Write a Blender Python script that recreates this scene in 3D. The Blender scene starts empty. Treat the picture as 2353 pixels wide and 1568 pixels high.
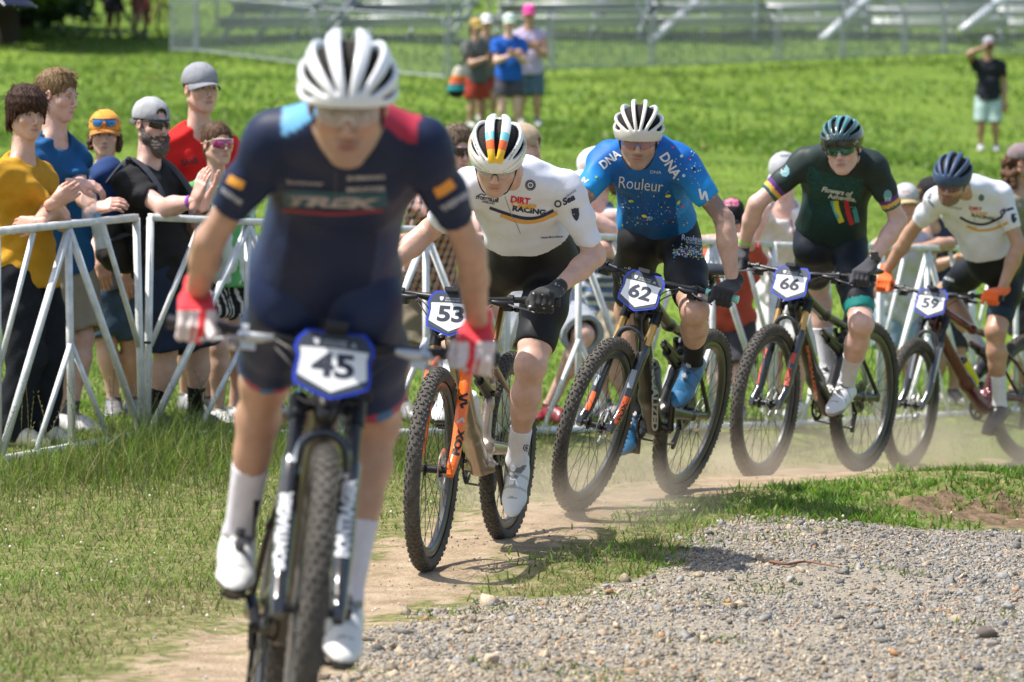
import bpy, bmesh, math, random
import numpy as np
from mathutils import Matrix, Vector
from mathutils.bvhtree import BVHTree
random.seed(7); RNG = np.random.default_rng(7)
SC = bpy.context.scene; COL = SC.collection
# ------------------------------------------------------------ camera, sky, sun, exposure
F = 9412.0; PITCH = math.atan((784-388)/F); CZ = 1.44
cd = bpy.data.cameras.new('camera'); cam = bpy.data.objects.new('camera', cd); COL.objects.link(cam)
cam.location = (0, 0, CZ); cam.rotation_euler = (math.pi/2-PITCH, 0, 0)
cd.sensor_width = 36; cd.lens = 36*F/2353; cd.clip_start = .5; cd.clip_end = 600
cd.dof.use_dof = True; cd.dof.focus_distance = 15.6; cd.dof.aperture_fstop = cd.lens/1000/.032; cd.dof.aperture_blades = 0
SC.camera = cam
w = bpy.data.worlds.new('World'); SC.world = w; w.use_nodes = True
nt = w.node_tree; nt.nodes.clear()
SUN = Vector((-.46, -.04, .88)).normalized()
sky = nt.nodes.new('ShaderNodeTexSky'); sky.sky_type = 'NISHITA'; sky.sun_disc = False
sky.sun_elevation = math.asin(SUN.z); sky.sun_rotation = math.atan2(SUN.x, SUN.y); sky.air_density = 1.3; sky.dust_density = 2.5
bg = nt.nodes.new('ShaderNodeBackground'); bg.inputs[1].default_value = .135
wo = nt.nodes.new('ShaderNodeOutputWorld'); nt.links.new(sky.outputs[0], bg.inputs[0]); nt.links.new(bg.outputs[0], wo.inputs[0])
ld = bpy.data.lights.new('sun', 'SUN'); ld.energy = 4.9; ld.angle = math.radians(.6); ld.color = (1, .95, .87)
sun = bpy.data.objects.new('sun', ld); COL.objects.link(sun); sun.rotation_euler = SUN.to_track_quat('Z', 'Y').to_euler(); sun.location = (0, 15, 30)
SC.view_settings.view_transform = 'Standard'; SC.view_settings.look = 'None'; SC.view_settings.gamma = 1
SC.view_settings.exposure = .5
SC.render.engine = 'CYCLES'; SC.cycles.max_bounces = 6; SC.cycles.transparent_max_bounces = 12; SC.cycles.volume_bounces = 1
SC.cycles.use_denoising = True; SC.cycles.volume_step_rate = 2
FW = np.array([0, math.cos(PITCH), -math.sin(PITCH)]); UP = np.array([0, math.sin(PITCH), math.cos(PITCH)]); RT = np.array([1., 0, 0]); CAM = np.array([0, 0, CZ])
def at(px, py, D): return CAM+D*FW+D*(px-1176.5)/F*RT+D*(784-py)/F*UP
def nrm(v): v = np.asarray(v, float); return v/np.linalg.norm(v)
def depth(p): return float((np.asarray(p)-CAM)@FW)
# ------------------------------------------------------------ materials
MATS = {}
def mat(name, col=(.8, .8, .8), rough=.6, metal=0, vc=False, bump=0, bscale=80, var=0, vscale=8, spec=.5, coat=0, trans=0, sheen=0, sub=0, alpha=1, stretch=(1, 1, 1)):
    if name in MATS: return MATS[name]
    m = bpy.data.materials.new(name); m.use_nodes = True; N = m.node_tree.nodes; L = m.node_tree.links; b = N['Principled BSDF']
    b.inputs['Roughness'].default_value = rough; b.inputs['Metallic'].default_value = metal
    b.inputs['Specular IOR Level'].default_value = spec; b.inputs['Coat Weight'].default_value = coat
    b.inputs['Transmission Weight'].default_value = trans; b.inputs['Alpha'].default_value = alpha
    if sheen: b.inputs['Sheen Weight'].default_value = sheen; b.inputs['Sheen Roughness'].default_value = .5
    if sub: b.inputs['Subsurface Weight'].default_value = sub; b.inputs['Subsurface Radius'].default_value = (.012, .005, .003); b.inputs['Subsurface Scale'].default_value = 1
    if vc: a = N.new('ShaderNodeAttribute'); a.attribute_name = 'Col'; src = a.outputs['Color']
    else: a = N.new('ShaderNodeRGB'); a.outputs[0].default_value = (*col, 1); src = a.outputs[0]
    tc = N.new('ShaderNodeTexCoord'); mp = N.new('ShaderNodeMapping'); mp.inputs['Scale'].default_value = stretch; L.new(tc.outputs['Object'], mp.inputs[0])
    if var:
        n = N.new('ShaderNodeTexNoise'); n.inputs['Scale'].default_value = vscale; n.inputs['Detail'].default_value = 5; L.new(mp.outputs[0], n.inputs['Vector'])
        r = N.new('ShaderNodeMapRange'); r.inputs[1].default_value = .3; r.inputs[2].default_value = .7; r.inputs[3].default_value = 1-var; r.inputs[4].default_value = 1+var; L.new(n.outputs[0], r.inputs[0])
        x = N.new('ShaderNodeVectorMath'); x.operation = 'SCALE'; L.new(src, x.inputs[0]); L.new(r.outputs[0], x.inputs['Scale']); src = x.outputs[0]
    L.new(src, b.inputs['Base Color'])
    if bump:
        n = N.new('ShaderNodeTexNoise'); n.inputs['Scale'].default_value = bscale; n.inputs['Detail'].default_value = 4; L.new(mp.outputs[0], n.inputs['Vector'])
        u = N.new('ShaderNodeBump'); u.inputs['Strength'].default_value = bump; u.inputs['Distance'].default_value = .01; L.new(n.outputs[0], u.inputs['Height']); L.new(u.outputs[0], b.inputs['Normal'])
    MATS[name] = m; return m
def leafmat(name, tr=.4, vc=True, col=(.1, .2, .03)):
    m = bpy.data.materials.new(name); m.use_nodes = True; N = m.node_tree.nodes; L = m.node_tree.links; b = N['Principled BSDF']; b.inputs['Roughness'].default_value = .5; b.inputs['Specular IOR Level'].default_value = .35
    a = N.new('ShaderNodeAttribute'); a.attribute_name = 'Col'; L.new(a.outputs['Color'], b.inputs['Base Color'])
    t = N.new('ShaderNodeBsdfTranslucent'); L.new(a.outputs['Color'], t.inputs[0]); mx = N.new('ShaderNodeMixShader'); mx.inputs[0].default_value = tr
    L.new(b.outputs[0], mx.inputs[1]); L.new(t.outputs[0], mx.inputs[2]); L.new(mx.outputs[0], N['Material Output'].inputs[0]); return m
SKIN = mat('skin', vc=True, rough=.42, sub=.12, bump=.12, bscale=70, var=.12, vscale=22)
CLOTH = mat('lycra', vc=True, rough=.55, bump=.22, bscale=24, var=.05, vscale=20, spec=.25)
COTTON = mat('cotton', vc=True, rough=.85, bump=.25, bscale=45, var=.07, vscale=25, spec=.25)
HAIR = mat('hair', vc=True, rough=.6, spec=.25, bump=.6, bscale=160, var=.3, vscale=90, stretch=(1, 1, .35))
GLOSS = mat('gloss', vc=True, rough=.22, coat=.5)
BLACKM = mat('black_metal', (.018, .018, .02), .35, .3, bump=.02)
BLACKP = mat('black_plastic', (.02, .02, .022), .5)
RUBBER = mat('tyre_rubber', (.078, .070, .060), .9, bump=.2, bscale=200, var=.3, vscale=25)
RIM = mat('carbon_rim', (.03, .03, .033), .38, coat=.25, var=.3, vscale=12)
STEEL = mat('steel', (.5, .5, .52), .3, .9)
GOLD = mat('gold_stanchion', (.62, .36, .12), .25, .8)
ALU = mat('aluminium', (.55, .57, .6), .42, .75, var=.15)
WHITEP = mat('white_paint', (.72, .73, .74), .5, bump=.15, bscale=60, var=.2, vscale=14)
BLUEP = mat('plate_blue', (.02, .06, .55), .4)
WHITEPLATE = mat('plate_white', (.82, .83, .85), .4)
DARKPLATE = mat('plate_dark', (.05, .06, .085), .45)
def paint(col, rough=.3, metal=0, coat=.3, nm=None): return mat(nm or 'paint_%02x%02x%02x_%d' % (*[int(255*c) for c in col], int(rough*100)), col, rough, metal, coat=coat)
# ------------------------------------------------------------ object helpers
def setp(o, label=None, cat=None, group=None, kind=None):
    for k, v in (('label', label), ('category', cat), ('group', group), ('kind', kind)):
        if v: o[k] = v
    return o
def empty(name, loc, label=None, cat=None, group=None, parent=None, M=None):
    o = bpy.data.objects.new(name, None); COL.objects.link(o); o.empty_display_size = .1
    if M is not None: o.matrix_basis = M
    else: o.location = tuple(loc)
    if parent: o.parent = parent
    return setp(o, label, cat, group)
def mkmesh(name, V, Q=None, T=None, col=None, mat=None, smooth=True):
    me = bpy.data.meshes.new(name); V = np.asarray(V, np.float32); me.vertices.add(len(V)); me.vertices.foreach_set('co', V.ravel())
    lp = []; st = []; n = 0
    if Q is not None and len(Q): Q = np.asarray(Q, np.int32); lp.append(Q.ravel()); st.append(np.arange(len(Q))*4); n = len(Q)*4
    if T is not None and len(T): T = np.asarray(T, np.int32); lp.append(T.ravel()); st.append(n+np.arange(len(T))*3)
    lp = np.concatenate(lp) if lp else np.zeros(0, np.int32); st = np.concatenate(st) if st else np.zeros(0, np.int32)
    me.loops.add(len(lp)); me.loops.foreach_set('vertex_index', lp.astype(np.int32)); me.polygons.add(len(st)); me.polygons.foreach_set('loop_start', st.astype(np.int32))
    if smooth: me.polygons.foreach_set('use_smooth', np.ones(len(st), bool))
    me.update(calc_edges=True)
    if col is not None:
        a = me.color_attributes.new('Col', 'FLOAT_COLOR', 'POINT'); c = np.ones((len(V), 4), np.float32); c[:, :3] = col; a.data.foreach_set('color', c.ravel())
    if mat: me.materials.append(mat)
    return me
def link(name, me, parent=None, **k):
    o = bpy.data.objects.new(name, me); COL.objects.link(o)
    if parent is not None: o.parent = parent
    return setp(o, **k)
def rel(V, parent):
    """world verts -> space of parent (parent chain of un-scaled empties / identity meshes)"""
    M = Matrix.Identity(4); q = parent
    while q is not None: M = q.matrix_basis @ M; q = q.parent
    Mi = np.array(M.inverted()); return np.asarray(V)@Mi[:3, :3].T+Mi[:3, 3]
def addw(name, V, Q, T, col, m, parent, smooth=True, **k):
    V = np.asarray(V, float); 
    if parent is not None: V = rel(V, parent)
    return link(name, mkmesh(name, V, Q, T, col, m, smooth), parent, **k)
class MB:
    def __init__(s): s.V = []; s.Q = []; s.T = []; s.C = []; s.n = 0
    def add(s, V, Q=(), T=(), c=(.8, .8, .8)):
        V = np.asarray(V, float); s.V.append(V); 
        if len(Q): s.Q.append(np.asarray(Q)+s.n)
        if len(T): s.T.append(np.asarray(T)+s.n)
        s.C.append(np.broadcast_to(np.asarray(c, float), (len(V), 3))); s.n += len(V); return s
    def tube(s, P, r, n=8, c=(.8,.8,.8), closed=False, e=1., side=None, cap=True):
        P = np.asarray(P, float); m = len(P); r = np.broadcast_to(np.asarray(r, float), (m,))
        d = np.gradient(P, axis=0) if not closed else np.roll(P, -1, 0)-np.roll(P, 1, 0)
        d /= np.linalg.norm(d, axis=1)[:, None]+1e-12
        u = np.array([0, 0, 1.]) if side is None else np.asarray(side, float)
        if abs(d[0]@u) > .95: u = np.array([0, 1., 0])
        rings = []; a = np.linspace(0, 2*np.pi, n, endpoint=False)
        for i in range(m):
            v = np.cross(d[i], u); v /= np.linalg.norm(v)+1e-12; u2 = np.cross(v, d[i]); u = u2 if side is None else u
            rings.append(P[i]+r[i]*(np.cos(a)[:, None]*v+np.sin(a)[:, None]*u2*e))
        V = np.concatenate(rings); Q = []
        for i in range(m if closed else m-1):
            j = (i+1) % m
            k = np.arange(n); Q.append(np.stack([i*n+k, j*n+k, j*n+(k+1) % n, i*n+(k+1) % n], 1))
        Q = np.concatenate(Q); T = []
        if cap and not closed:
            V = np.concatenate([V, P[:1], P[-1:]]); k = np.arange(n)
            T = np.concatenate([np.stack([k, (k+1) % n, np.full(n, m*n)], 1), np.stack([(k+1) % n+(m-1)*n, k+(m-1)*n, np.full(n, m*n+1)], 1)])
        return s.add(V, Q, T, c)
    def box(s, c0, sz, R=None, c=(.8,.8,.8)):
        x = np.array([[i, j, k] for i in (-.5, .5) for j in (-.5, .5) for k in (-.5, .5)])*np.asarray(sz, float)
        if R is not None: x = x@np.asarray(R).T
        return s.add(x+np.asarray(c0, float), [[0, 1, 3, 2], [4, 6, 7, 5], [0, 4, 5, 1], [2, 3, 7, 6], [0, 2, 6, 4], [1, 5, 7, 3]], (), c)
    def bar(s, a, b, w_, h_, c=(.8,.8,.8), side=(0, 0, 1)):
        a = np.asarray(a, float); b = np.asarray(b, float); d = nrm(b-a); v = nrm(np.cross(d, side)); u = np.cross(v, d)
        return s.box((a+b)/2, (np.linalg.norm(b-a), w_, h_), np.stack([d, v, u], 1), c)
    def prism(s, poly, t, fr, c=(.8,.8,.8)):
        """poly 2D, fr=(origin, xaxis, yaxis)"""
        o, x, y = [np.asarray(q, float) for q in fr]; z = np.cross(x, y); p = np.asarray(poly, float); n = len(p)
        B = o+p[:, :1]*x+p[:, 1:]*y; V = np.concatenate([B, B+z*t, [B.mean(0)], [B.mean(0)+z*t]]); k = np.arange(n)
        Q = np.stack([k, (k+1) % n, (k+1) % n+n, k+n], 1); T = np.concatenate([np.stack([(k+1) % n, k, np.full(n, 2*n)], 1), np.stack([k+n, (k+1) % n+n, np.full(n, 2*n+1)], 1)])
        return s.add(V, Q, T, c)
    def lathe(s, prof, o, ax, n=48, c=(.8,.8,.8), a0=0, a1=2*np.pi, closed_prof=False):
        """prof list of (radius, offset along axis)"""
        ax = nrm(ax); u = nrm(np.cross(ax, (0, 0, 1.) if abs(ax[2]) < .9 else (1., 0, 0))); v = np.cross(ax, u); o = np.asarray(o, float)
        full = abs(a1-a0-2*np.pi) < 1e-6; a = np.linspace(a0, a1, n, endpoint=not full); pr = np.asarray(prof, float); m = len(pr)
        V = (o+pr[None, :, :1]*(np.cos(a)[:, None, None]*u+np.sin(a)[:, None, None]*v)+pr[None, :, 1:]*ax).reshape(-1, 3); Q = []
        N_ = n if full else n-1
        for i in range(N_):
            j = (i+1) % n; k = np.arange(m if closed_prof else m-1); Q.append(np.stack([i*m+k, i*m+(k+1) % m, j*m+(k+1) % m, j*m+k], 1))
        return s.add(V, np.concatenate(Q), (), c)
    def ball(s, c0, r, c=(.8,.8,.8), n=10, R=None):
        r = np.broadcast_to(np.asarray(r, float), (3,)); V = []; Q = []
        th = np.linspace(0, np.pi, n//2+2); ph = np.linspace(0, 2*np.pi, n, endpoint=False)
        x = np.stack([np.sin(th)[:, None]*np.cos(ph), np.sin(th)[:, None]*np.sin(ph), np.cos(th)[:, None]+0*ph], -1).reshape(-1, 3)*r
        if R is not None: x = x@np.asarray(R).T
        for i in range(len(th)-1):
            k = np.arange(n); Q.append(np.stack([i*n+k, (i+1)*n+k, (i+1)*n+(k+1) % n, i*n+(k+1) % n], 1))
        return s.add(x+np.asarray(c0, float), np.concatenate(Q), (), c)
    def xf(s, f):
        s.V = [f(v) for v in s.V]; return s
    def build(s, name, m, parent=None, world=True, smooth=True, **k):
        V = np.concatenate(s.V); Q = np.concatenate(s.Q) if s.Q else None; T = np.concatenate(s.T) if s.T else None; C = np.concatenate(s.C)
        if world and parent is not None: V = rel(V, parent)
        me = mkmesh(name, V, Q, T, C, m, smooth)
        if smooth:
            try: me.set_sharp_from_angle(angle=math.radians(38))
            except Exception: pass
        return link(name, me, parent, **k)
def shape(P, n=8):
    """catmull-rom through points"""
    P = np.asarray(P, float); E = np.concatenate([[2*P[0]-P[1]], P, [2*P[-1]-P[-2]]]); out = []
    for i in range(len(P)-1):
        t = np.linspace(0, 1, n, endpoint=False)[:, None]; a, b, c, d = E[i:i+4]
        out.append(.5*(2*b+(c-a)*t+(2*a-5*b+4*c-d)*t*t+(3*b-a-3*c+d)*t**3))
    return np.concatenate(out+[P[-1:]])
# ------------------------------------------------------------ implicit surfaces
class SDF:
    def __init__(s, lo, hi, h):
        s.lo = np.asarray(lo, float); s.ax = [np.arange(a, b+h, h) for a, b in zip(lo, hi)]; s.h = h; s.F = np.full([len(a) for a in s.ax], .5, np.float32)
    def _put(s, lo, hi, fn, k, op, m=None):
        m = .03+k if m is None else m
        sl = []
        for i in range(3):
            a = int(np.searchsorted(s.ax[i], lo[i]-m)); b = int(np.searchsorted(s.ax[i], hi[i]+m))
            if b <= a: return
            sl.append(slice(a, b))
        X = s.ax[0][sl[0]][:, None, None].astype(np.float32); Y = s.ax[1][sl[1]][None, :, None].astype(np.float32); Z = s.ax[2][sl[2]][None, None, :].astype(np.float32)
        d = fn(X, Y, Z); f = s.F[tuple(sl)]
        if op == 'u':
            if k > 0: h = np.clip(.5+.5*(f-d)/k, 0, 1); f[...] = f*(1-h)+d*h-k*h*(1-h)
            else: np.minimum(f, d, out=f)
        else:
            d = -d
            if k > 0: h = np.clip(.5-.5*(f-d)/k, 0, 1); f[...] = f*(1-h)+d*h+k*h*(1-h)
            else: np.maximum(f, d, out=f)
    def cone(s, a, b, ra, rb, k=.02, e=1., n=None, op='u', clip=()):
        a = np.asarray(a, float); b = np.asarray(b, float); d = b-a; L2 = max(d@d, 1e-9); R = max(ra, rb)*max(1, e)
        if n is not None: n = nrm(n)
        def fn(X, Y, Z):
            x = X-a[0]; y = Y-a[1]; z = Z-a[2]; t = np.clip((x*d[0]+y*d[1]+z*d[2])/L2, 0, 1); x = x-t*d[0]; y = y-t*d[1]; z = z-t*d[2]
            if n is not None and e != 1:
                c = x*n[0]+y*n[1]+z*n[2]; g = c*(1/e-1); q = np.sqrt((x+g*n[0])**2+(y+g*n[1])**2+(z+g*n[2])**2); r = (q-(ra+(rb-ra)*t))*min(1, e)*1.0
            else: r = np.sqrt(x*x+y*y+z*z)-(ra+(rb-ra)*t)
            for p, m in clip: r = np.maximum(r, (X-p[0])*m[0]+(Y-p[1])*m[1]+(Z-p[2])*m[2])
            return r
        s._put(np.minimum(a, b)-R, np.maximum(a, b)+R, fn, k, op); return s
    def ell(s, c, r, R=None, k=.02, op='u', clip=()):
        c = np.asarray(c, float); r = np.broadcast_to(np.asarray(r, float), (3,)); M = np.eye(3) if R is None else np.asarray(R, float).T; B = max(r); mr = min(r)
        def fn(X, Y, Z):
            x = X-c[0]; y = Y-c[1]; z = Z-c[2]; u = [(M[i, 0]*x+M[i, 1]*y+M[i, 2]*z) for i in range(3)]
            q = np.sqrt(sum((u[i]/r[i])**2 for i in range(3))); g = np.sqrt(sum((u[i]/r[i]**2)**2 for i in range(3)))+1e-6
            v = q*(q-1)/g
            v = np.where(q < .2, -mr*.8, v)
            for p, m in clip: v = np.maximum(v, (X-p[0])*m[0]+(Y-p[1])*m[1]+(Z-p[2])*m[2])
            return v
        s._put(c-B, c+B, fn, k, op); return s
    def field(s, fn):
        X = s.ax[0][:, None, None].astype(np.float32); Y = s.ax[1][None, :, None].astype(np.float32); Z = s.ax[2][None, None, :].astype(np.float32); s.F = fn(s.F, X, Y, Z); return s
    def mesh(s, smooth=1):
        F_ = s.F; nx, ny, nz = F_.shape
        F_[0] = F_[-1] = .1; F_[:, 0] = F_[:, -1] = .1; F_[:, :, 0] = F_[:, :, -1] = .1
        I = F_ < 0; cnt = np.zeros((nx-1, ny-1, nz-1), np.int8)
        for i in (0, 1):
            for j in (0, 1):
                for k in (0, 1): cnt += I[i:nx-1+i, j:ny-1+j, k:nz-1+k]
        act = (cnt > 0) & (cnt < 8); ids = np.argwhere(act); idm = np.full(act.shape, -1, np.int64); idm[act] = np.arange(len(ids))
        P = np.zeros((len(ids), 3)); W = np.zeros(len(ids)); C = [(i, j, k) for i in (0, 1) for j in (0, 1) for k in (0, 1)]
        val = {c: F_[ids[:, 0]+c[0], ids[:, 1]+c[1], ids[:, 2]+c[2]] for c in C}
        for c in C:
            for a_ in range(3):
                if c[a_] == 0:
                    d = list(c); d[a_] = 1; d = tuple(d); fa, fb = val[c], val[d]; m = (fa < 0) != (fb < 0); t = np.where(m, fa/(fa-fb+1e-20), 0)
                    p = np.tile(np.array(c, float), (len(ids), 1)); p[:, a_] += t; P[m] += p[m]; W += m
        P = P/np.maximum(W, 1)[:, None]+ids; V = s.lo+P*s.h
        Q = []
        for a_ in range(3):
            b_, c_ = [(1, 2), (2, 0), (0, 1)][a_]
            sl0 = [slice(1, n-1) for n in F_.shape]; sl0[a_] = slice(0, F_.shape[a_]-1); sl1 = list(sl0); sl1[a_] = slice(1, F_.shape[a_])
            A = I[tuple(sl0)]; B = I[tuple(sl1)]; e = np.argwhere(A != B); 
            if not len(e): continue
            sgn = A[e[:, 0], e[:, 1], e[:, 2]]; off = np.ones(3, int); off[a_] = 0; e = e+off
            def cid(db, dc): q = e.copy(); q[:, b_] += db; q[:, c_] += dc; return idm[q[:, 0], q[:, 1], q[:, 2]]
            q = np.stack([cid(-1, -1), cid(0, -1), cid(0, 0), cid(-1, 0)], 1); q = np.where(sgn[:, None], q, q[:, ::-1]); Q.append(q)
        Q = np.concatenate(Q)
        for _ in range(smooth):
            S = np.zeros_like(V); N_ = np.zeros(len(V))
            for i in range(4):
                for j in ((i+1) % 4, (i+3) % 4):
                    for c in range(3): S[:, c] += np.bincount(Q[:, i], V[Q[:, j], c], len(V))
                    N_ += np.bincount(Q[:, i], None, len(V))
            V = V*.4+.6*S/np.maximum(N_, 1)[:, None]
        return V, Q
def xform(V, Q, o, R):
    """R columns = axes"""
    R = np.asarray(R); V = np.asarray(V)@R.T+np.asarray(o)
    if np.linalg.det(R) < 0: Q = np.asarray(Q)[:, ::-1]
    return V, Q
def hash2(i, j, s): 
    n = (i.astype(np.int64)*374761393+j.astype(np.int64)*668265263+s*974634777) & 0x7fffffff; n = ((n ^ (n >> 13))*1274126177) & 0x7fffffff; return ((n ^ (n >> 16)) & 0xffff)/65535.
def vnoise(x, y, f=1., s=0, oct=1):
    r = 0; a = 1; t = 0
    for o in range(oct):
        X = x*f; Y = y*f; i = np.floor(X); j = np.floor(Y); u = X-i; v = Y-j; u = u*u*(3-2*u); v = v*v*(3-2*v)
        r = r+a*((hash2(i, j, s)*(1-u)+hash2(i+1, j, s)*u)*(1-v)+(hash2(i, j+1, s)*(1-u)+hash2(i+1, j+1, s)*u)*v); t += a; a *= .5; f *= 2.1; s += 11
    return r/t
# ------------------------------------------------------------ ground
CP = [(979,1313,14.66),(1156,1249,15.85),(1305,1176,16.74),(1530,1138,17.8),(1757,1109,19.1),(1985,1088,20.1),(2090,1080,22.5),(2390,1062,23.4),
 (-10,1070,18.4),(335,1008,19.4),(790,1005,20.4),(1160,1000,21.3),(1490,992,22.3),(1775,985,23.4),(2022,972,24.5),(2232,957,25.6),(2430,945,26.7),
 (1750,1120,18.0),(2100,1092,18.5),(2353,1078,18.9),(1550,1158,17.1),(1300,1222,16.1),
 (2353,1222,17.0),(2000,1200,16.8),(1800,1195,16.8),(1400,1300,15.0),(1150,1385,14.0),(850,1490,12.5),
 (700,1300,15.2),(300,1200,17.0),(0,1250,16.0),(300,1500,12.3),(500,1568,11.6),(100,1400,13.6),
 (1180,305,55),(2270,362,60),(450,138,72),(800,140,72),(1280,140,74),(2080,102,84),(2350,90,88),(280,95,80),(50,90,80),(200,-60,110),(1200,-60,110),(2200,-60,120),(600,330,45),(1700,330,48),(2300,520,36),(100,560,34),(1500,620,32)]
cp = np.array([at(*p) for p in CP]); extra = np.array([[x, 11.5, -.03] for x in (.3, 1., 1.8, 3.)]+[[x, 8, 0.] for x in (-2, 0, 2)]+[[x, 5, 0.] for x in (-3, 0, 3)]+[[-14, 20, .3], [14, 20, -.4], [-30, 60, 3], [30, 60, 2], [-40, 150, 9], [0, 160, 10], [40, 150, 9], [-14, 5, 0], [14, 5, -.2]])
cp = np.concatenate([cp, extra])
def tps(r2): return .5*r2*np.log(r2+1e-9)
def warp(x, y): return x, 20*np.log(np.maximum(y, 1)/20.)
cx, cy = warp(cp[:, 0], cp[:, 1]); n_ = len(cp)
K = tps((cx[:, None]-cx)**2+(cy[:, None]-cy)**2)+np.eye(n_)*.6; Pm = np.stack([np.ones(n_), cx, cy], 1)
sol = np.linalg.solve(np.block([[K, Pm], [Pm.T, np.zeros((3, 3))]]), np.concatenate([cp[:, 2], np.zeros(3)]))
def zbase(x, y):
    x = np.asarray(x, float); y = np.asarray(y, float); sh = x.shape; X, Y = warp(x.ravel(), y.ravel()); r = sol[n_]+sol[n_+1]*X+sol[n_+2]*Y
    for i in range(n_): r = r+sol[i]*tps((X-cx[i])**2+(Y-cy[i])**2)
    return r.reshape(sh)
def gp(px, py, f=zbase):
    D = np.geomspace(7, 200, 900); P = CAM+D[:, None]*(FW+(px-1176.5)/F*RT+(784-py)/F*UP); d = P[:, 2]-f(P[:, 0], P[:, 1]); i = int(np.argmax(d < 0)) if (d < 0).any() else len(D)-1
    t = d[i-1]/(d[i-1]-d[i]+1e-9); return P[i-1]*(1-t)+P[i]*t
def wpoly(pp): return np.array([gp(*p)[:2] for p in pp])
def sdpoly(x, y, P):
    """signed distance, negative inside"""
    x = x.ravel(); y = y.ravel(); d = np.full(x.shape, 1e9); ins = np.zeros(x.shape, bool)
    for i in range(len(P)):
        a = P[i]; b = P[(i+1) % len(P)]; e = b-a; wx = x-a[0]; wy = y-a[1]; t = np.clip((wx*e[0]+wy*e[1])/(e@e+1e-12), 0, 1); d = np.minimum(d, (wx-t*e[0])**2+(wy-t*e[1])**2)
        c = (a[1] > y) != (b[1] > y); ins ^= c & (x < (b[0]-a[0])*(y-a[1])/(b[1]-a[1]+1e-12)+a[0])
    d = np.sqrt(d); return np.where(ins, -d, d)
TRAIL = wpoly([(250,1600),(330,1520),(520,1430),(760,1330),(900,1255),(1080,1190),(1240,1160),(1500,1112),(1750,1085),(2050,1066),(2400,1052),(2700,1045),(2700,1070),(2353,1078),(2000,1096),(1700,1125),(1500,1165),(1330,1225),(1200,1285),(1090,1345),(950,1395),(860,1450),(820,1530),(800,1600)])
TRAIL = np.concatenate([TRAIL, [[-.9, 8], [-3.5, 8]]])
GRAV = wpoly([(790,1600),(850,1470),(980,1415),(1150,1385),(1400,1375),(1480,1310),(1560,1240),(1640,1205),(1800,1195),(2000,1205),(2200,1218),(2353,1228),(2700,1235)])
GRAV = np.concatenate([GRAV, [[9, 14], [9, 4], [-.6, 4], [-.8, 8]]])
BANKD = wpoly([(1960,1150),(2100,1135),(2250,1125),(2420,1130),(2420,1215),(2300,1215),(2150,1195),(2050,1165)])
def masks(x, y):
    sh = x.shape; wob = (vnoise(x, y, 3, 5, 3)-.5).ravel()
    t = sdpoly(x, y, TRAIL)+wob*.25; g = sdpoly(x, y, GRAV)+wob*.35; b = sdpoly(x, y, BANKD)+wob*.2
    f = lambda d, w_: np.clip(.5-d/w_, 0, 1)
    return f(t, .5).reshape(sh), f(g, .16).reshape(sh), f(b, .1).reshape(sh)
def zground(x, y):
    x = np.asarray(x, float); y = np.asarray(y, float); z = zbase(x, y); near = np.clip((32-y)/6, 0, 1)
    return z+near*((vnoise(x, y, 8, 71, 4)-.6)*.22*np.clip(1-np.hypot((x-2.15)/.75, (y-17.9)/.9), 0, 1)+(vnoise(x, y, 1.6, 3, 2)-.5)*.05+(vnoise(x, y, 9, 8, 2)-.5)*.018)+(1-near)*(vnoise(x, y, .25, 4, 3)-.5)*.25
xs = np.concatenate([np.arange(-60, -5, 2.5), np.arange(-5, 6, .05), np.arange(6, 62, 2.5)])
ys = np.concatenate([np.arange(-4, 9, .8), np.arange(9, 20, .045), np.arange(20, 30, .12), np.arange(30, 170, .9)])
X, Y = np.meshgrid(xs, ys, indexing='ij'); Z = zground(X, Y); mt, mg, mb_ = masks(X, Y)
nx, ny = X.shape; i, j = np.meshgrid(np.arange(nx-1), np.arange(ny-1), indexing='ij'); a = (i*ny+j).ravel()
VSD = np.zeros_like(X)
gme = mkmesh('ground', np.stack([X, Y, Z], -1).reshape(-1, 3), np.stack([a, a+ny, a+ny+1, a+1], 1), None, np.stack([mt, mg, mb_], -1).reshape(-1, 3))
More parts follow.
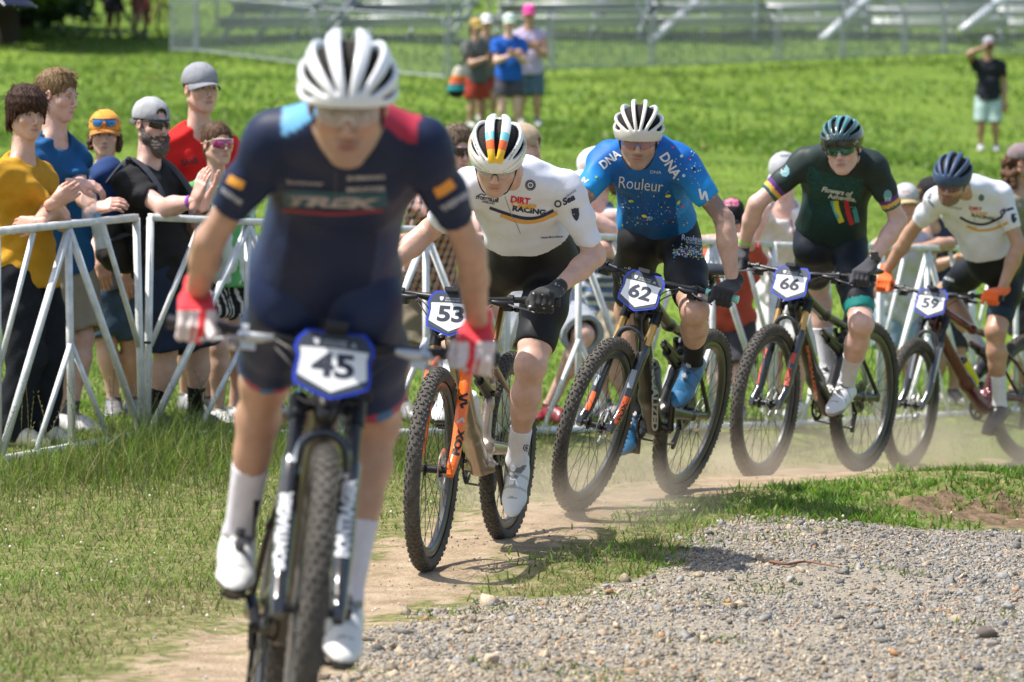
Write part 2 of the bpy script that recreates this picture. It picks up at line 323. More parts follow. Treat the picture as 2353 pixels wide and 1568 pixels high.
def ground_mat():
    m = bpy.data.materials.new('meadow_dirt_and_gravel'); m.use_nodes = True; N = m.node_tree.nodes; L = m.node_tree.links; b = N['Principled BSDF']; b.inputs['Roughness'].default_value = .95; b.inputs['Specular IOR Level'].default_value = .15
    tc = N.new('ShaderNodeTexCoord'); at_ = N.new('ShaderNodeAttribute'); at_.attribute_name = 'Col'; sp = N.new('ShaderNodeSeparateColor'); L.new(at_.outputs['Color'], sp.inputs[0])
    def noise(sc, det=5):
        n = N.new('ShaderNodeTexNoise'); n.inputs['Scale'].default_value = sc; n.inputs['Detail'].default_value = det; L.new(tc.outputs['Object'], n.inputs['Vector']); return n.outputs[0]
    def ramp(src, stops):
        r = N.new('ShaderNodeValToRGB'); e = r.color_ramp.elements
        while len(e) > 1: e.remove(e[-1])
        for k, (p, c) in enumerate(stops):
            q = e[0] if k == 0 else e.new(p); q.position = p; q.color = (*c, 1)
        L.new(src, r.inputs[0]); return r.outputs[0]
    def mix(f, a, c, bt='MIX'):
        x = N.new('ShaderNodeMix'); x.data_type = 'RGBA'; x.blend_type = bt
        if isinstance(f, float): x.inputs[0].default_value = f
        else: L.new(f, x.inputs[0])
        L.new(a, x.inputs[6]); L.new(c, x.inputs[7]); return x.outputs[2]
    def mth(op, a, c=None, d=None):
        x = N.new('ShaderNodeMath'); x.operation = op
        for k, v in enumerate((a, c, d)):
            if v is None: continue
            if isinstance(v, (int, float)): x.inputs[k].default_value = v
            else: L.new(v, x.inputs[k])
        return x.outputs[0]
    g1 = ramp(noise(.45, 4), [(.3, (.08, .15, .02)), (.52, (.135, .225, .03)), (.72, (.19, .285, .044))]); g2 = ramp(noise(3.5, 6), [(.32, (.06, .10, .012)), (.5, (.15, .225, .025)), (.7, (.25, .33, .05))])
    gr = mix(.5, g1, g2); gs = ramp(noise(55, 4), [(.3, (.35, .35, .35)), (.7, (1.25, 1.25, 1.2))]); gr = mix(.7, gr, gs, 'MULTIPLY')
    th = ramp(noise(24, 7), [(.3, (.07, .085, .025)), (.5, (.15, .145, .055)), (.62, (.24, .205, .10)), (.8, (.32, .265, .15))]); sx = N.new('ShaderNodeSeparateXYZ'); L.new(tc.outputs['Object'], sx.inputs[0]); mr = N.new('ShaderNodeMapRange'); mr.inputs[1].default_value = 20; mr.inputs[2].default_value = 25; mr.inputs[3].default_value = .93; mr.inputs[4].default_value = 0; L.new(sx.outputs[1], mr.inputs[0]); gr = mix(mr.outputs[0], gr, th)
    d1 = ramp(noise(7, 8), [(.3, (.235, .172, .11)), (.55, (.345, .262, .175)), (.75, (.43, .34, .24))]); ds = ramp(noise(140, 3), [(.3, (.6, .6, .6)), (.6, (1.1, 1.1, 1.1))]); di = mix(.6, d1, ds, 'MULTIPLY')
    v1 = ramp(noise(60, 6), [(.3, (.15, .13, .102)), (.5, (.27, .235, .185)), (.7, (.35, .31, .25))])
    bk = ramp(noise(20, 6), [(.35, (.09, .06, .035)), (.6, (.19, .13, .08)), (.8, (.28, .20, .13))])
    br = mth('SUBTRACT', noise(9, 8), .5)
    def msk(s_): x = mth('MULTIPLY_ADD', br, 2.2, s_); return mth('SMOOTH_MIN', mth('MAXIMUM', mth('MULTIPLY_ADD', mth('SUBTRACT', x, .5), 3, .5), 0), 1, .05)
    c = mix(msk(sp.outputs[0]), gr, di); c = mix(msk(sp.outputs[2]), c, bk); c = mix(msk(sp.outputs[1]), c, v1)
    L.new(c, b.inputs['Base Color']); bp = N.new('ShaderNodeBump'); bp.inputs['Strength'].default_value = .7; bp.inputs['Distance'].default_value = .02; L.new(noise(45, 8), bp.inputs['Height']); L.new(bp.outputs[0], b.inputs['Normal'])
    return m
gme.materials.append(ground_mat()); link('ground', gme, kind='structure', label='sloping meadow with a dusty dirt trail and a gravel road')
# ------------------------------------------------------------ grass blades
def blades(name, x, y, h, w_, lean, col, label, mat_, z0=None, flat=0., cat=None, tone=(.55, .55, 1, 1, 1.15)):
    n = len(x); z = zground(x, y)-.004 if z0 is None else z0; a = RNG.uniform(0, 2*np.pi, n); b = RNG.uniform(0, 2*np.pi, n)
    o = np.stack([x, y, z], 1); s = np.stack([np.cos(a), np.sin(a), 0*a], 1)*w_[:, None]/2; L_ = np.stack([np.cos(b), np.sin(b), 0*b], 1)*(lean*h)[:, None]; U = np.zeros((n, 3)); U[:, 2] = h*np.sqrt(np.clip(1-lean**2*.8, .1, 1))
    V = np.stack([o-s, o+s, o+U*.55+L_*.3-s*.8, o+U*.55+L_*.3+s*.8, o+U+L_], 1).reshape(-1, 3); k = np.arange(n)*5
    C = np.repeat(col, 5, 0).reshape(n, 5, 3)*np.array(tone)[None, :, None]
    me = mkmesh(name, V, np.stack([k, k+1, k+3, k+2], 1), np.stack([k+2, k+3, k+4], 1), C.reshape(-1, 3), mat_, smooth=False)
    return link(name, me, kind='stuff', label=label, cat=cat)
GM = leafmat('grass_blade', .45)
def gcol(n, x, y, base, var=.35, dry=.1):
    c = np.array(base)[None]*(1+(RNG.random((n, 1))-.5)*2*var)*(.75+.5*vnoise(x, y, 1.3, 21, 3))[:, None]; c = c*(1+(RNG.random((n, 3))-.5)*.2)
    d = RNG.random(n) < dry; c[d] = np.array([.33, .29, .13])*(.6+.6*RNG.random((d.sum(), 1))); return c
def frust(n, d0, d1, pad=.25, x0=-99, x1=99, pw=1.):
    D = d0+(d1-d0)*RNG.random(n)**pw; u = RNG.uniform(-1, 1, n)*(1176.5/F)*D; u = u*(1+pad/D*2); k = (u > x0) & (u < x1); return u[k], D[k]
# short trampled lawn left of the trail and along it
x, y = frust(90000, 10.6, 20.5, x1=1.2); t, g, b = masks(x, y); sd0 = sdpoly(x, y, TRAIL); edge = np.clip(.75-sd0/.55, 0, 1)*(.35+.9*vnoise(x, y, 3.3, 44, 3)); k = RNG.random(len(x)) > np.clip(t*1.25+g*1.4+b+edge*.85, 0, 1); x, y = x[k], y[k]; n = len(x)
sd = sdpoly(x, y, TRAIL); dryf = np.clip(.5-sd*.3, .06, .5)+np.clip((vnoise(x, y, 1.1, 66, 3)-.5)*1.6, 0, .35)
c = gcol(n, x, y, (.165, .255, .042), .5, 0); d = RNG.random(n) < dryf; c[d] = np.array([.36, .31, .15])*(.6+.6*RNG.random((d.sum(), 1)))
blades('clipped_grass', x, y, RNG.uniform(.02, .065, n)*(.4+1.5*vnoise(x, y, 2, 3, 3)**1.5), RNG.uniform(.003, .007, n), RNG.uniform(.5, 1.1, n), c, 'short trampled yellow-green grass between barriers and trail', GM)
# long grass in front of the barriers
FL = np.array([at(*p)[:2] for p in CP[8:17]])
def fdist(x, y): # distance toward camera from fence line (positive in front)
    return np.interp(x, FL[:, 0], FL[:, 1])-y
x = RNG.uniform(-2.7, 4.2, 170000); f = RNG.uniform(-.5, 3.6, 170000); y = np.interp(x, FL[:, 0], FL[:, 1])-f; t, g, b = masks(x, y)
lng = np.clip(1-np.abs(f-.9)/1.7+(vnoise(x, y, 1.5, 9, 2)-.5)*1.1, 0, 1)*np.clip((.6-x)/1.4, .28, 1); k = (RNG.random(len(x)) < lng*.75) & (t < .3) & (g < .2); x, y, lng = x[k], y[k], lng[k]; n = len(x)
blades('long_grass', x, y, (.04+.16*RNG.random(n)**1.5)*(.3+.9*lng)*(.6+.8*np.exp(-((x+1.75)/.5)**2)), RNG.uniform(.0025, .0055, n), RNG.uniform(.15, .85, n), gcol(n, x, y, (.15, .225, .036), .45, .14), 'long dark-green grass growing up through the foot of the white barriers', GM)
# green verge between trail and gravel
VERGE = np.concatenate([wpoly([(980,1420),(1090,1350),(1200,1290),(1330,1228),(1500,1168),(1700,1128),(2000,1098),(2353,1078),(2600,1070),(2600,1240),(2353,1228),(2100,1215),(1800,1200),(1640,1215),(1560,1260),(1480,1330),(1400,1385),(1150,1395)])])
def inpoly(n, P, soft=.12):
    lo = P.min(0)-.2; hi = P.max(0)+.2; x = RNG.uniform(lo[0], hi[0], n); y = RNG.uniform(lo[1], hi[1], n); d = sdpoly(x, y, P)+(vnoise(x, y, 4, 31, 3)-.5)*.45; k = RNG.random(n) < np.clip(.5-d/soft, 0, 1); return x[k], y[k]
x, y = inpoly(210000, VERGE); t, g, b = masks(x, y); vis = np.abs(x) < y*.137; thin = np.clip((x-.1)/1.0, .10, 1)*np.clip((vnoise(x, y, 3.5, 77, 3)-.30)*3.2, .06, 1.1)*(.45+.55*np.clip((x-.6)/1., 0, 1))
k = vis & (RNG.random(len(x)) > b*(.25+.95*vnoise(x, y, 3, 8, 2))) & (RNG.random(len(x)) < thin); x, y = x[k], y[k]; n = len(x)
blades('verge_grass', x, y, RNG.uniform(.018, .06, n), RNG.uniform(.004, .01, n), RNG.uniform(.3, 1.05, n), gcol(n, x, y, (.14, .26, .03), .5, .05), 'bright green leafy grass verge between the dirt trail and the gravel', GM)
# sparse weeds in the gravel
x, y = frust(26000, 10.8, 17.5, x0=-.8, x1=2.4); k = vnoise(x, y, 2.2, 51, 3) > .66; x, y = x[k], y[k]; t, g, b = masks(x, y); k = g > .3; x, y = x[k], y[k]; n = len(x)
blades('gravel_weeds', x, y, RNG.uniform(.012, .04, n), RNG.uniform(.004, .009, n), RNG.uniform(.4, 1.1, n), gcol(n, x, y, (.13, .2, .04), .4, .15), 'sparse low weeds growing in the gravel', GM)
# meadow behind the barriers
x, y = frust(110000, 19.5, 52, pw=1.5); f = fdist(x, y); k = (f < -.1); x, y = x[k], y[k]; n = len(x)
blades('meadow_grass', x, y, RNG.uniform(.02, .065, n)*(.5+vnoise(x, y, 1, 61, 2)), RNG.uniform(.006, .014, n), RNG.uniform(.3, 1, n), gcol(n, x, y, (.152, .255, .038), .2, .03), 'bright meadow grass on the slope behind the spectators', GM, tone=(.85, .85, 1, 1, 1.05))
x, y = frust(45000, 45, 105, pw=1.1); n = len(x)
blades('hillside_grass', x, y, RNG.uniform(.05, .11, n)*(.5+vnoise(x, y, .5, 62, 2)), RNG.uniform(.03, .06, n), RNG.uniform(.3, 1, n), gcol(n, x, y, (.145, .245, .036), .15, .01), 'grass of the far hillside', GM, tone=(.95, .95, 1, 1, 1.03))
# seed stalks and clover
mb = MB(); xx = RNG.uniform(-2.5, .2, 420); ff = RNG.uniform(-.1, 2.7, 420)**1.0; yy = np.interp(xx, FL[:, 0], FL[:, 1])-ff; tt, gg, bb = masks(xx, yy); zz = zground(xx, yy)
for q in range(420):
    if tt[q] > .2: continue
    hh = random.uniform(.12, .34)*(1.15 if ff[q] < 1 else .75); an = random.uniform(0, 6.28); ln = random.uniform(.05, .45)*hh; P0 = np.array([xx[q], yy[q], zz[q]]); dv = np.array([math.cos(an), math.sin(an), 0])
    P = np.array([P0, P0+dv*ln*.25+[0, 0, hh*.5], P0+dv*ln+[0, 0, hh*.95]]); cc = random.choice([(.2, .22, .07), (.3, .27, .12), (.16, .2, .06), (.12, .13, .07)])
    P = shape(P, 3); mb.tube(P, [.0013]*len(P), 3, cc, cap=False)
    for s_ in np.linspace(.55, 1, 7):
        p = P0+dv*ln*s_**2+[0, 0, hh*(.05+.95*s_)]; e = np.array([random.uniform(-1, 1), random.uniform(-1, 1), .8])*.009
        mb.add([p-[.002, 0, .003], p+[.002, 0, -.003], p+e], (), [[0, 1, 2]], cc)
mb.build('grass_stalks', GM, kind='stuff', label='thin seeding grass stalks standing above the long grass')
mb = MB()
for q in range(70):
    u = random.uniform(-2.1, -.3) if q < 48 else random.uniform(.7, 2.4); v = random.uniform(13, 17.6) if q < 48 else random.uniform(15, 17.5)
    z = float(zground(np.array([u]), np.array([v]))[0]); r = random.uniform(.0035, .0065); mb.ball((u, v, z+random.uniform(.025, .07)), r, (.75, .68, .6), 6)
mb.build('clover_flowers', mat('clover', vc=True, rough=.9), kind='stuff', label='small white clover flowers in the short grass')
# ------------------------------------------------------------ gravel
def stones(name, x, y, s, col, label, sink=.05):
    n = len(x); B = np.array([[i, j, k] for i in (-1, 1) for j in (-1, 1) for k in (-1, 1)], float); V = B[None]*(1+RNG.uniform(-.85, .35, (n, 8, 3)))*.58
    V *= (s[:, None]*RNG.uniform(.55, 1.2, (n, 3))*np.array([1, 1, .55]))[:, None, :]
    q = RNG.normal(size=(n, 4)); q[:, 1:3] *= .45; q /= np.linalg.norm(q, axis=1)[:, None]; a, b, c, d = q.T
    R = np.stack([np.stack([1-2*(c*c+d*d), 2*(b*c-a*d), 2*(b*d+a*c)], 1), np.stack([2*(b*c+a*d), 1-2*(b*b+d*d), 2*(c*d-a*b)], 1), np.stack([2*(b*d-a*c), 2*(c*d+a*b), 1-2*(b*b+c*c)], 1)], 1)
    V = np.einsum('nij,nkj->nki', R, V); V[:, :, 0] += x[:, None]; V[:, :, 1] += y[:, None]; V[:, :, 2] += (zground(x, y)+s*sink*.6)[:, None]
    Fq = np.array([[0, 1, 3, 2], [4, 6, 7, 5], [0, 4, 5, 1], [2, 3, 7, 6], [0, 2, 6, 4], [1, 5, 7, 3]]); T = np.concatenate([Fq[:, [0, 1, 2]], Fq[:, [0, 2, 3]]])
    me = mkmesh(name, V.reshape(-1, 3), None, (T[None]+(np.arange(n)*8)[:, None, None]).reshape(-1, 3), np.repeat(col, 8, 0), GRV, smooth=False); return link(name, me, kind='stuff', label=label)
GRV = mat('gravel_stone', vc=True, rough=.9, var=.25, vscale=90, bump=.3, bscale=150)
def scol(n, x, y):
    tan = np.clip(.85-.4*(x-.1), .25, .8)*np.clip(.3+1.2*vnoise(x, y, 1.2, 91, 2), 0, 1); c = np.where((RNG.random(n) < tan)[:, None], np.array([.37, .30, .215]), np.array([.245, .235, .22])); c = c*(.5+.85*RNG.random((n, 1))); k = RNG.random(n) < .025; c[k] = [.36, .19, .09]; return c
x, y = frust(210000, 10.7, 17.6, x0=-.9); t, g, b = masks(x, y); k = (RNG.random(len(x)) < np.clip(g*1.3-.1, 0, 1)*np.clip((vnoise(x, y, 1.6, 17, 3)-.15)*2.3, .25, 1)) ; x, y = x[k], y[k]; n = len(x)
stones('gravel', x, y, .004+.012*RNG.random(n)**2.4, scol(n, x, y), 'crushed grey and tan gravel covering the road')
x, y = frust(1500, 10.7, 17.3, x0=-.9); t, g, b = masks(x, y); k = (g > .3); x, y = x[k], y[k]; n = len(x)
stones('coarse_gravel', x, y, .018+.022*RNG.random(n)**2.5, scol(n, x, y), 'larger gravel stones scattered over the road', .2)
x, y = frust(15000, 10.7, 20, x0=-3, x1=3.5); t, g, b = masks(x, y); k = (RNG.random(len(x)) < .05+.5*t*(1-g)*np.clip(1.3-np.abs(x+.1), .06, 1)) & (g < .6); x, y = x[k], y[k]; n = len(x)
stones('trail_pebbles', x, y, .003+.012*RNG.random(n)**3, scol(n, x, y), 'small pebbles and crumbs on the dirt trail')
def rock(px, py, s, col, label):
    p = gp(px, py, zground); r = np.random.default_rng(int(px)); S = SDF((-1.4,)*3, (1.4,)*3, .12); S.ell((0, 0, 0), (1, .8, .62), k=0)
    for q in range(9):
        nn = nrm(r.normal(size=3)); dd = r.uniform(.5, .75); S.field(lambda f, X, Y, Z: np.maximum(f, X*nn[0]+Y*nn[1]*1.1+Z*nn[2]*1.25-dd))
    V, Q = S.mesh(0); addw('rock', V*s/2+p+[0, 0, s*.1], Q, None, None, mat('rock_%d' % px, col, .9, bump=.5, bscale=30, var=.3, vscale=25), None, smooth=False, label=label, cat='rock')
rock(2266, 1462, .085, (.12, .1, .085), 'dark brown angular rock at the right, largest of the gravel road')
rock(2278, 1490, .06, (.25, .22, .2), 'grey-brown rock just below the dark angular rock')
rock(1672, 1388, .04, (.42, .22, .09), 'orange stone in the middle of the grey gravel')
rock(1128, 1526, .075, (.45, .34, .25), 'pale tan rock at the near edge of the gravel')
rock(1250, 1510, .05, (.42, .3, .2), 'pinkish tan stone near the front edge, right of the pale tan rock')
rock(1385, 1460, .045, (.36, .27, .2), 'rounded tan stone in the middle foreground gravel')
rock(1595, 1478, .045, (.27, .23, .2), 'brown-grey stone below the fallen twig')
rock(1450, 1550, .05, (.42, .28, .18), 'low rusty tan stone at the bottom edge of the gravel')
rock(1390, 1352, .045, (.42, .38, .34), 'pale stone beside the grass verge')
tp = [gp(x_, y_, zground)+[0, 0, .012] for x_, y_ in ((1770, 1298), (1810, 1304), (1850, 1298), (1900, 1306), (1935, 1312))]
MB().tube(shape(tp, 4), np.linspace(.007, .002, 17), 6, (.2, .09, .05)).build('twig', mat('twig_bark', vc=True, rough=.8), label='fallen reddish twig lying across the gravel', cat='twig')
# ------------------------------------------------------------ decals: flat print projected on a surface along the camera-facing direction
def text_mesh(txt, off=0., shear=0., sx=1., spacing=1., res=3):
    cu = bpy.data.curves.new('t', 'FONT'); cu.body = txt; cu.align_x = 'CENTER'; cu.align_y = 'CENTER'; cu.offset = off; cu.shear = shear; cu.space_character = spacing; cu.resolution_u = res; cu.size = 1
    o = bpy.data.objects.new('t', cu); COL.objects.link(o); dg = bpy.context.evaluated_depsgraph_get(); dg.update(); me = bpy.data.meshes.new_from_object(o.evaluated_get(dg))
    bm = bmesh.new(); bm.from_mesh(me); bmesh.ops.triangulate(bm, faces=bm.faces[:])
    for _ in range(3):
        E_ = [e for e in bm.edges if e.calc_length() > .22]
        if not E_: break
        bmesh.ops.subdivide_edges(bm, edges=E_, cuts=1); bmesh.ops.triangulate(bm, faces=[f for f in bm.faces if len(f.verts) > 3])
    V = np.array([v.co[:2] for v in bm.verts]); T = np.array([[v.index for v in f.verts] for f in bm.faces]); bm.free()
    bpy.data.objects.remove(o); bpy.data.curves.remove(cu); bpy.data.meshes.remove(me)
    if not len(V): return np.zeros((0, 2)), np.zeros((0, 3), int)
    V[:, 0] *= sx; return V, T
def fit_text(txt, w_, h_=None, **k):
    V, T = text_mesh(txt, **k); V = V-(V.max(0)+V.min(0))/2; e = V.max(0)-V.min(0); s = w_/e[0]; V[:, 0] *= s; V[:, 1] *= (h_/e[1] if h_ else s); return V, T
def strip(P, w_, n=6):
    P = np.asarray(P, float); P = shape(np.c_[P, 0*P[:, 0]], n)[:, :2]; d = np.gradient(P, axis=0); d /= np.linalg.norm(d, axis=1)[:, None]; nn = np.stack([-d[:, 1], d[:, 0]], 1)*w_/2
    k = 4; V = np.concatenate([P+nn*(1-2*j/(k-1)) for j in range(k)]); m = len(P); T = []
    for j in range(k-1):
        for i in range(m-1): a = j*m+i; T += [[a, a+m, a+1], [a+1, a+m, a+m+1]]
    return V, np.array(T)
def blob(r=1., n=10, e=1.): a = np.linspace(0, 2*np.pi, n, endpoint=False); return np.concatenate([np.stack([np.cos(a)*r, np.sin(a)*r*e], 1), [[0, 0]]]), np.array([[i, (i+1) % n, n] for i in range(n)])
def polyfan(P): P = np.asarray(P, float); n = len(P); return np.concatenate([P, [P.mean(0)]]), np.array([[i, (i+1) % n, n] for i in range(n)])
def shield(w_=1., h_=1.2): return polyfan(np.array([(-.5, .5), (-.25, .46), (0, .52), (.25, .46), (.5, .5), (.48, -.05), (.3, -.35), (0, -.55), (-.3, -.35), (-.48, -.05)])*[w_, h_])
def bvh_of(obs):
    V = []; Fc = []; n = 0
    for o in obs:
        M = Matrix.Identity(4); q = o
        while q is not None: M = q.matrix_basis @ M; q = q.parent
        M = np.array(M); v = np.empty(len(o.data.vertices)*3, np.float32); o.data.vertices.foreach_get('co', v); v = v.reshape(-1, 3)@M[:3, :3].T+M[:3, 3]; V.append(v); Fc += [tuple(n+i for i in p.vertices) for p in o.data.polygons]; n += len(v)
    return BVHTree.FromPolygons(np.concatenate(V).tolist(), Fc)
def decal(name, parent, bvh, items, D, off=.0022, maxd=.9):
    """items: list of (V2,T,px,py,rot_deg,color) with V2 in picture units; glued onto the surface"""
    small = MB(); out = None
    for V2, T, px, py, rot, c in items:
        if not len(V2): continue
        r = math.radians(rot); cr, sr = math.cos(r), math.sin(r); X = px+V2[:, 0]*cr+V2[:, 1]*sr; Yp = py+V2[:, 0]*sr-V2[:, 1]*cr
        P = np.zeros((len(V2), 3)); ok = np.zeros(len(V2), bool); dist = np.zeros(len(V2))
        for i, (a, b) in enumerate(zip(X, Yp)):
            q = at(a, b, D); d = nrm(q-CAM); o = q-d*maxd; h = bvh.ray_cast(Vector(o), Vector(d), maxd*2)
            if h[0] is not None: ok[i] = True; dist[i] = (np.array(h[0])-CAM)@d; P[i] = CAM+d*(dist[i]-off)
        if not ok.any(): continue
        md = np.median(dist[ok]); ok &= np.abs(dist-md) < .16
        T = T[ok[T].all(1)]
        if not len(T): continue
        u, inv = np.unique(T, return_inverse=True); ext = max(np.ptp(X), np.ptp(Yp)); mb = small if ext < 9 else MB(); mb.add(P[u], (), inv.reshape(-1, 3)[:, ::-1], c)
        if mb is not small: out = mb.build(name, PRINT, parent, smooth=False); out['kind'] = 'stuff'
    if small.V: out = small.build(name+'_specks' if len(small.V) > 25 else name, PRINT, parent, smooth=False, kind='stuff')
    return out
PRINT = mat('print', vc=True, rough=.6)
# ------------------------------------------------------------ mountain bike
CA, SA = math.cos(math.radians(67.5)), math.sin(math.radians(67.5)); SD = np.array([-CA, 0, SA]); SFW = np.array([SA, 0, CA]); HUBF = np.array([1.14, 0, .37]); A0 = HUBF-.044*SFW
def rotax(a, t): a = nrm(a); K_ = np.array([[0, -a[2], a[1]], [a[2], 0, -a[0]], [-a[1], a[0], 0]]); return np.eye(3)+math.sin(t)*K_+(1-math.cos(t))*K_@K_
def Rb(yaw, lean, pitch):
    cy, sy = math.cos(yaw), math.sin(yaw); cp, sp = math.cos(pitch), math.sin(pitch); cl, sl = math.cos(lean), math.sin(lean)
    return np.array([[cy, -sy, 0], [sy, cy, 0], [0, 0, 1]])@np.array([[cp, 0, -sp], [0, 1, 0], [sp, 0, cp]])@np.array([[1, 0, 0], [0, cl, -sl], [0, sl, cl]])
def frame_mesh():
    S = SDF((-.06, -.1, .24), (1.0, .1, 1.0), .0065); y = np.array([0, 1., 0])
    BB = (.435, 0, .33)
    S.cone((.905, 0, .82), (.60, 0, .47), .036, .041, .03, .85, y); S.cone((.60, 0, .47), (.45, 0, .335), .041, .045, .03, .95, y)
    S.cone((.88, 0, .90), (.55, 0, .775), .029, .022, .03, 1.15, y); S.cone((.55, 0, .775), (.30, 0, .72), .022, .018, .03, 1.2, y)
    S.cone(A0+SD*.535, A0+SD*.66, .031, .029, .02)
    S.cone(BB, (.345, 0, .56), .032, .022, .03); S.cone((.345, 0, .56), (.275, 0, .785), .022, .019, .02)
    S.cone((.435, -.045, .33), (.435, .045, .33), .026, .026, .02)
    S.cone((.33, 0, .62), (.56, 0, .70), .016, .014, .03)
    for s in (-1, 1):
        S.cone((0, .07*s, .37), (.16, .06*s, .375), .013, .013, .01, 1.4, (0, 0, 1)); S.cone((.16, .06*s, .375), (.42, .03*s, .40), .014, .024, .02, 1.3, (0, 0, 1))
        S.cone((0, .07*s, .385), (.2, .055*s, .58), .011, .01, .01, 1.3, (1, 0, 0)); S.cone((.2, .055*s, .58), (.36, .025*s, .70), .01, .013, .015)
        S.ell((0, .07*s, .375), (.026, .008, .024), k=.01)
    return S.mesh(1)
FRV, FRQ = frame_mesh()
def tyre_mesh():
    R, r = .342, .0285; pr = [(R-.025+0*math.cos(a), 0) for a in ()]; mb = MB(); a = np.linspace(math.radians(-140), math.radians(140), 15)
    mb.lathe([(R-.001+r*.96*math.cos(t), r*math.sin(t)) for t in a], (0, 0, 0), (0, 1, 0), 72)
    n = 58
    for i in range(n):
        for row, (lat, ln, wd, ph) in enumerate([(0, .0115, .013, 0), (.42, .010, .009, .5), (-.42, .010, .009, .5), (.80, .010, .008, 0), (-.80, .010, .008, 0), (1.12, .009, .009, .5), (-1.12, .009, .009, .5)]):
            th = (i+ph)*2*math.pi/n; rd = np.array([math.cos(th), 0, math.sin(th)]); tg = np.array([-math.sin(th), 0, math.cos(th)]); nn = rd*math.cos(lat)+np.array([0, 1, 0])*math.sin(lat); bt = np.cross(nn, tg)
            c = rd*(R-.001)+nn*(r+.0008); mb.box(c, (ln, wd, .0052), np.stack([tg, bt, nn], 1))
    return mb
def simple_mesh(mb, name, m):
    V = np.concatenate(mb.V); me = mkmesh(name, V, np.concatenate(mb.Q) if mb.Q else None, np.concatenate(mb.T) if mb.T else None, np.concatenate(mb.C), m)
    me.set_sharp_from_angle(angle=math.radians(38)); return me
TYRE = simple_mesh(tyre_mesh(), 'tyre', RUBBER)
RIMM = simple_mesh(MB().lathe([(.283, .006), (.283, -.006), (.292, -.0135), (.312, -.017), (.318, -.015), (.311, 0), (.318, .015), (.312, .017), (.292, .0135)], (0, 0, 0), (0, 1, 0), 72, closed_prof=True), 'rim', RIM)
SPM = simple_mesh(MB().tube([(0, 0, 0), (0, 0, 1)], .0013, 4, cap=False), 'spoke', mat('spoke_black', (.03, .03, .03), .4, .5))
def rotor():
    mb = MB(); mb.lathe([(.080, .001), (.080, -.001), (.066, -.001), (.066, .001)], (0, .035, 0), (0, 1, 0), 36, closed_prof=True)
    for i in range(6):
        t = i*math.pi/3; mb.bar((math.cos(t)*.02, .035, math.sin(t)*.02), (math.cos(t+.5)*.068, .035, math.sin(t+.5)*.068), .002, .007, side=(0, 1, 0))
    return mb
ROTM = simple_mesh(rotor(), 'brake_disc', STEEL)
HUBM = simple_mesh(MB().lathe([(.0, -.055), (.012, -.055), (.012, -.034), (.027, -.032), (.027, -.026), (.014, -.02), (.014, .02), (.027, .026), (.027, .032), (.012, .034), (.012, .055), (0, .055)], (0, 0, 0), (0, 1, 0), 16), 'hub', BLACKM)
def cassette():
    mb = MB()
    for i in range(9): r = .02+.0075*i; y = -.052+.0040*i; mb.lathe([(r, y+.0012), (r+.002, y), (r, y-.0012), (r-.012, y)], (0, 0, 0), (0, 1, 0), 28, closed_prof=True)
    return mb
CASM = simple_mesh(cassette(), 'cassette', mat('cassette_steel', (.22, .22, .22), .35, .9))
SPOKES = []
for i in range(28):
    s = 1 if i % 2 else -1; t = i*2*math.pi/28; t0 = t+(.85 if (i//2) % 2 else -.85); a = np.array([.025*math.cos(t0), .029*s, .025*math.sin(t0)]); b = np.array([.288*math.cos(t), .002*s, .288*math.sin(t)])
    d = Vector(b-a); SPOKES.append(Matrix.Translation(Vector(a)) @ d.to_track_quat('Z', 'Y').to_matrix().to_4x4() @ Matrix.Diagonal((1, 1, d.length, 1)))
def wheel(bike, M, rear):
    w_ = empty('wheel', (0, 0, 0), parent=bike, M=M); link('tyre', TYRE, w_); link('rim', RIMM, w_); link('hub', HUBM, w_); link('brake_disc', ROTM, w_)
    if rear: link('cassette', CASM, w_)
    for S in SPOKES: o = link('spoke', SPM, w_); o.matrix_basis = S
    return w_
def mat4(R, o): M = np.eye(4); M[:3, :3] = R; M[:3, 3] = o; return Matrix(M.tolist())
BIKES = {}
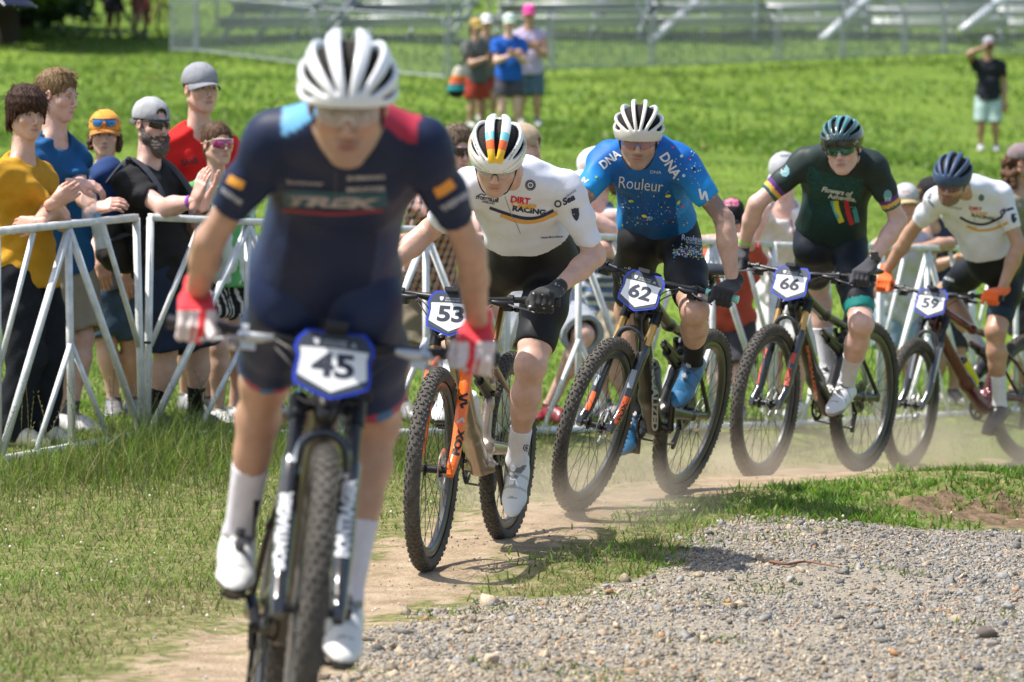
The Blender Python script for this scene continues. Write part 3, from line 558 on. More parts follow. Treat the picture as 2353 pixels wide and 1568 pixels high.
def build_bike(key, q, frame_mat, lower_mat, stan_mat, grip_col, crank, label, num, loc_z=0, fork_col=None, seat=(.15, 0, 1.0), post_mat=None, plate_dark=True, lev=None):
    x, y, z, yaw, lean, steer, pitch = q; R = Rb(yaw, lean, pitch); o = np.array([x, y, z]); S = rotax(SD, steer)
    W = lambda p: np.atleast_2d(p)@R.T+o; ST = lambda p: (np.atleast_2d(p)-A0)@S.T+A0; WS = lambda p: W(ST(p))
    root = empty('mountain_bike', o, label, 'mountain bike', 'race mountain bikes ridden in a line along the dirt trail', M=mat4(R, o))
    fo = link('frame', mkmesh('frame', FRV, FRQ, None, np.full((len(FRV), 3), .5), frame_mat), root)
    wheel(root, mat4(rotax((0, 1, 0), random.uniform(0, 6)), (0, 0, .37)), True); wheel(root, mat4(S@rotax((0, 1, 0), random.uniform(0, 6)), ST(HUBF)[0]), False)
    G = lambda mb, n, m, par=root, f=ST: mb.xf(f).build(n, m, par, world=False)
    # fork
    mb = MB()
    for s in (-1, 1):
        yy = .067*s; P = lambda t, f=0.: A0+SD*t+SFW*f+np.array([0, yy, 0])
        mb.tube([P(-.02, .044), P(.02, .036), P(.07, .008), P(.12, 0), P(.33, 0), P(.385, 0), P(.39, 0)], [.013, .019, .021, .022, .0235, .0235, .021], 14)
        mb.box(P(0, .044), (.03, .022, .035), np.stack([SFW, (0, 1, 0), SD], 1))
    mb.tube(shape([A0+SD*.36+SFW*.012+np.array([0, -.06, 0]), A0+SD*.415+SFW*.038+np.array([0, -.045, 0]), A0+SD*.437+SFW*.045, A0+SD*.415+SFW*.038+np.array([0, .045, 0]), A0+SD*.36+SFW*.012+np.array([0, .06, 0])], 5), .0125, 10)
    fk = G(mb, 'fork', lower_mat); 
    mb = MB(); mb.tube([A0+SD*.0+SFW*.044+np.array([0, -.07, 0]), A0+SFW*.044+np.array([0, .07, 0])], .008, 8); G(mb, 'axle', BLACKM, fk)
    for s in (-1, 1):
        mb = MB(); mb.tube([A0+SD*.38+np.array([0, .067*s, 0]), A0+SD*.52+np.array([0, .067*s, 0])], .0172, 14); G(mb, 'stanchion', stan_mat, fk)
    mb = MB()
    for s in (-1, 1): mb.tube([A0+SD*.485+np.array([0, .067*s, 0]), A0+SD*.545+np.array([0, .067*s, 0])], [.0225, .022], 14)
    mb.tube(shape([A0+SD*.51+np.array([0, -.067, 0]), A0+SD*.528+np.array([0, -.04, 0]), A0+SD*.545, A0+SD*.528+np.array([0, .04, 0]), A0+SD*.51+np.array([0, .067, 0])], 4), .021, 10, e=.8); mb.tube([A0+SD*.52, A0+SD*.55], .027, 12); G(mb, 'fork_crown', BLACKM, fk)
    for s in (-1, 1):
        mb = MB(); mb.tube([A0+SD*.545+np.array([0, .067*s, 0]), A0+SD*.552+np.array([0, .067*s, 0])], .013, 10); G(mb, 'fork_cap', paint((.03, .25, .6)), fk)
    mb = MB(); cal = A0+SD*.07+SFW*-.035+np.array([0, .055, 0]); mb.box(cal, (.03, .03, .06), np.stack([SFW, (0, 1, 0), SD], 1)); G(mb, 'brake_caliper', BLACKM, fk)
    # cockpit
    bc = np.array([.915, 0, .975]); by = np.array([0, 1., 0])
    bp = shape([bc+[-.045, -.38, .018], bc+[-.02, -.2, .014], bc+[0, -.05, 0], bc, bc+[0, .05, 0], bc+[-.02, .2, .014], bc+[-.045, .38, .018]], 5); hb = G(MB().tube(bp, [.0115 if abs(p[1]) > .12 else .0165 for p in bp], 12), 'handlebar', BLACKM)
    mb = MB(); mb.tube([A0+SD*.66, A0+SD*.70], .021, 12); mb.tube([A0+SD*.68, bc], [.021, .02], 12); mb.tube([bc-[0, .024, 0], bc+[0, .024, 0]], .023, 12); G(mb, 'stem', BLACKM, hb)
    for s in (-1, 1):
        gpnt = lambda t: np.array([bc[0]-.02-(t-.2)*.14, t*s, bc[2]+.014+(t-.2)*.022])
        mb = MB(); mb.tube([gpnt(.245), gpnt(.25), gpnt(.37), gpnt(.382)], [.0165, .0155, .0155, .0165], 12); G(mb, 'grip', grip_col, hb)
        mb = MB(); c0 = gpnt(.205); mb.tube([c0-[0, .008, 0], c0+[0, .008, 0]], .019, 10); mb.tube([c0+[.02, .012*s, -.012], c0+[.04, -.035*s, -.014], c0+[.035, -.065*s, -.01]], [.012, .012, .008], 10); mb.box(c0+[.01, -.01*s, -.03], (.035, .035, .022)); mb.ball(c0+[-.012, .02*s, -.035], (.02, .014, .01))
        lv = shape([c0+[.035, .0, -.016], c0+[.055, .03*s, -.022], c0+[.052, .075*s, -.03], c0+[.064, .10*s, -.036]], 4); bl = G(mb, 'brake_lever', lev or BLACKM, hb); mb = MB(); mb.tube(lv, np.linspace(.0065, .0045, len(lv)), 8, e=.7); G(mb, 'lever_blade', lev or mat('lever_grey', (.12, .12, .13), .3, .6), hb)
        for off in (0, 1):
            P = shape([c0+[.035, -.065*s, -.01-off*.015], c0+[.075, -.12*s, -.05-.03*off], c0+[.03, -.13*s+.02*off, -.13], (A0+SD*(.5+.05*off)+SFW*.06+np.array([0, .03*s, 0])), (A0+SD*.40+SFW*.05+np.array([0, .06, 0])) if s == 1 and off == 0 else A0+SD*.56+SFW*.0+np.array([0, .035*s, 0])], 6); G(MB().tube(P, .0026, 6, cap=False), 'cable', BLACKP, hb)
    mb = MB(); mb.box(bc+[.045, 0, .035], (.085, .05, .014), rotax((0, 1, 0), -.25)); mb.box(bc+[.01, 0, .018], (.03, .02, .02)); G(mb, 'cycle_computer', BLACKP, hb)
    # number plate
    po = bc+[.062, 0, -.046]; pn = nrm([.93, 0, .36]); px_ = np.array([0, 1., 0]); py_ = nrm(np.cross(px_, pn))*-1
    py_ = py_ if py_[2] > 0 else -py_; pz = np.cross(px_, py_)
    if pz[0] < 0: px_, pz = -px_, -pz
    fr = lambda d: (po+pz*d, px_, py_)
    out = np.array([(-.058, .074), (-.03, .072), (0, .078), (.03, .072), (.058, .074), (.077, .052), (.082, .03), (.074, .012), (.079, -.025), (.076, -.048), (.045, -.062), (0, -.078), (-.045, -.062), (-.076, -.048), (-.079, -.025), (-.074, .012), (-.082, .03), (-.077, .052)])*1.13
    mb = MB().prism(out, .003, fr(0)); pl = G(mb, 'number_plate', BLUEP, hb)
    inn = out*.92; G(MB().prism(inn, .0012, fr(.0035)), 'plate_backing', DARKPLATE, pl)
    wp = 1.08*np.array([(-.072, .033), (0, .036), (.072, .033), (.069, .012), (.073, -.03), (.05, -.042), (0, -.066), (-.05, -.042), (-.073, -.03), (-.069, .012)]); G(MB().prism(wp*[1, 1], .0008, fr(.005)), 'plate_panel', WHITEPLATE, pl)
    V, T = fit_text(num, .098, .062, off=.035, res=4); mb = MB().add(po+pz*.0068+V[:, :1]*px_+(V[:, 1:]-.004)*py_, (), T, (.03, .035, .06)); G(mb, 'plate_number', PRINT, pl)
    mb = MB()
    for t_, w2, yy in (('CROSS-COUNTRY', .055, .056), ('MOUNTAIN BIKE', .055, .047)):
        V, T = fit_text(t_, w2, .0065, off=.02, res=1); mb.add(po+pz*.0056+V[:, :1]*px_+(V[:, 1:]+yy)*py_, (), T, (.6, .62, .66))
    V, T = fit_text('NATIONAL COLLEGIATE SERIES', .06, .0025, res=1); mb.add(po+pz*.0056+V[:, :1]*px_+(V[:, 1:]+.0405)*py_, (), T, (.5, .5, .55)) if False else None
    V, T = shield(.015, .016); mb.add(po+pz*.0056+(V[:, :1]-.041)*px_+(V[:, 1:]+.053)*py_, (), T, (.7, .72, .76))
    for dx, sc in ((0, 1), (.0, .55)): V, T = polyfan([(-.008, -.006), (0, .007), (.008, -.006), (0, -.001)]); mb.add(po+pz*.0056+(V[:, :1]*sc+.043)*px_+(V[:, 1:]*sc+.050+(.004 if sc < 1 else 0))*py_, (), T, (.7, .72, .76))
    mb.xf(ST).build('plate_print', PRINT, pl, world=False, smooth=False)
    # saddle and post
    s0 = np.array(seat); I = lambda p: p
    S_ = SDF(s0-[.16, .09, .04], s0+[.16, .09, .04], .006); S_.cone(s0+[-.1, 0, 0], s0+[.0, 0, .0], .068, .045, .03, .28, (0, 0, 1)); S_.cone(s0+[0, 0, 0], s0+[.13, 0, -.006], .04, .02, .03, .5, (0, 0, 1)); V, Q = S_.mesh(1); link('saddle', mkmesh('saddle', V, Q, None, np.full((len(V), 3), .02), mat('saddle_black', (.022, .022, .025), .5)), root)
    mb = MB(); mb.tube([(.28, 0, .77), s0+[-.005, 0, -.05]], .0145, 12); mb.box(s0+[0, 0, -.04], (.04, .03, .02)); mb.tube([s0+[-.08, .02, -.03], s0+[.08, .02, -.03]], .0035, 6); mb.tube([s0+[-.08, -.02, -.03], s0+[.08, -.02, -.03]], .0035, 6); mb.build('seat_post', post_mat or BLACKM, root, world=False)
    # drivetrain
    bb = np.array([.435, 0, .33]); a = math.radians(crank); cr = MB(); mb = cr; prof = []
    for k in range(68): prof.append(0)
    mb.lathe([(.066, -.052), (.070, -.050), (.066, -.048), (.052, -.0485), (.052, -.0515)], bb, (0, 1, 0), 34, closed_prof=True)
    for k in range(34): t = k*2*math.pi/34; mb.box(bb+[.0715*math.cos(t), -.05, .0715*math.sin(t)], (.006, .0025, .0065), rotax((0, 1, 0), -t))
    for k in range(4): t = k*math.pi/2+.4; mb.bar(bb+[0, -.05, 0], bb+[.056*math.cos(t), -.05, .056*math.sin(t)], .006, .014, side=(0, 1, 0))
    mb.tube([bb-[0, .075, 0], bb+[0, .075, 0]], .017, 14); PED = {}
    for s in (-1, 1):
        e = bb+np.array([math.cos(a)*.17, 0, -math.sin(a)*.17])*s; e[1] = .082*s; b0 = bb+[0, .07*s, 0]; mb.tube([b0, (b0+e)/2, e], [.018, .0125, .015], 10, e=.6); PED[s] = e+[0, .045*s, 0]
    mb.build('crank', BLACKM, root, world=False)
    for s in (-1, 1):
        p = PED[s]; mb = MB(); mb.tube([p-[0, .045*s, 0], p+[0, .03*s, 0]], .0065, 8); mb.box(p, (.05, .055, .014)); mb.tube([p+[.04, -.02, 0], p+[.04, .02, 0]], .005, 6); mb.tube([p+[-.04, -.02, 0], p+[-.04, .02, 0]], .005, 6); mb.bar(p+[.03, 0, -.006], p+[-.03, 0, -.006], .03, .012); mb.build('pedal', mat('pedal_metal', (.08, .08, .085), .35, .7), root, world=False)
    # chain and derailleur
    ch = MB(); top = [bb+[0, -.05, .07], (0, -.045, .37+.04)]; n_l = 30; dj = np.array([-.01, -.048, .275]); low = [bb+[0, -.05, -.07], dj+[.01, 0, -.07]]
    for A_, B_ in (top, low, (dj, dj+[.02, 0, -.07]), ((-.03, -.048, .34), dj)):
        A_ = np.array(A_, float); B_ = np.array(B_, float); m = max(3, int(np.linalg.norm(B_-A_)/.0127))
        for k in range(m): ch.bar(A_+(B_-A_)*(k+.1)/m, A_+(B_-A_)*(k+.9)/m, .006, .009 if k % 2 else .006)
    ch.build('chain', mat('chain_steel', (.16, .15, .13), .4, .8), root, world=False)
    mb = MB(); mb.bar((.0, -.055, .34), dj, .014, .022); mb.bar(dj, dj+[.02, 0, -.075], .012, .03); mb.lathe([(.018, -.004), (.018, .004), (.004, .004), (.004, -.004)], dj+[.0, 0, 0], (0, 1, 0), 12, closed_prof=True); mb.lathe([(.018, -.004), (.018, .004), (.004, .004), (.004, -.004)], dj+[.02, 0, -.07], (0, 1, 0), 12, closed_prof=True); mb.build('derailleur', BLACKM, root, world=False)
    mb = MB(); mb.tube([(.36, 0, .60), (.5, 0, .655)], .020, 12); mb.tube([(.5, 0, .655), (.575, 0, .69)], .010, 10); mb.tube([(.36, -.03, .6), (.36, .03, .6)], .012, 10); mb.build('rear_shock', BLACKM, root, world=False)
    grips = {s: WS([bc[0]-.02-(.315-.2)*.14, .315*s, bc[2]+.016])[0] for s in (-1, 1)}
    B = dict(root=root, R=R, o=o, W=W, WS=WS, fork=fk, frame=fo, hb=hb, ped={s: W(PED[s])[0] for s in (-1, 1)}, grip=grips, fwd=R@[1, 0, 0], left=R@[0, 1, 0], up=R@[0, 0, 1], gfwd=R@S@[1, 0, 0], gleft=R@S@[-.09, .99, 0], S=S, pl=pl); BIKES[key] = B; return B
PURP = paint((.12, .085, .06), .25, .5, .8)
FRAMEB = mat('frame_dark_gloss', (.020, .018, .016), .32, 0, coat=.35, var=.2, spec=.4)
build_bike('53', [-0.03,15.8928,-0.009,-1.8137,-0.0426,0.056,-0.0065], mat('frame_bronze', (.36, .285, .22), .3, .65, coat=.6), paint((.9, .16, .015), .25), GOLD, BLACKP, 118, 'bronze full suspension mountain bike with a glossy orange fork and number 53 plate', '53', seat=(.13, 0, 1.04), post_mat=GOLD)
build_bike('62', [0.7033,17.7941,0.0262,-1.9728,-0.2409,0.0184,0.0077], FRAMEB, mat('fork_black', (.02, .02, .022), .15, coat=1), GOLD, paint((.3, .7, .6), .6), 300, 'black mountain bike leaning into the turn with mint grips and number 62 plate', '62', seat=(.15, 0, 1.01))
build_bike('66', [1.7026,20.0908,-0.0475,-2.0745,-0.0743,0.0547,0.0234], FRAMEB, MATS['fork_black'], GOLD, BLACKP, 8, 'black mountain bike with orange fork decals and number 66 plate', '66', seat=(.15, 0, .99))
build_bike('59', [2.9587,23.3854,-0.2439,-2.3118,0.0186,0.2825,0.0132], paint((.085, .010, .014), .22, .3, .8), mat('fork_black2', (.035, .035, .04), .15, coat=1), BLACKM, BLACKP, 55, 'dark red mountain bike with silver-black fork and number 59 plate, last in line', '59', seat=(.15, 0, .97))
build_bike('45', [-0.6296,10.0873,-0.0296,-1.4498,-0.1356,-0.0385,0.1145], FRAMEB, MATS['fork_black'], mat('stanchion_black', (.05, .05, .05), .15, .6), BLACKP, 24, 'nearest mountain bike, black with silver fork lettering and number 45 plate', '45', seat=(.12, 0, .86), lev=ALU)
# ------------------------------------------------------------ people
SK = {'fair': (.60, .375, .29), 'tan': (.47, .275, .19), 'mid': (.53, .325, .24), 'pink': (.65, .41, .34), 'dark': (.36, .2, .13)}
def ik(a, c, l1, l2, hint=None, hD=None, pref=None):
    """elbow/knee position for root a, end c, lengths; choose the one nearest the hint pixel"""
    a = np.asarray(a, float); c = np.asarray(c, float); d = c-a; L = np.linalg.norm(d); s = max(1, L/((l1+l2)*.985)); l1 *= s; l2 *= s
    t = (l1*l1-l2*l2+L*L)/(2*L); r = math.sqrt(max(l1*l1-t*t, 1e-6)); u = d/L; v = nrm(np.cross(u, (0.3, 1, .2))); w_ = np.cross(u, v); best = None
    for k in range(72):
        th = k*math.pi/36; p = a+u*t+r*(math.cos(th)*v+math.sin(th)*w_); e = 0
        if hint is not None: D = (p-CAM)@FW; e = math.hypot(1176.5+F*(p-CAM)@RT/D-hint[0], 784-F*(p-CAM)@UP/D-hint[1])
        if pref is not None: e -= ((p-a)@np.asarray(pref, float))*(60 if hint is not None else 1000)
        if best is None or e < best[0]: best = (e, p)
    return best[1]
def head_frame(yaw, pitch, roll=0, base=None):
    """yaw: degrees, 0 faces the camera, + turns to photo-right; pitch + looks down; returns columns hx (photo right), face, up"""
    y, p, r = map(math.radians, (yaw, pitch, roll)); hx = np.array([math.cos(y), math.sin(y), 0]); f = np.array([math.sin(y), -math.cos(y), 0]); u = np.array([0, 0, 1.])
    f2 = f*math.cos(p)-u*math.sin(p); u2 = u*math.cos(p)+f*math.sin(p); hx2 = hx*math.cos(r)+u2*math.sin(r); u3 = u2*math.cos(r)-hx*math.sin(r); return np.stack([hx2, f2, u3], 1)
HW = .0027
def head_mesh(H, skin, lips=(.42, .14, .12), brow=(.12, .07, .04), beard=None, beard_d=0, neck=None, fine=HW, female=False, stub=0, mouth=0., eyes=(.1, .1, .1)):
    """H: dict o (eye-level centre), R, s"""
    lo, hi = (-.10, -.125, -.215), (.10, .135, .13); S = SDF(lo, hi, fine); X = S
    S.ell((0, -.018, .035), (.074, .094, .083), k=0); S.ell((0, .028, -.030), (.0625, .062, .077), k=.03)
    for s in (-1, 1):
        S.cone((.055*s, -.005, -.058), (.020*s, .064, -.100), .018, .015, .03); S.ell((.04*s, .055, -.028), (.021, .02, .018), k=.02); S.ell((.027*s, .082, .019), (.024, .010, .0075), k=.014)
    S.ell((0, .071, -.104), (.021, .017, .015), k=.02); S.ell((0, .072, -.07), (.027, .018, .022), k=.02)
    for s in (-1, 1): S.ell((.031*s, .098, -.002), (.019, .017, .0125), k=.012, op='s')
    for s in (-1, 1): S.ell((.031*s, .0745, -.003), (.0125, .0125, .0115), k=.002)
    S.cone((0, .087, .008), (0, .108, -.033), .0065, .0095, .010); S.ell((0, .106, -.037), (.010, .010, .008), k=.006)
    for s in (-1, 1): S.ell((.0105*s, .098, -.041), (.0075, .009, .006), k=.006)
    S.ell((0, .0865, -.0655), (.025, .009, .005), k=.006); S.ell((0, .0855, -.0755), (.021, .0088, .006), k=.006); S.ell((0, .098, -.0705), (.024, .009, .0012+mouth), k=.002, op='s')
    for s in (-1, 1):
        S.ell((.0765*s, -.008, -.008), (.0085, .018, .029), np.array([[1, 0, 0], [0, .96, .25], [0, -.25, .96]]), k=.006); S.ell((.083*s, -.002, -.006), (.005, .010, .016), k=.003, op='s')
    nk = np.array(neck) if neck is not None else np.array([0, -.07, -.22])
    S.cone((0, -.022, -.06), nk, .052, .058 if not female else .046, .03)
    V, Q = S.mesh(1); C = np.tile(np.array(skin), (len(V), 1)); x, y, z = V.T; ax = np.abs(x)
    def paint_(m, c, a): m = np.clip(m, 0, 1)[:, None]*a; C[:] = C*(1-m)+np.array(c)*m
    el = lambda cx_, cz, rx, rz, soft=.35: np.clip((1-np.sqrt(((ax-cx_)/rx)**2+((z-cz)/rz)**2))/soft, 0, 1)*(y > .05)
    paint_(np.clip((ax-.07)/.006, 0, 1)*(y < .03), (.62, .25, .19), .35); paint_(el(.042, -.035, .03, .025, 1), np.array(skin)*[1.08, .78, .74], .45); paint_(el(0, -.038, .018, .016, 1)*(y > .09), np.array(skin)*[1.05, .75, .72], .5)
    st = np.clip((-.045-z)/.02, 0, 1)*np.clip((y+.0)/.03, 0, 1)*np.clip((z+.135)/.02, 0, 1)
    if stub: paint_(st, (.16, .1, .07), stub); paint_(el(0, -.056, .032, .009)*(y > .07), (.14, .08, .05), stub*1.1)
    paint_(el(0, -.0655, .029, .0065, .5), lips, .55); paint_(el(0, -.0755, .025, .0075, .5), lips, .5); paint_(el(0, -.0705, .030, .0024, .6), (.14, .05, .04), .8)
    paint_(el(.031, .021, .026, .0075, .5)*(ax > .008), brow, .85); paint_(el(.0075, -.044, .0045, .004, .8)*(y > .085), (.1, .03, .025), .8); paint_(el(0, -.05, .02, .006, 1)*(y > .08), np.array(skin)*.6, .4); paint_(el(.031, -.002, .021, .014, .8), np.array(skin)*[.72, .62, .62], .5)  # brows and nostrils, plus shade painted under the nose and in the eye sockets
    paint_(el(.031, -.004, .0125, .0052, .3), (.6, .58, .56), .9); paint_(el(.031, -.0035, .0056, .0056, .3), eyes, 1); paint_(el(.031, .003, .0150, .003, .5), (.06, .035, .03), .85)
    C *= (1-.0*ax)[:, None]
    V = V*H['s']; V, Q = xform(V, Q, H['o'], H['R']); 
    B = None
    if beard:
        S = SDF(lo, hi, .004)
        for s in (-1, 1): S.cone((.06*s, .0, -.01), (.05*s, .035, -.075), .016, .022, .02); S.cone((.05*s, .035, -.075), (.012*s, .08, -.105-beard_d*.5), .026, .026, .03); S.cone((.026*s, .084, -.062), (.0*s, .098, -.052), .008, .010, .008)
        S.ell((0, .075, -.11-beard_d*.5), (.04, .036, .03+beard_d), k=.03); S.ell((0, .1, -.0745), (.02, .02, .0075), k=.006, op='s'); S.ell((0, .06, -.03), (.05, .08, .03), k=.01, op='s')
        S.field(lambda f, X, Y, Z: f+.003*np.sin(X*210+6*np.sin(Z*60))*np.sin(Z*130+5*np.sin(X*90)+Y*80)); BV, BQ = S.mesh(0)
        g = np.clip((.1+(-.09-BV[:, 2])*9), 0, 1)[:, None]*RNG.random((len(BV), 1)); BC = np.array(beard)*(1-g)+np.array(beard)*2.6*g; BV, BQ = xform(BV*H['s'], BQ, H['o'], H['R']); B = (BV, BQ, BC)
    return V, Q, C, B
def hair_mesh(H, style, col, h=.0036):
    lo, hi = (-.14, -.17, -.2), (.14, .17, .17); S = SDF(lo, hi, h); r = np.random.default_rng(int(abs(H['o'][0])*1000)+3)
    face = lambda: (S.ell((0, .085, -.045), (.062, .085, .085), k=.012, op='s'))
    if style == 'short':
        S.ell((0, -.022, .036), (.081, .104, .092), k=0, clip=[((0, .03, -.02), (0, .62, -.78))]); S.ell((0, .088, -.045), (.066, .06, .098), k=.010, op='s')
        for i in range(70): a = r.uniform(-1.2, 1.2); p0 = np.array([.02*math.sin(a*1.1), -.02+.02*math.cos(a), .120]); pm = np.array([.05*math.sin(a), -.018+.07*math.cos(a), .106]); p1 = np.array([.066*math.sin(a), -.018+.099*math.cos(a), r.uniform(.05, .075)]); S.cone(p0, pm, .009, .009, .005); S.cone(pm, p1, .009, .004, .005)
    if style == 'cropped': S.ell((0, -.022, .034), (.0772, .099, .087), k=0, clip=[((0, .0, -.04), (0, .6, -.8))]); S.ell((0, .088, -.045), (.066, .06, .098), k=.010, op='s')
    if style == 'mop':
        S.ell((0, -.016, .040), (.086, .108, .093), k=0, clip=[((0, 0, -.03), (0, .3, -.95))]); S.ell((0, .09, -.05), (.062, .065, .088), k=.01, op='s')
        for i in range(170):
            a = r.uniform(-math.pi, math.pi); a0 = a+r.uniform(-.3, .3); ca_ = math.cos(a); p0 = np.array([.02*math.sin(a0), -.03+.02*math.cos(a0), .132]); pm = np.array([.068*math.sin(a0), -.018+.082*math.cos(a0), .108]); p1 = np.array([.089*math.sin(a), -.012+.106*ca_, .055+r.uniform(-.01, .01)]); p2 = np.array([.088*math.sin(a+r.uniform(-.12, .12)), -.012+(.108 if ca_ > .3 else .1)*ca_, r.uniform(.008, .03) if ca_ > .45 else r.uniform(-.1, -.05) if ca_ < -.2 else r.uniform(-.05, .0)])
            p0 = np.array([.01*math.sin(a0), -.03+.01*math.cos(a0), .136]); pm = np.array([.05*math.sin(a0), -.02+.062*math.cos(a0), .126]); pn = np.array([.079*math.sin(a), -.014+.096*ca_, .092]); S.cone(p0, pm, .009, .009, .004); S.cone(pm, pn, .009, .009, .004); S.cone(pn, p1, .009, .008, .004); S.cone(p1, p2, .008, .003, .004)
    if style in ('curls', 'pony', 'bun'):
        S.ell((0, -.022, .036), (.080, .103, .091), k=0, clip=[((0, .03, -.02), (0, .62, -.78))]); S.ell((0, .088, -.045), (.066, .06, .098), k=.010, op='s')
        if style == 'curls':
            for i in range(60): a = r.uniform(1.05, 5.23); p = np.array([.082*math.sin(a), -.01+.09*math.cos(a), r.uniform(-.09, .0)]); S.ell(p, r.uniform(.012, .019), k=.006)
        if style == 'pony': S.cone((0, -.1, .0), (0.01, -.135, -.04), .03, .032, .02); S.cone((.01, -.135, -.04), (.015, -.125, -.15), .032, .014, .02)
        if style == 'bun':
            for i in range(40): a = r.uniform(1.6, 4.7); p = np.array([.085*math.sin(a), -.03+.1*math.cos(a), r.uniform(-.16, .0)]); S.ell(p, r.uniform(.018, .03), k=.01)
    S.field(lambda f, X, Y, Z: f+.0016*np.sin(X*330+Y*60+4*np.sin(Z*40))*np.sin(Y*300+3*np.sin(Z*35)))
    V, Q = S.mesh(0); n = vnoise(V[:, 0]+V[:, 1]*.7, V[:, 2]*.2+V[:, 1], 160, 5, 2)[:, None]; C = np.array(col)*(.3+1.2*n)
    if style != 'cropped' and h < .006:
        mb = MB()
        for i in range(420):
            j = int(r.integers(0, len(V))); p = V[j]; 
            if p[2] < -.02 and style in ('short', 'pony'): continue
            q = p-np.array([0, -.02, .03]); q = nrm(q); dn = np.array([0, 0, -1.])-q*(-q[2]); dn = nrm(dn+r.normal(size=3)*.22+(np.array([0, .4, 0]) if p[2] > .09 else 0)); L_ = r.uniform(.018, .045); P_ = [p-q*.002, p+dn*L_*.5+q*r.uniform(.002, .006), p+dn*L_+q*r.uniform(-.002, .007)]
            mb.tube(P_, [.0016, .0014, .0005], 3, np.array(col)*r.uniform(.4, 1.9), cap=False)
        V = np.concatenate([V]+mb.V); Q = np.concatenate([Q, np.concatenate([q_ for q_ in mb.Q])+len(C)]); C = np.concatenate([C]+mb.C)
    V, Q = xform(V*H['s'], Q, H['o'], H['R']); return V, Q, C
def torso_prims(S, J, inf=0, k=.035, clip=(), sc=1., part='all', fat=0, nk=True):
    sc = sc*J.get('ts', 1.); P, N = J['P'], J['N']; lat = J['lat']; latP = J.get('latP', lat); sp = N-P; n = nrm(np.cross(lat, sp)); J['front'] = n; back = -n; b = J.get('bend', .03)
    Wp = P+sp*.36+back*b; C = P+sp*.70+back*b*.8; T = N-nrm(sp)*.05*sc+back*.005; i = inf
    if part in ('all', 'top', 'pelvis'):
        S.cone(P-latP*.06*sc+nrm(sp)*.02, P+latP*.06*sc+nrm(sp)*.02, (.108+fat)*sc+i, (.108+fat)*sc+i, k, .95, n, clip=clip)
    if part in ('all', 'top'):
        S.cone(P, Wp, (.150+fat)*sc+i, (.136+fat)*sc+i, k, .72, n, clip=clip); S.cone(Wp, C, (.136+fat)*sc+i, (.166+fat*.5)*sc+i, k, .70, n, clip=clip); S.cone(C, T, (.166+fat*.4)*sc+i, .125*sc+i, k, .66, n, clip=clip)
        for s, sh in ((-1, J['shA']), (1, J['shB'])):
            S.cone(N-nrm(sp)*.025+back*.004, sh, .056*sc+i, .054*sc+i, k, clip=clip); S.cone(C+lat*s*.07+nrm(sp)*.04, sh-nrm(sp)*.03, .075*sc+i, .05*sc+i, k, clip=clip)
            S.ell(C+lat*s*.068*sc+n*.055*sc+nrm(sp)*.03, .062*sc+i, k=k, clip=clip); nk and S.cone(J['Hd']['o']-(J['Hd']['o']-N)*.55, (N*.45+sh*.55)-nrm(sp)*.005, .034*sc+i*.5, .036*sc+i*.5, k, clip=clip)
        if 'bust' in J:
            for s in (-1, 1): S.ell(C+lat*s*.065*sc+n*.085*sc-nrm(sp)*.03, .055*sc+i, k=.03, clip=clip)
def arm_prims(S, sh, el, wr, sc=1., inf=0., tmax=None, k=.02, fore=True, m=1., dl=1.):
    clip = ()
    if tmax is not None: e = sh+(el-sh)*tmax; clip = [(e, nrm(el-sh))]
    S.ell(sh+(el-sh)*.12, (.058*sc*m*dl+inf), k=k+.01, clip=clip); S.cone(sh, el, .050*sc*m*dl+inf, .0385*sc*m+inf, k+.01, clip=clip); S.ell(sh+(el-sh)*.45, .0475*sc*m*dl+inf, k=.03, clip=clip)
    if fore and tmax is None: S.ell(el+(wr-el)*.2+np.array([0, -.012, .008]), .034*sc*m+inf, k=.015); S.cone(el, el+(wr-el)*.35, .040*sc*m+inf, .0415*sc*m+inf, k); S.cone(el+(wr-el)*.35, wr, .0415*sc*m+inf, .0255*sc+inf, k)
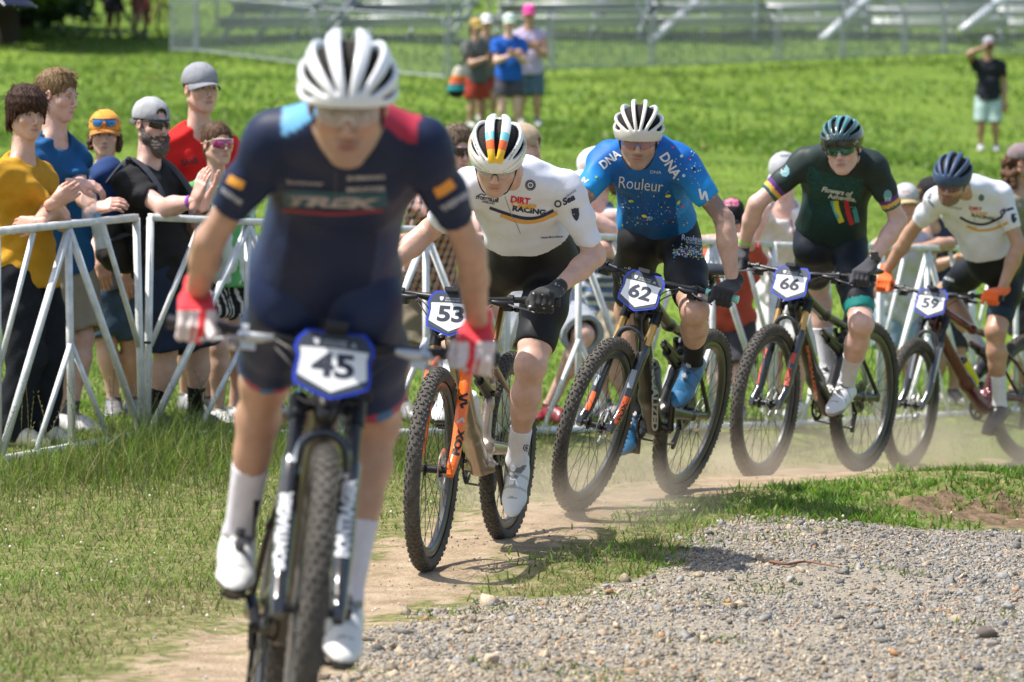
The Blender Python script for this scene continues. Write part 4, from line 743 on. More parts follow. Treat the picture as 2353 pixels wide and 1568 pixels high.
def leg_prims(S, hip, kn, an, sc=1., inf=0., part='all', front=None, tk=None, k=.03, m=1.):
    d1 = nrm(kn-hip); d2 = nrm(an-kn); back = nrm(d1-d2+1e-3*np.array([0, 1, 0])) if np.linalg.norm(d1-d2) > .12 else -(np.asarray(front, float) if front is not None else np.array([0, -1., 0])); clip = [(hip+(kn-hip)*tk, d1)] if tk else ()
    back = -back if False else back
    if part in ('all', 'thigh'):
        S.cone(hip, kn, .086*sc*m+inf, .056*sc+inf, k, clip=clip); S.ell(hip+(kn-hip)*.42-back*-.018, .079*sc*m+inf, k=.05, clip=clip); S.ell(hip+(kn-hip)*.72, .064*sc*m+inf, k=.04, clip=clip)
        if inf == 0 and front is not None:
            lt = nrm(np.cross(d1, -np.asarray(back))); fo = nrm(np.cross(lt, d1)); fo = fo if fo@np.asarray(front) > 0 else -fo
            for sg_ in (-1, 1): S.ell(hip+(kn-hip)*(.84 if sg_ < 0 else .78)+lt*.026*sg_*sc+fo*.022*sc, .030*sc, k=.012)
            S.ell(kn+fo*.034*sc, .023*sc, k=.010); S.cone(kn+fo*.03*sc+d2*.05, kn+fo*.018*sc+d2*.30, .017*sc, .010*sc, .02)
            for sg_ in (-1, 1): S.ell(kn+(an-kn)*.27+lt*.021*sg_*sc-fo*.024*sc, np.array([.032]*3)*sc*m, k=.016)
    if part in ('all', 'shin'):
        S.ell(kn, .0505*sc+inf, k=k); bk = nrm(np.cross(d2, np.cross(-back, d2))); S.cone(kn, an, .050*sc+inf, .034*sc+inf, k); S.ell(kn+(an-kn)*.26-bk*.020, np.array([.048, .048, .048])*sc*m+inf, k=.045); S.ell(kn+(an-kn)*.45-bk*.014, .043*sc*m+inf, k=.04); S.ell(an, .036*sc+inf, k=.02)
def hand_mesh(wr, d, nrml, side, curl=.4, s=1., h=.0036, spread=.1, glove=0., thumb=.5, point=None):
    """d: pointing direction, nrml: back-of-hand normal, side: +1 if thumb lies along cross(d,nrml)"""
    d = nrm(d); nrml = nrm(np.asarray(nrml, float)-d*(np.asarray(nrml, float)@d)); t = np.cross(d, nrml)*side; wr = np.asarray(wr, float); R = .12*s
    c0 = wr+d*.09*s; S = SDF(c0-.135*s, c0+.135*s, h); g = glove
    S.cone(wr-d*.03, wr+d*.02*s, .026*s+g, .027*s+g, .01, .8, nrml)
    for i in range(4):
        off = (i-1.5)*-.0195*s; L = [.082, .09, .086, .072][i]*s*.92; k0 = wr+d*(.085-.004*abs(i-1.2))*s+t*off; S.cone(wr+d*.015*s+t*off*.6, k0, .0145*s+g, .0115*s+g, .014, 1, nrml)
        p = k0; ang = 0; c = curl if np.isscalar(curl) else curl[i]; dd = nrm(d+t*(-off/s*spread*4)); r0 = [.0092, .0096, .0092, .0082][i]*s+g
        for j, f in enumerate((.46, .30, .24)):
            ang += c*(1.1 if j else .8); q = p+(dd*math.cos(ang)-nrml*math.sin(ang))*L*f; S.cone(p, q, r0*(1-.08*j), r0*(.93-.08*j), .0035); p = q
    p = wr+d*.022*s+t*.02*s; q = wr+d*.052*s+t*(.03+.022*thumb)*s-nrml*.018*s; S.cone(p, q, .0145*s+g, .0115*s+g, .012); q2 = q+(d*.75+t*(.2*thumb)-nrml*.35*(.4+curl if np.isscalar(curl) else .7))*.03*s; S.cone(q, q2, .0105*s+g, .0095*s+g, .003); S.cone(q2, q2+(d*.8-nrml*.35)*.022*s, .0095*s+g, .008*s+g, .003)
    return S.mesh(1)
def grip_hand(G, out, fwd, up, wr, s=1., g=.002, h=.004, lever=True):
    """fist closed round the bar at G; out = direction of bar end"""
    out = nrm(out); fwd = nrm(fwd-out*(fwd@out)); up = np.cross(out, fwd); up = up if up[2] > 0 else -up; S = SDF(G-.13, G+.13, h)
    for i in range(4):
        o = out*(i-1.3)*.0215*s; k0 = G+o+fwd*.030*s+up*.026*s; k1 = G+o+fwd*(.043-.003*i)*s-up*.008*s; k2 = G+o+fwd*.020*s-up*.031*s; k3 = G+o-fwd*.012*s-up*.026*s; r = (.0115-.0006*i)*s+g
        S.cone(wr+(G-wr)*.3+o*.75+up*.006, k0, .015*s+g, .0125*s+g, .014); S.cone(k0, k1, r, r, .004)
        if i == 0 and lever: S.cone(k1, k1+fwd*.022*s-up*.018*s-out*.004, r, r*.85, .003); continue
        S.cone(k1, k2, r, r*.95, .004); S.cone(k2, k3, r*.95, r*.85, .004)
    S.cone(wr, G+up*.028*s-fwd*.012, .028*s+g, .026*s+g, .02, .75, up); p = G-out*.035*s+up*.02*s-fwd*.012; S.cone(p, G-out*.046*s-up*.004*s+fwd*.014, .013*s+g, .011*s+g, .01); S.cone(G-out*.046*s-up*.004*s+fwd*.014, G-out*.038*s-up*.024*s+fwd*.024, .011*s+g, .009*s+g, .004)
    f = nrm(G-wr); S.cone(wr-f*.03, wr, .029*s+g, .029*s+g, .01); return S.mesh(1)
def noise_folds(S, amp=.004, seed=0, horiz=1.):
    r = np.random.default_rng(seed); a, b, c = r.uniform(0, 6, 3)
    S.field(lambda f, X, Y, Z: f+np.where(np.abs(f) < .03, amp*(np.sin(Z*38*horiz+X*14+3.5*np.sin(X*9+a)+2.5*np.sin(Y*11+b)+Z*6)*.6+.6*np.sin(X*26+Z*9+3*np.sin(Z*8+c)+Y*17)*np.sin(Z*13+a+X*5)+.35*np.sin(Z*60-X*50+b+Y*30)), 0)); return S
def bbox(pts, m): pts = np.array(pts); return pts.min(0)-m, pts.max(0)+m
def shoe_mesh(an, f, u, s=1., h=.005):
    """an ankle joint; f toe direction; u up (roughly shin)"""
    f = nrm(f); u = nrm(u-f*(u@f)); P = lambda a, b: an+f*a*s+u*b*s; S = SDF(an-.3*s, an+.3*s, h) if False else None; lo, hi = bbox([P(-.09, 0), P(.2, 0), P(-.09, -.1), P(.2, -.1), P(0, .05)], .06); S = SDF(lo, hi, h)
    S.cone(P(-.03, -.045), P(.05, -.045), .036*s, .040*s, .02); S.cone(P(.05, -.045), P(.125, -.062), .041*s, .042*s, .02, .72, u); S.cone(P(.125, -.062), P(.168, -.066), .041*s, .031*s, .02, .72, u); S.cone(P(0, .012), P(.02, -.03), .040*s, .042*s, .02, clip=[(P(0, .02), u)]); S.cone(P(.0, -.02), P(.09, -.04), .037*s, .036*s, .02)
    q = P(0, -.088); S.field(lambda F_, X, Y, Z: np.maximum(F_, -((X-q[0])*u[0]+(Y-q[1])*u[1]+(Z-q[2])*u[2])))
    V, Q = S.mesh(1); return V, Q, (V-an)@u/s, (V-an)@f/s, (V-an)@np.cross(f, u)/s
def helmet_mesh(H, vents, rx=.106, ry=.148, rz=.108, off=(0, -.012, .040), h=.0034, thick=.022, rim=-.012):
    """vents: (longitude centre at mid, half width, lat0, lat1) ; poles at front and back"""
    o = np.array(off); S = SDF((-.125, -.18, -.09), (.125, .17, .17), h)
    def fn(F_, X, Y, Z):
        x = (X-o[0])/rx; y = (Y-o[1])/ry; z = (Z-o[2])/rz; q = np.sqrt(x*x+y*y+z*z)+1e-6; outer = (q-1)*.105; inner = (1-q)*.105-thick
        rimz = rim+.018*np.clip(y, -1, 1)+.012*np.clip(np.abs(y)-.3, 0, 1); base = np.maximum(np.maximum(outer, inner), (rimz-Z))
        lon = np.arctan2(x, z+.25); lat = np.arctan2(y, np.sqrt(x*x+(z+.25)**2)); v = np.full(q.shape, 1., np.float32)
        for lc, hw, a0, a1 in vents:
            for sg in ((1, -1) if lc else (1,)):
                mid = (a0+a1)/2; hl = (a1-a0)/2; t = (lat-mid)/hl; w_ = hw*np.sqrt(np.clip(1-t*t*.92, 0, 1)); dd = np.maximum((np.abs(lon-lc*sg*(1-.10*t*t))-w_)*.1*np.cos(lat), (np.abs(t)-1)*hl*.12); v = np.minimum(v, dd)
        v = np.where(z > -.45, v, 1); rid = .0025*np.cos(lon*15)*np.clip(z, 0, 1)
        k = .005; a, b = base+rid, -v; hh = np.clip(.5-.5*(b-a)/k, 0, 1); r = b*(1-hh)+a*hh+k*hh*(1-hh)
        return r
    S.field(fn); V, Q = S.mesh(1); L = V.copy(); x = (V[:, 0]-o[0])/rx; y = (V[:, 1]-o[1])/ry; z = (V[:, 2]-o[2])/rz; q = np.sqrt(x*x+y*y+z*z)
    lon = np.arctan2(x, z+.25); lat = np.arctan2(y, np.sqrt(x*x+(z+.25)**2)); W_, Qw = xform(V*H['s'], Q, H['o'], H['R']); return W_, Qw, dict(L=L, q=q, lon=lon, lat=lat, z=z, y=y)
def ell_part(H, c, r, col, h=.006, clip=()):
    S = SDF(np.array(c)-np.array(r)-.02, np.array(c)+np.array(r)+.02, h); S.ell(c, r, k=0, clip=clip); V, Q = S.mesh(1); V, Q = xform(V*H['s'], Q, H['o'], H['R']); return V, Q, np.tile(np.array(col), (len(V), 1))
def glasses(H, parent, lens_col, frame_col, kind='visor', lm=None, up_=0):
    R_, s = H['R'], H['s']; W = lambda v: (np.asarray(v)*s)@R_.T+H['o']; fl = np.linalg.det(R_) < 0
    root = None; A = 62; n = 18; a = np.radians(np.linspace(-A, A, n)); rx, ry = .073, .083
    def curve(zz, gap=0): return np.stack([rx*np.sin(a), .018+ry*np.cos(a)+(.004), np.full(n, zz)], 1)
    top = curve(.024); bot = curve(-.030); b2 = bot.copy(); nose = np.exp(-(np.sin(a)*rx/.014)**2); b2[:, 2] += nose*.022; b2[:, 2] += .014*np.abs(np.sin(a))**3
    if kind == 'two': b2[:, 2] += .006; top[:, 2] -= .002; b2[:, 2] += nose*.018
    b2[:, 2] += up_; top[:, 2] += up_
    rows = [top*(1-t)+b2*t+np.array([0, .004*math.sin(t*math.pi), 0]) for t in np.linspace(0, 1, 5)]; V = np.concatenate(rows); V2 = V*1; V2[:, 1] -= .0015; m = len(V); Q = []
    for j in range(4):
        for i in range(n-1): p = j*n+i; Q += [[p, p+1, p+n+1, p+n], [m+p, m+p+n, m+p+n+1, m+p+1]]
    ed = [i for i in range(n)]+[(j*n+n-1) for j in range(1, 5)]+[4*n+i for i in range(n-2, -1, -1)]+[j*n for j in range(3, 0, -1)]
    for i in range(len(ed)): p, q = ed[i], ed[(i+1) % len(ed)]; Q.append([p, m+p, m+q, q])
    Q = np.array(Q); 
    if fl: Q = Q[:, ::-1]
    mb = MB(); mb.tube(W(top), .0028*s, 6, e=1.2)
    for e in (0, -1): sx = -1 if e == 0 else 1; mb.tube(W(shape([top[e]-[0, 0, .006], [.079*sx, -.0, .006+up_], [.078*sx, -.06, -.0+up_]], 5)), .0028*s, 6)
    fr = mb.build('sunglasses', paint(frame_col, .3), parent)
    addw('lens', W(np.concatenate([V, V2])), Q, None, np.tile(np.array(lens_col), (2*m, 1)), lm or LENS(lens_col), fr)
    nb = MB(); nb.tube(W(shape([(-.014, .094, -.026+up_), (-.008, .104, -.008+up_), (0, .108, -.004+up_), (.008, .104, -.008+up_), (.014, .094, -.026+up_)], 4)), .0028*s, 6); nb.build('nose_piece', paint(frame_col if kind != 'clear' else (.75, .75, .75), .4), fr); return fr
def LENS(c, alpha=1., rough=.05): 
    k = 'lens_%02x%02x%02x_%d' % (*[int(255*min(q, 1)) for q in c], int(alpha*100)); return mat(k, c, rough, .55 if alpha == 1 else 0, alpha=alpha, coat=1)
def cap_mesh(H, parent, col, brimcol, back=False, brim=.075, patch=None, bucket=False, logo=None, yaw=0, lift=0, meshback=None):
    R_ = H['R'] if not yaw else H['R']@np.array([[math.cos(yaw), -math.sin(yaw), 0], [math.sin(yaw), math.cos(yaw), 0], [0, 0, 1]]); H2 = dict(o=H['o'], s=H['s'], R=R_); S = SDF((-.12, -.15, -.06), (.12, .15, .17), .0042); sg = -1 if back else 1
    S.ell((0, -.016, .046+lift), (.0885, .108, .089), k=0, clip=[((0, 0, .022+lift), (0, 0, -1))]); S.ell((0, -.016, .040+lift), (.078, .097, .078), k=.003, op='s')
    if back: S.ell((0, .095, .052), (.032, .05, .028), k=.006, op='s')
    S.field(lambda f, X, Y, Z: f+.0015*np.abs(np.sin(np.arctan2(X, Y+.016)*3))**.2*.0+.0012*np.sin(X*90+Z*40)*np.sin(Y*80))
    V, Q = S.mesh(1); C = np.tile(np.array(col, float), (len(V), 1))
    if meshback is not None: C[V[:, 1]*sg < -.01] = meshback
    V, Q = xform(V*H['s'], Q, H2['o'], R_); cp_ = addw('cap', V, Q, None, C, COTTON, parent)
    n = 17; a = np.radians(np.linspace(-72, 72, n)); rows = []
    for t in np.linspace(0, 1, 5): rows.append(np.stack([(.083+.012*t)*np.sin(a)*(1-.06*t), sg*(-.016+(.1+brim*t)*np.cos(a)-.0*t)*1, .026+lift-.012*t*t-.020*np.abs(np.sin(a))**2*(.5+t)+.004], 1))
    V = np.concatenate(rows); V2 = V-[0, 0, .004]; m = len(V); Q = []
    for j in range(4):
        for i in range(n-1): p = j*n+i; Q += [[p, p+n, p+n+1, p+1], [m+p, m+p+1, m+p+n+1, m+p+n]]
    ed = [i for i in range(n)]+[(j*n+n-1) for j in range(1, 5)]+[4*n+i for i in range(n-2, -1, -1)]+[j*n for j in range(3, 0, -1)]
    for i in range(len(ed)): p, q = ed[i], ed[(i+1) % len(ed)]; Q.append([p, q, m+q, m+p])
    V, Q = xform(np.concatenate([V, V2])*H['s'], np.array(Q), H2['o'], R_); addw('cap_brim', V, Q, None, np.tile(np.array(brimcol, float), (2*m, 1)), COTTON, cp_)
    if logo is not None:
        b = bvh_of([cp_]); its = logo; decal('cap_logo', cp_, b, its, depth(H['o']), off=.002)
    return cp_
def standing(px, py, D, yaw=0, hyaw=None, hpitch=5, hroll=0, h=1.75, s=None, lean=(0, 0), hips=None, shw=.17, feet=None, knee=None, neckf=.03):
    """skeleton for a standing person: px,py = eye-level centre of head in the picture"""
    s = s or h/1.78; y = math.radians(yaw); lat = np.array([math.cos(y), math.sin(y), 0]); f = np.array([math.sin(y), -math.cos(y), 0]); o = at(px, py, D); Rm = head_frame(yaw if hyaw is None else hyaw, hpitch, hroll); J = dict(lat=lat, fwd=f, s=s, ts=.93, Hd=dict(o=o, R=Rm, s=s*.97))
    N = o-np.array([0, 0, .228*s])-f*neckf*s+lat*lean[0]*.15; J['N'] = N; J['P'] = N-np.array([0, 0, .49*s])+lat*lean[0]+f*lean[1]
    if hips is not None: q = at(hips[0], hips[1], D+(hips[2] if len(hips) > 2 else 0)); J['P'][:2] = q[:2]
    J['shA'] = N-lat*shw*s-np.array([0, 0, .060*s]); J['shB'] = N+lat*shw*s-np.array([0, 0, .060*s]); J['hA'] = J['P']-lat*.088*s-[0, 0, .05*s]; J['hB'] = J['P']+lat*.088*s-[0, 0, .05*s]
    for i, (k, sg) in enumerate((('A', -1), ('B', 1))):
        ft = J['P']+lat*sg*.11*s
        if feet is not None: q = at(feet[i][0], feet[i][1], D+(feet[i][2] if len(feet[i]) > 2 else 0)); ft = q
        g = float(zground(ft[0], ft[1])); an = np.array([ft[0], ft[1], g+.09*s]); J['an'+k] = an; L_ = np.linalg.norm(an-J['h'+k]); J['kn'+k] = ik(J['h'+k], an, .512*L_, .497*L_, pref=f)
        J['el'+k] = J['sh'+k]+np.array([0, 0, -.29*s])+lat*sg*.05; J['wr'+k] = J['el'+k]+np.array([0, 0, -.25*s])+f*.06
    return J
def setarm(J, k, wr, el=None, dD=0, pref=None): 
    D = depth(J['sh'+k]); J['wr'+k] = at(wr[0], wr[1], D+dD) if len(wr) == 2 else np.asarray(wr, float); J['el'+k] = ik(J['sh'+k], J['wr'+k], .29*J['s'], .255*J['s'], el, pref=pref if pref is not None else (0, -.3, -.5))
def person(J, label, group, skin='fair', top=None, bottom=None, face=None, hair=None, shoes=None, socks=None, hands={}, hb=.0095, root=None, female=False, arm_m=1., barms=True, leg_m=1.):
    s = J['s']; sk = np.array(SK[skin]); root = empty('person', (J['P'][0], J['P'][1], float(zground(J['P'][0], J['P'][1]))), label, 'person', group)
    J['root'] = root; Hd = J['Hd']; f = J['fwd']
    pts = [J[k] for k in ('P', 'N', 'shA', 'shB', 'elA', 'elB', 'wrA', 'wrB', 'hA', 'hB', 'knA', 'knB', 'anA', 'anB')]; lo, hi = bbox(pts, .13); S = SDF(lo, hi, hb)
    torso_prims(S, J, (-.018 if top.get('kind') != 'jersey' else -.012) if top else 0, sc=s, fat=J.get('fat', 0)*.8)
    for k in 'AB': arm_prims(S, J['sh'+k], J['el'+k], J['wr'+k], s, m=arm_m, dl=.86 if top and top.get('kind') not in ('tank', 'jersey') else .97); leg_prims(S, J['h'+k], J['kn'+k], J['an'+k], s, front=f, m=leg_m)
    S.cone(J['N']-nrm(J['N']-J['P'])*.05, J['N']*.4+Hd['o']*.6, .055*s if not female else .046*s, .05*s if not female else .042*s, .03)
    V, Q = S.mesh(1); fc = dict(face or {}); nl = (np.linalg.inv(Hd['R'])@(J['N']-Hd['o']))/Hd['s']; nl = nl*min(1, .2/np.linalg.norm(nl)); HV, HQ, HC, B = head_mesh(Hd, sk, neck=nl, female=female, **fc)
    C = np.tile(sk, (len(V), 1)); kn = np.minimum(np.linalg.norm(V-J['knA'], axis=1), np.linalg.norm(V-J['knB'], axis=1)); w_ = np.clip(1-kn/.07, 0, 1)[:, None]*.4; C = C*(1-w_)+sk*[1.02, .72, .66]*w_
    for tt in J.get('tat', ()): 
        dd = np.linalg.norm(V-tt[0], axis=1); m_ = (np.clip(1-dd/tt[1], 0, 1)**.3*(vnoise(V[:, 0]*1.+V[:, 1], V[:, 2], 55, 4, 2) > .42))[:, None]*.75; C = C*(1-m_)+np.array([.07, .06, .06])*m_
    VV = [V, HV]; QQ = [Q, HQ+len(V)]; CC = [C, HC]; n = len(V)+len(HV)
    for k, kw in hands.items():
        if kw is None: continue
        hv, hq = hand_mesh(J['wr'+k], s=s*1.02, **kw); VV.append(hv); QQ.append(hq+n); n += len(hv); CC.append(np.tile(sk*[1.03, .9, .86], (len(hv), 1)))
    body = addw('body', np.concatenate(VV), np.concatenate(QQ), None, np.concatenate(CC), SKIN, root); J['body'] = body
    if B: addw('beard', B[0], B[1], None, B[2], HAIR, root)
    if hair: v, q, c = hair_mesh(Hd, *hair); addw('hair', v, q, None, c, HAIR, root)
    if top: J['top'] = garment_top(J, root, **dict(dict(am=arm_m), **top))
    if bottom: J['bot'] = garment_bottom(J, root, **bottom)
    for k in 'AB':
        fd = J.get('toe'+k, f+np.array([0, 0, -.0])); uu = J.get('ankle_up'+k, np.array([0, 0, 1.]))
        if socks:
            L_, col = socks[:2]; a, b = J['an'+k], J['kn'+k]; S = SDF(*bbox([a, a+(b-a)*L_], .075), .006); e = a+(b-a)*L_; leg_prims(S, J['h'+k], b, a, s, .0035, 'shin', f, m=leg_m); S.field(lambda F_, X, Y, Z: np.maximum(F_, (X-e[0])*nrm(b-a)[0]+(Y-e[1])*nrm(b-a)[1]+(Z-e[2])*nrm(b-a)[2])); v, q = S.mesh(1); addw('sock', v, q, None, np.tile(np.array(col, float), (len(v), 1)), COTTON, root)
        if shoes:
            v, q, hu, hf, hl = shoe_mesh(J['an'+k], fd, uu, s*1.02); c = np.tile(np.array(shoes[0], float), (len(v), 1)); c[hu < -.064] = shoes[1]; c[(hu > .002)] = np.array(shoes[0])*.25; c[(np.abs(hf-.055) < .004) & (hu > -.05)] = np.array(shoes[0])*.62; c[(np.abs(hf-.10) < .004) & (hu > -.055)] = np.array(shoes[0])*.62; c[(np.abs(hf-.135) < .003) & (np.abs(hl) < .02)] = np.array(shoes[0])*.5; so = addw('shoe', v, q, None, c, mat('shoe', vc=True, rough=.4, coat=.2), root); J['shoe'+k] = so
            if len(shoes) > 2:
                ff = nrm(fd); u2 = nrm(uu-ff*(uu@ff)); l2 = np.cross(ff, u2); sgn = 1 if k == 'B' else -1
                for a_, b_ in ((.025, -.005), (.075, -.018)): p = J['an'+k]+ff*a_+u2*b_*s+l2*-.0; mb = MB(); ctr = p+ff*.012+u2*.02; ax = nrm(u2+ff*.5); mb.lathe([(0, .022), (.0105, .022), (.012, .01), (.012, .0)], ctr, ax, 14); mb.build('dial', paint(shoes[2], .3), so)
    return J
def garment_top(J, root, kind='tee', col=(.5, .5, .5), inf=.014, sleeve=.55, hem=-.02, fold=.0045, mat_=None, cfn=None, h=.0085, neck=.062, name=None, k=.035, sinf=None, seed=1, am=1., hollow=True):
    s = J['s']; P, N = J['P'], J['N']; up = nrm(N-P); J['arm_m'] = am; pts = [P, N, J['shA'], J['shB'], J['shA']+(J['elA']-J['shA'])*sleeve, J['shB']+(J['elB']-J['shB'])*sleeve]; lo, hi = bbox(pts, .17+inf+max(0, -hem)); S = SDF(lo, hi, h); e = P+up*hem; clip = [(e, -up)]
    torso_prims(S, J, inf, sc=s, clip=clip, k=k, fat=J.get('fat', 0), nk=(kind == 'jersey'))
    si = inf if sinf is None else sinf
    if kind != 'tank':
        for q in 'AB': arm_prims(S, J['sh'+q], J['el'+q], J['wr'+q], s, si, tmax=sleeve, m=J.get('arm_m', 1.), dl=.95 if kind != 'jersey' else 1)
    if kind != 'jersey':  # open sleeves
        for q in 'AB':
            if kind == 'tank' or not hollow: continue
            a = J['sh'+q]; b = J['el'+q]; e2 = a+(b-a)*sleeve; S.cone(a+(b-a)*(sleeve-.12), e2+(b-a)*.1, .04*s+max(si-.010, 0), .042*s+si-.007, .004, op='s')
    if kind not in ('jersey',) and hem < .03: S.cone(P+up*.14, P+up*(hem-.01), .150*s+inf, (.172+J.get('fat', 0))*s+inf, .03, .82, J['front'], clip=clip)
    hd = J['Hd']['o']; nd = nrm(hd-N+up*.25*(kind != 'jersey')); pn = nrm(nd*.86+J['front']*(.2 if kind != 'jersey' else .35)); p0 = N+nd*(.018 if kind != 'jersey' else .030)*s+J['front']*.02; rr_ = (.067 if kind != 'jersey' else .066)*s; ax0 = N+J['front']*.012
    def ncut(F_, X, Y, Z):
        x = X-ax0[0]; y = Y-ax0[1]; z = Z-ax0[2]; t = x*nd[0]+y*nd[1]+z*nd[2]; rad = np.sqrt(np.maximum(x*x+y*y+z*z-t*t, 0))-rr_; pl = -((X-p0[0])*pn[0]+(Y-p0[1])*pn[1]+(Z-p0[2])*pn[2]); pl2 = -(t-.055*s)
        c = np.minimum(np.maximum(rad, pl), np.maximum(pl2, rad-.06)); k = .008; a, b = F_, -c; h_ = np.clip(.5+.5*(a-b)/k, 0, 1); return np.where(np.abs(t) < .3, a*h_+b*(1-h_)+k*h_*(1-h_), F_)
    if kind == 'jersey': S.ell(N+(hd-N)*.52, .060*s, k=.008, op='s'); S.cone(P+up*(hem-.03), P+up*(hem+.10), .152*s+inf+.008, .140*s+inf, .03, .74, J['front'], clip=clip)
    else: S.ell(N+up*.050*s+J['front']*.022*s, .078*s, k=.012, op='s')
    if fold: noise_folds(S, fold, seed)
    V, Q = S.mesh(1); 
    lo_ = dict(V=V, t=(V-P)@up/np.linalg.norm(N-P), x=(V-P)@J['lat'], f=(V-P)@J['front'], xn=(V-N)@J['lat'], fn=(V-N)@J['front'])
    tc_ = np.clip(lo_['t'], 0, 1)[:, None]; lo_['x'] = ((V-(P*(1-tc_)+N*tc_)))@J['lat']
    for q in 'AB': a, b = J['sh'+q], J['el'+q]; d = b-a; lo_['a'+q] = (V-a)@d/(d@d); lo_['r'+q] = np.linalg.norm(V-a-np.outer(np.clip(lo_['a'+q], 0, 1), d), axis=1)
    C = cfn(lo_) if cfn else np.tile(np.array(col, float), (len(V), 1)); nm = name or {'tee': 't_shirt', 'tank': 'tank_top', 'jersey': 'jersey', 'shirt': 'shirt'}[kind]
    return addw(nm, V, Q, None, C, mat_ or (CLOTH if kind == 'jersey' else COTTON), root)
def garment_bottom(J, root, kind='shorts', col=(.2, .2, .25), inf=.02, tk=.95, fold=.004, mat_=None, cfn=None, h=.0095, top=.06, name=None, seed=2, flare=.02):
    s = J['s']; P, N = J['P'], J['N']; up = nrm(N-P); pts = [P+up*top]+[J[x] for x in ('hA', 'hB', 'knA', 'knB')]+([J['anA'], J['anB']] if kind == 'pants' else []); lo, hi = bbox(pts, .15); S = SDF(lo, hi, h); clip = [(P+up*top, up)]
    torso_prims(S, J, inf*(.6 if kind == 'tights' else .55), sc=s, clip=clip, part='all' if top > .12 else 'pelvis', fat=J.get('fat', 0)); S.cone(P, P+up*(top-.02), (.140+J.get('fat', 0))*s+inf*.2, (.136+J.get('fat', 0))*s+inf*.1, .03, .74, J['front'], clip=clip)
    for q in 'AB':
        a, b, c = J['h'+q], J['kn'+q], J['an'+q]
        if kind == 'tights': leg_prims(S, a, b, c, s, inf, 'thigh', J['fwd'], tk)
        elif kind == 'shorts': leg_prims(S, a, b, c, s, inf*.6, 'thigh', J['fwd'], tk-.05); e = a+(b-a)*tk; S.cone(a, e+(b-a)*.1, .084*s+inf*.8, .072*s+inf+flare, .04, clip=[(e, nrm(b-a))]); S.cone(a+(b-a)*(tk-.12), e+(b-a)*.2, .056*s+inf, .058*s+inf+flare, .005, op='s')
        else: leg_prims(S, a, b, c, s, inf*.6, 'thigh', J['fwd']); S.cone(a, b, .084*s+inf*.8, .068*s+inf, .04); S.cone(b, c, .068*s+inf, .06*s+inf, .03)
    if fold: noise_folds(S, fold, seed, .8)
    V, Q = S.mesh(1); L_ = dict(V=V, x=(V-P)@J['lat'], f=(V-P)@J['fwd'], z=V[:, 2])
    for q in 'AB': a, b = J['h'+q], J['kn'+q]; d = b-a; L_['t'+q] = (V-a)@d/(d@d); L_['r'+q] = np.linalg.norm(V-a-np.outer(np.clip(L_['t'+q], 0, 1), d), axis=1)
    C = cfn(L_) if cfn else np.tile(np.array(col, float), (len(V), 1)); return addw(name or {'tights': 'bib_shorts', 'shorts': 'shorts', 'pants': 'trousers'}[kind], V, Q, None, C, mat_ or (CLOTH if kind == 'tights' else COTTON), root)
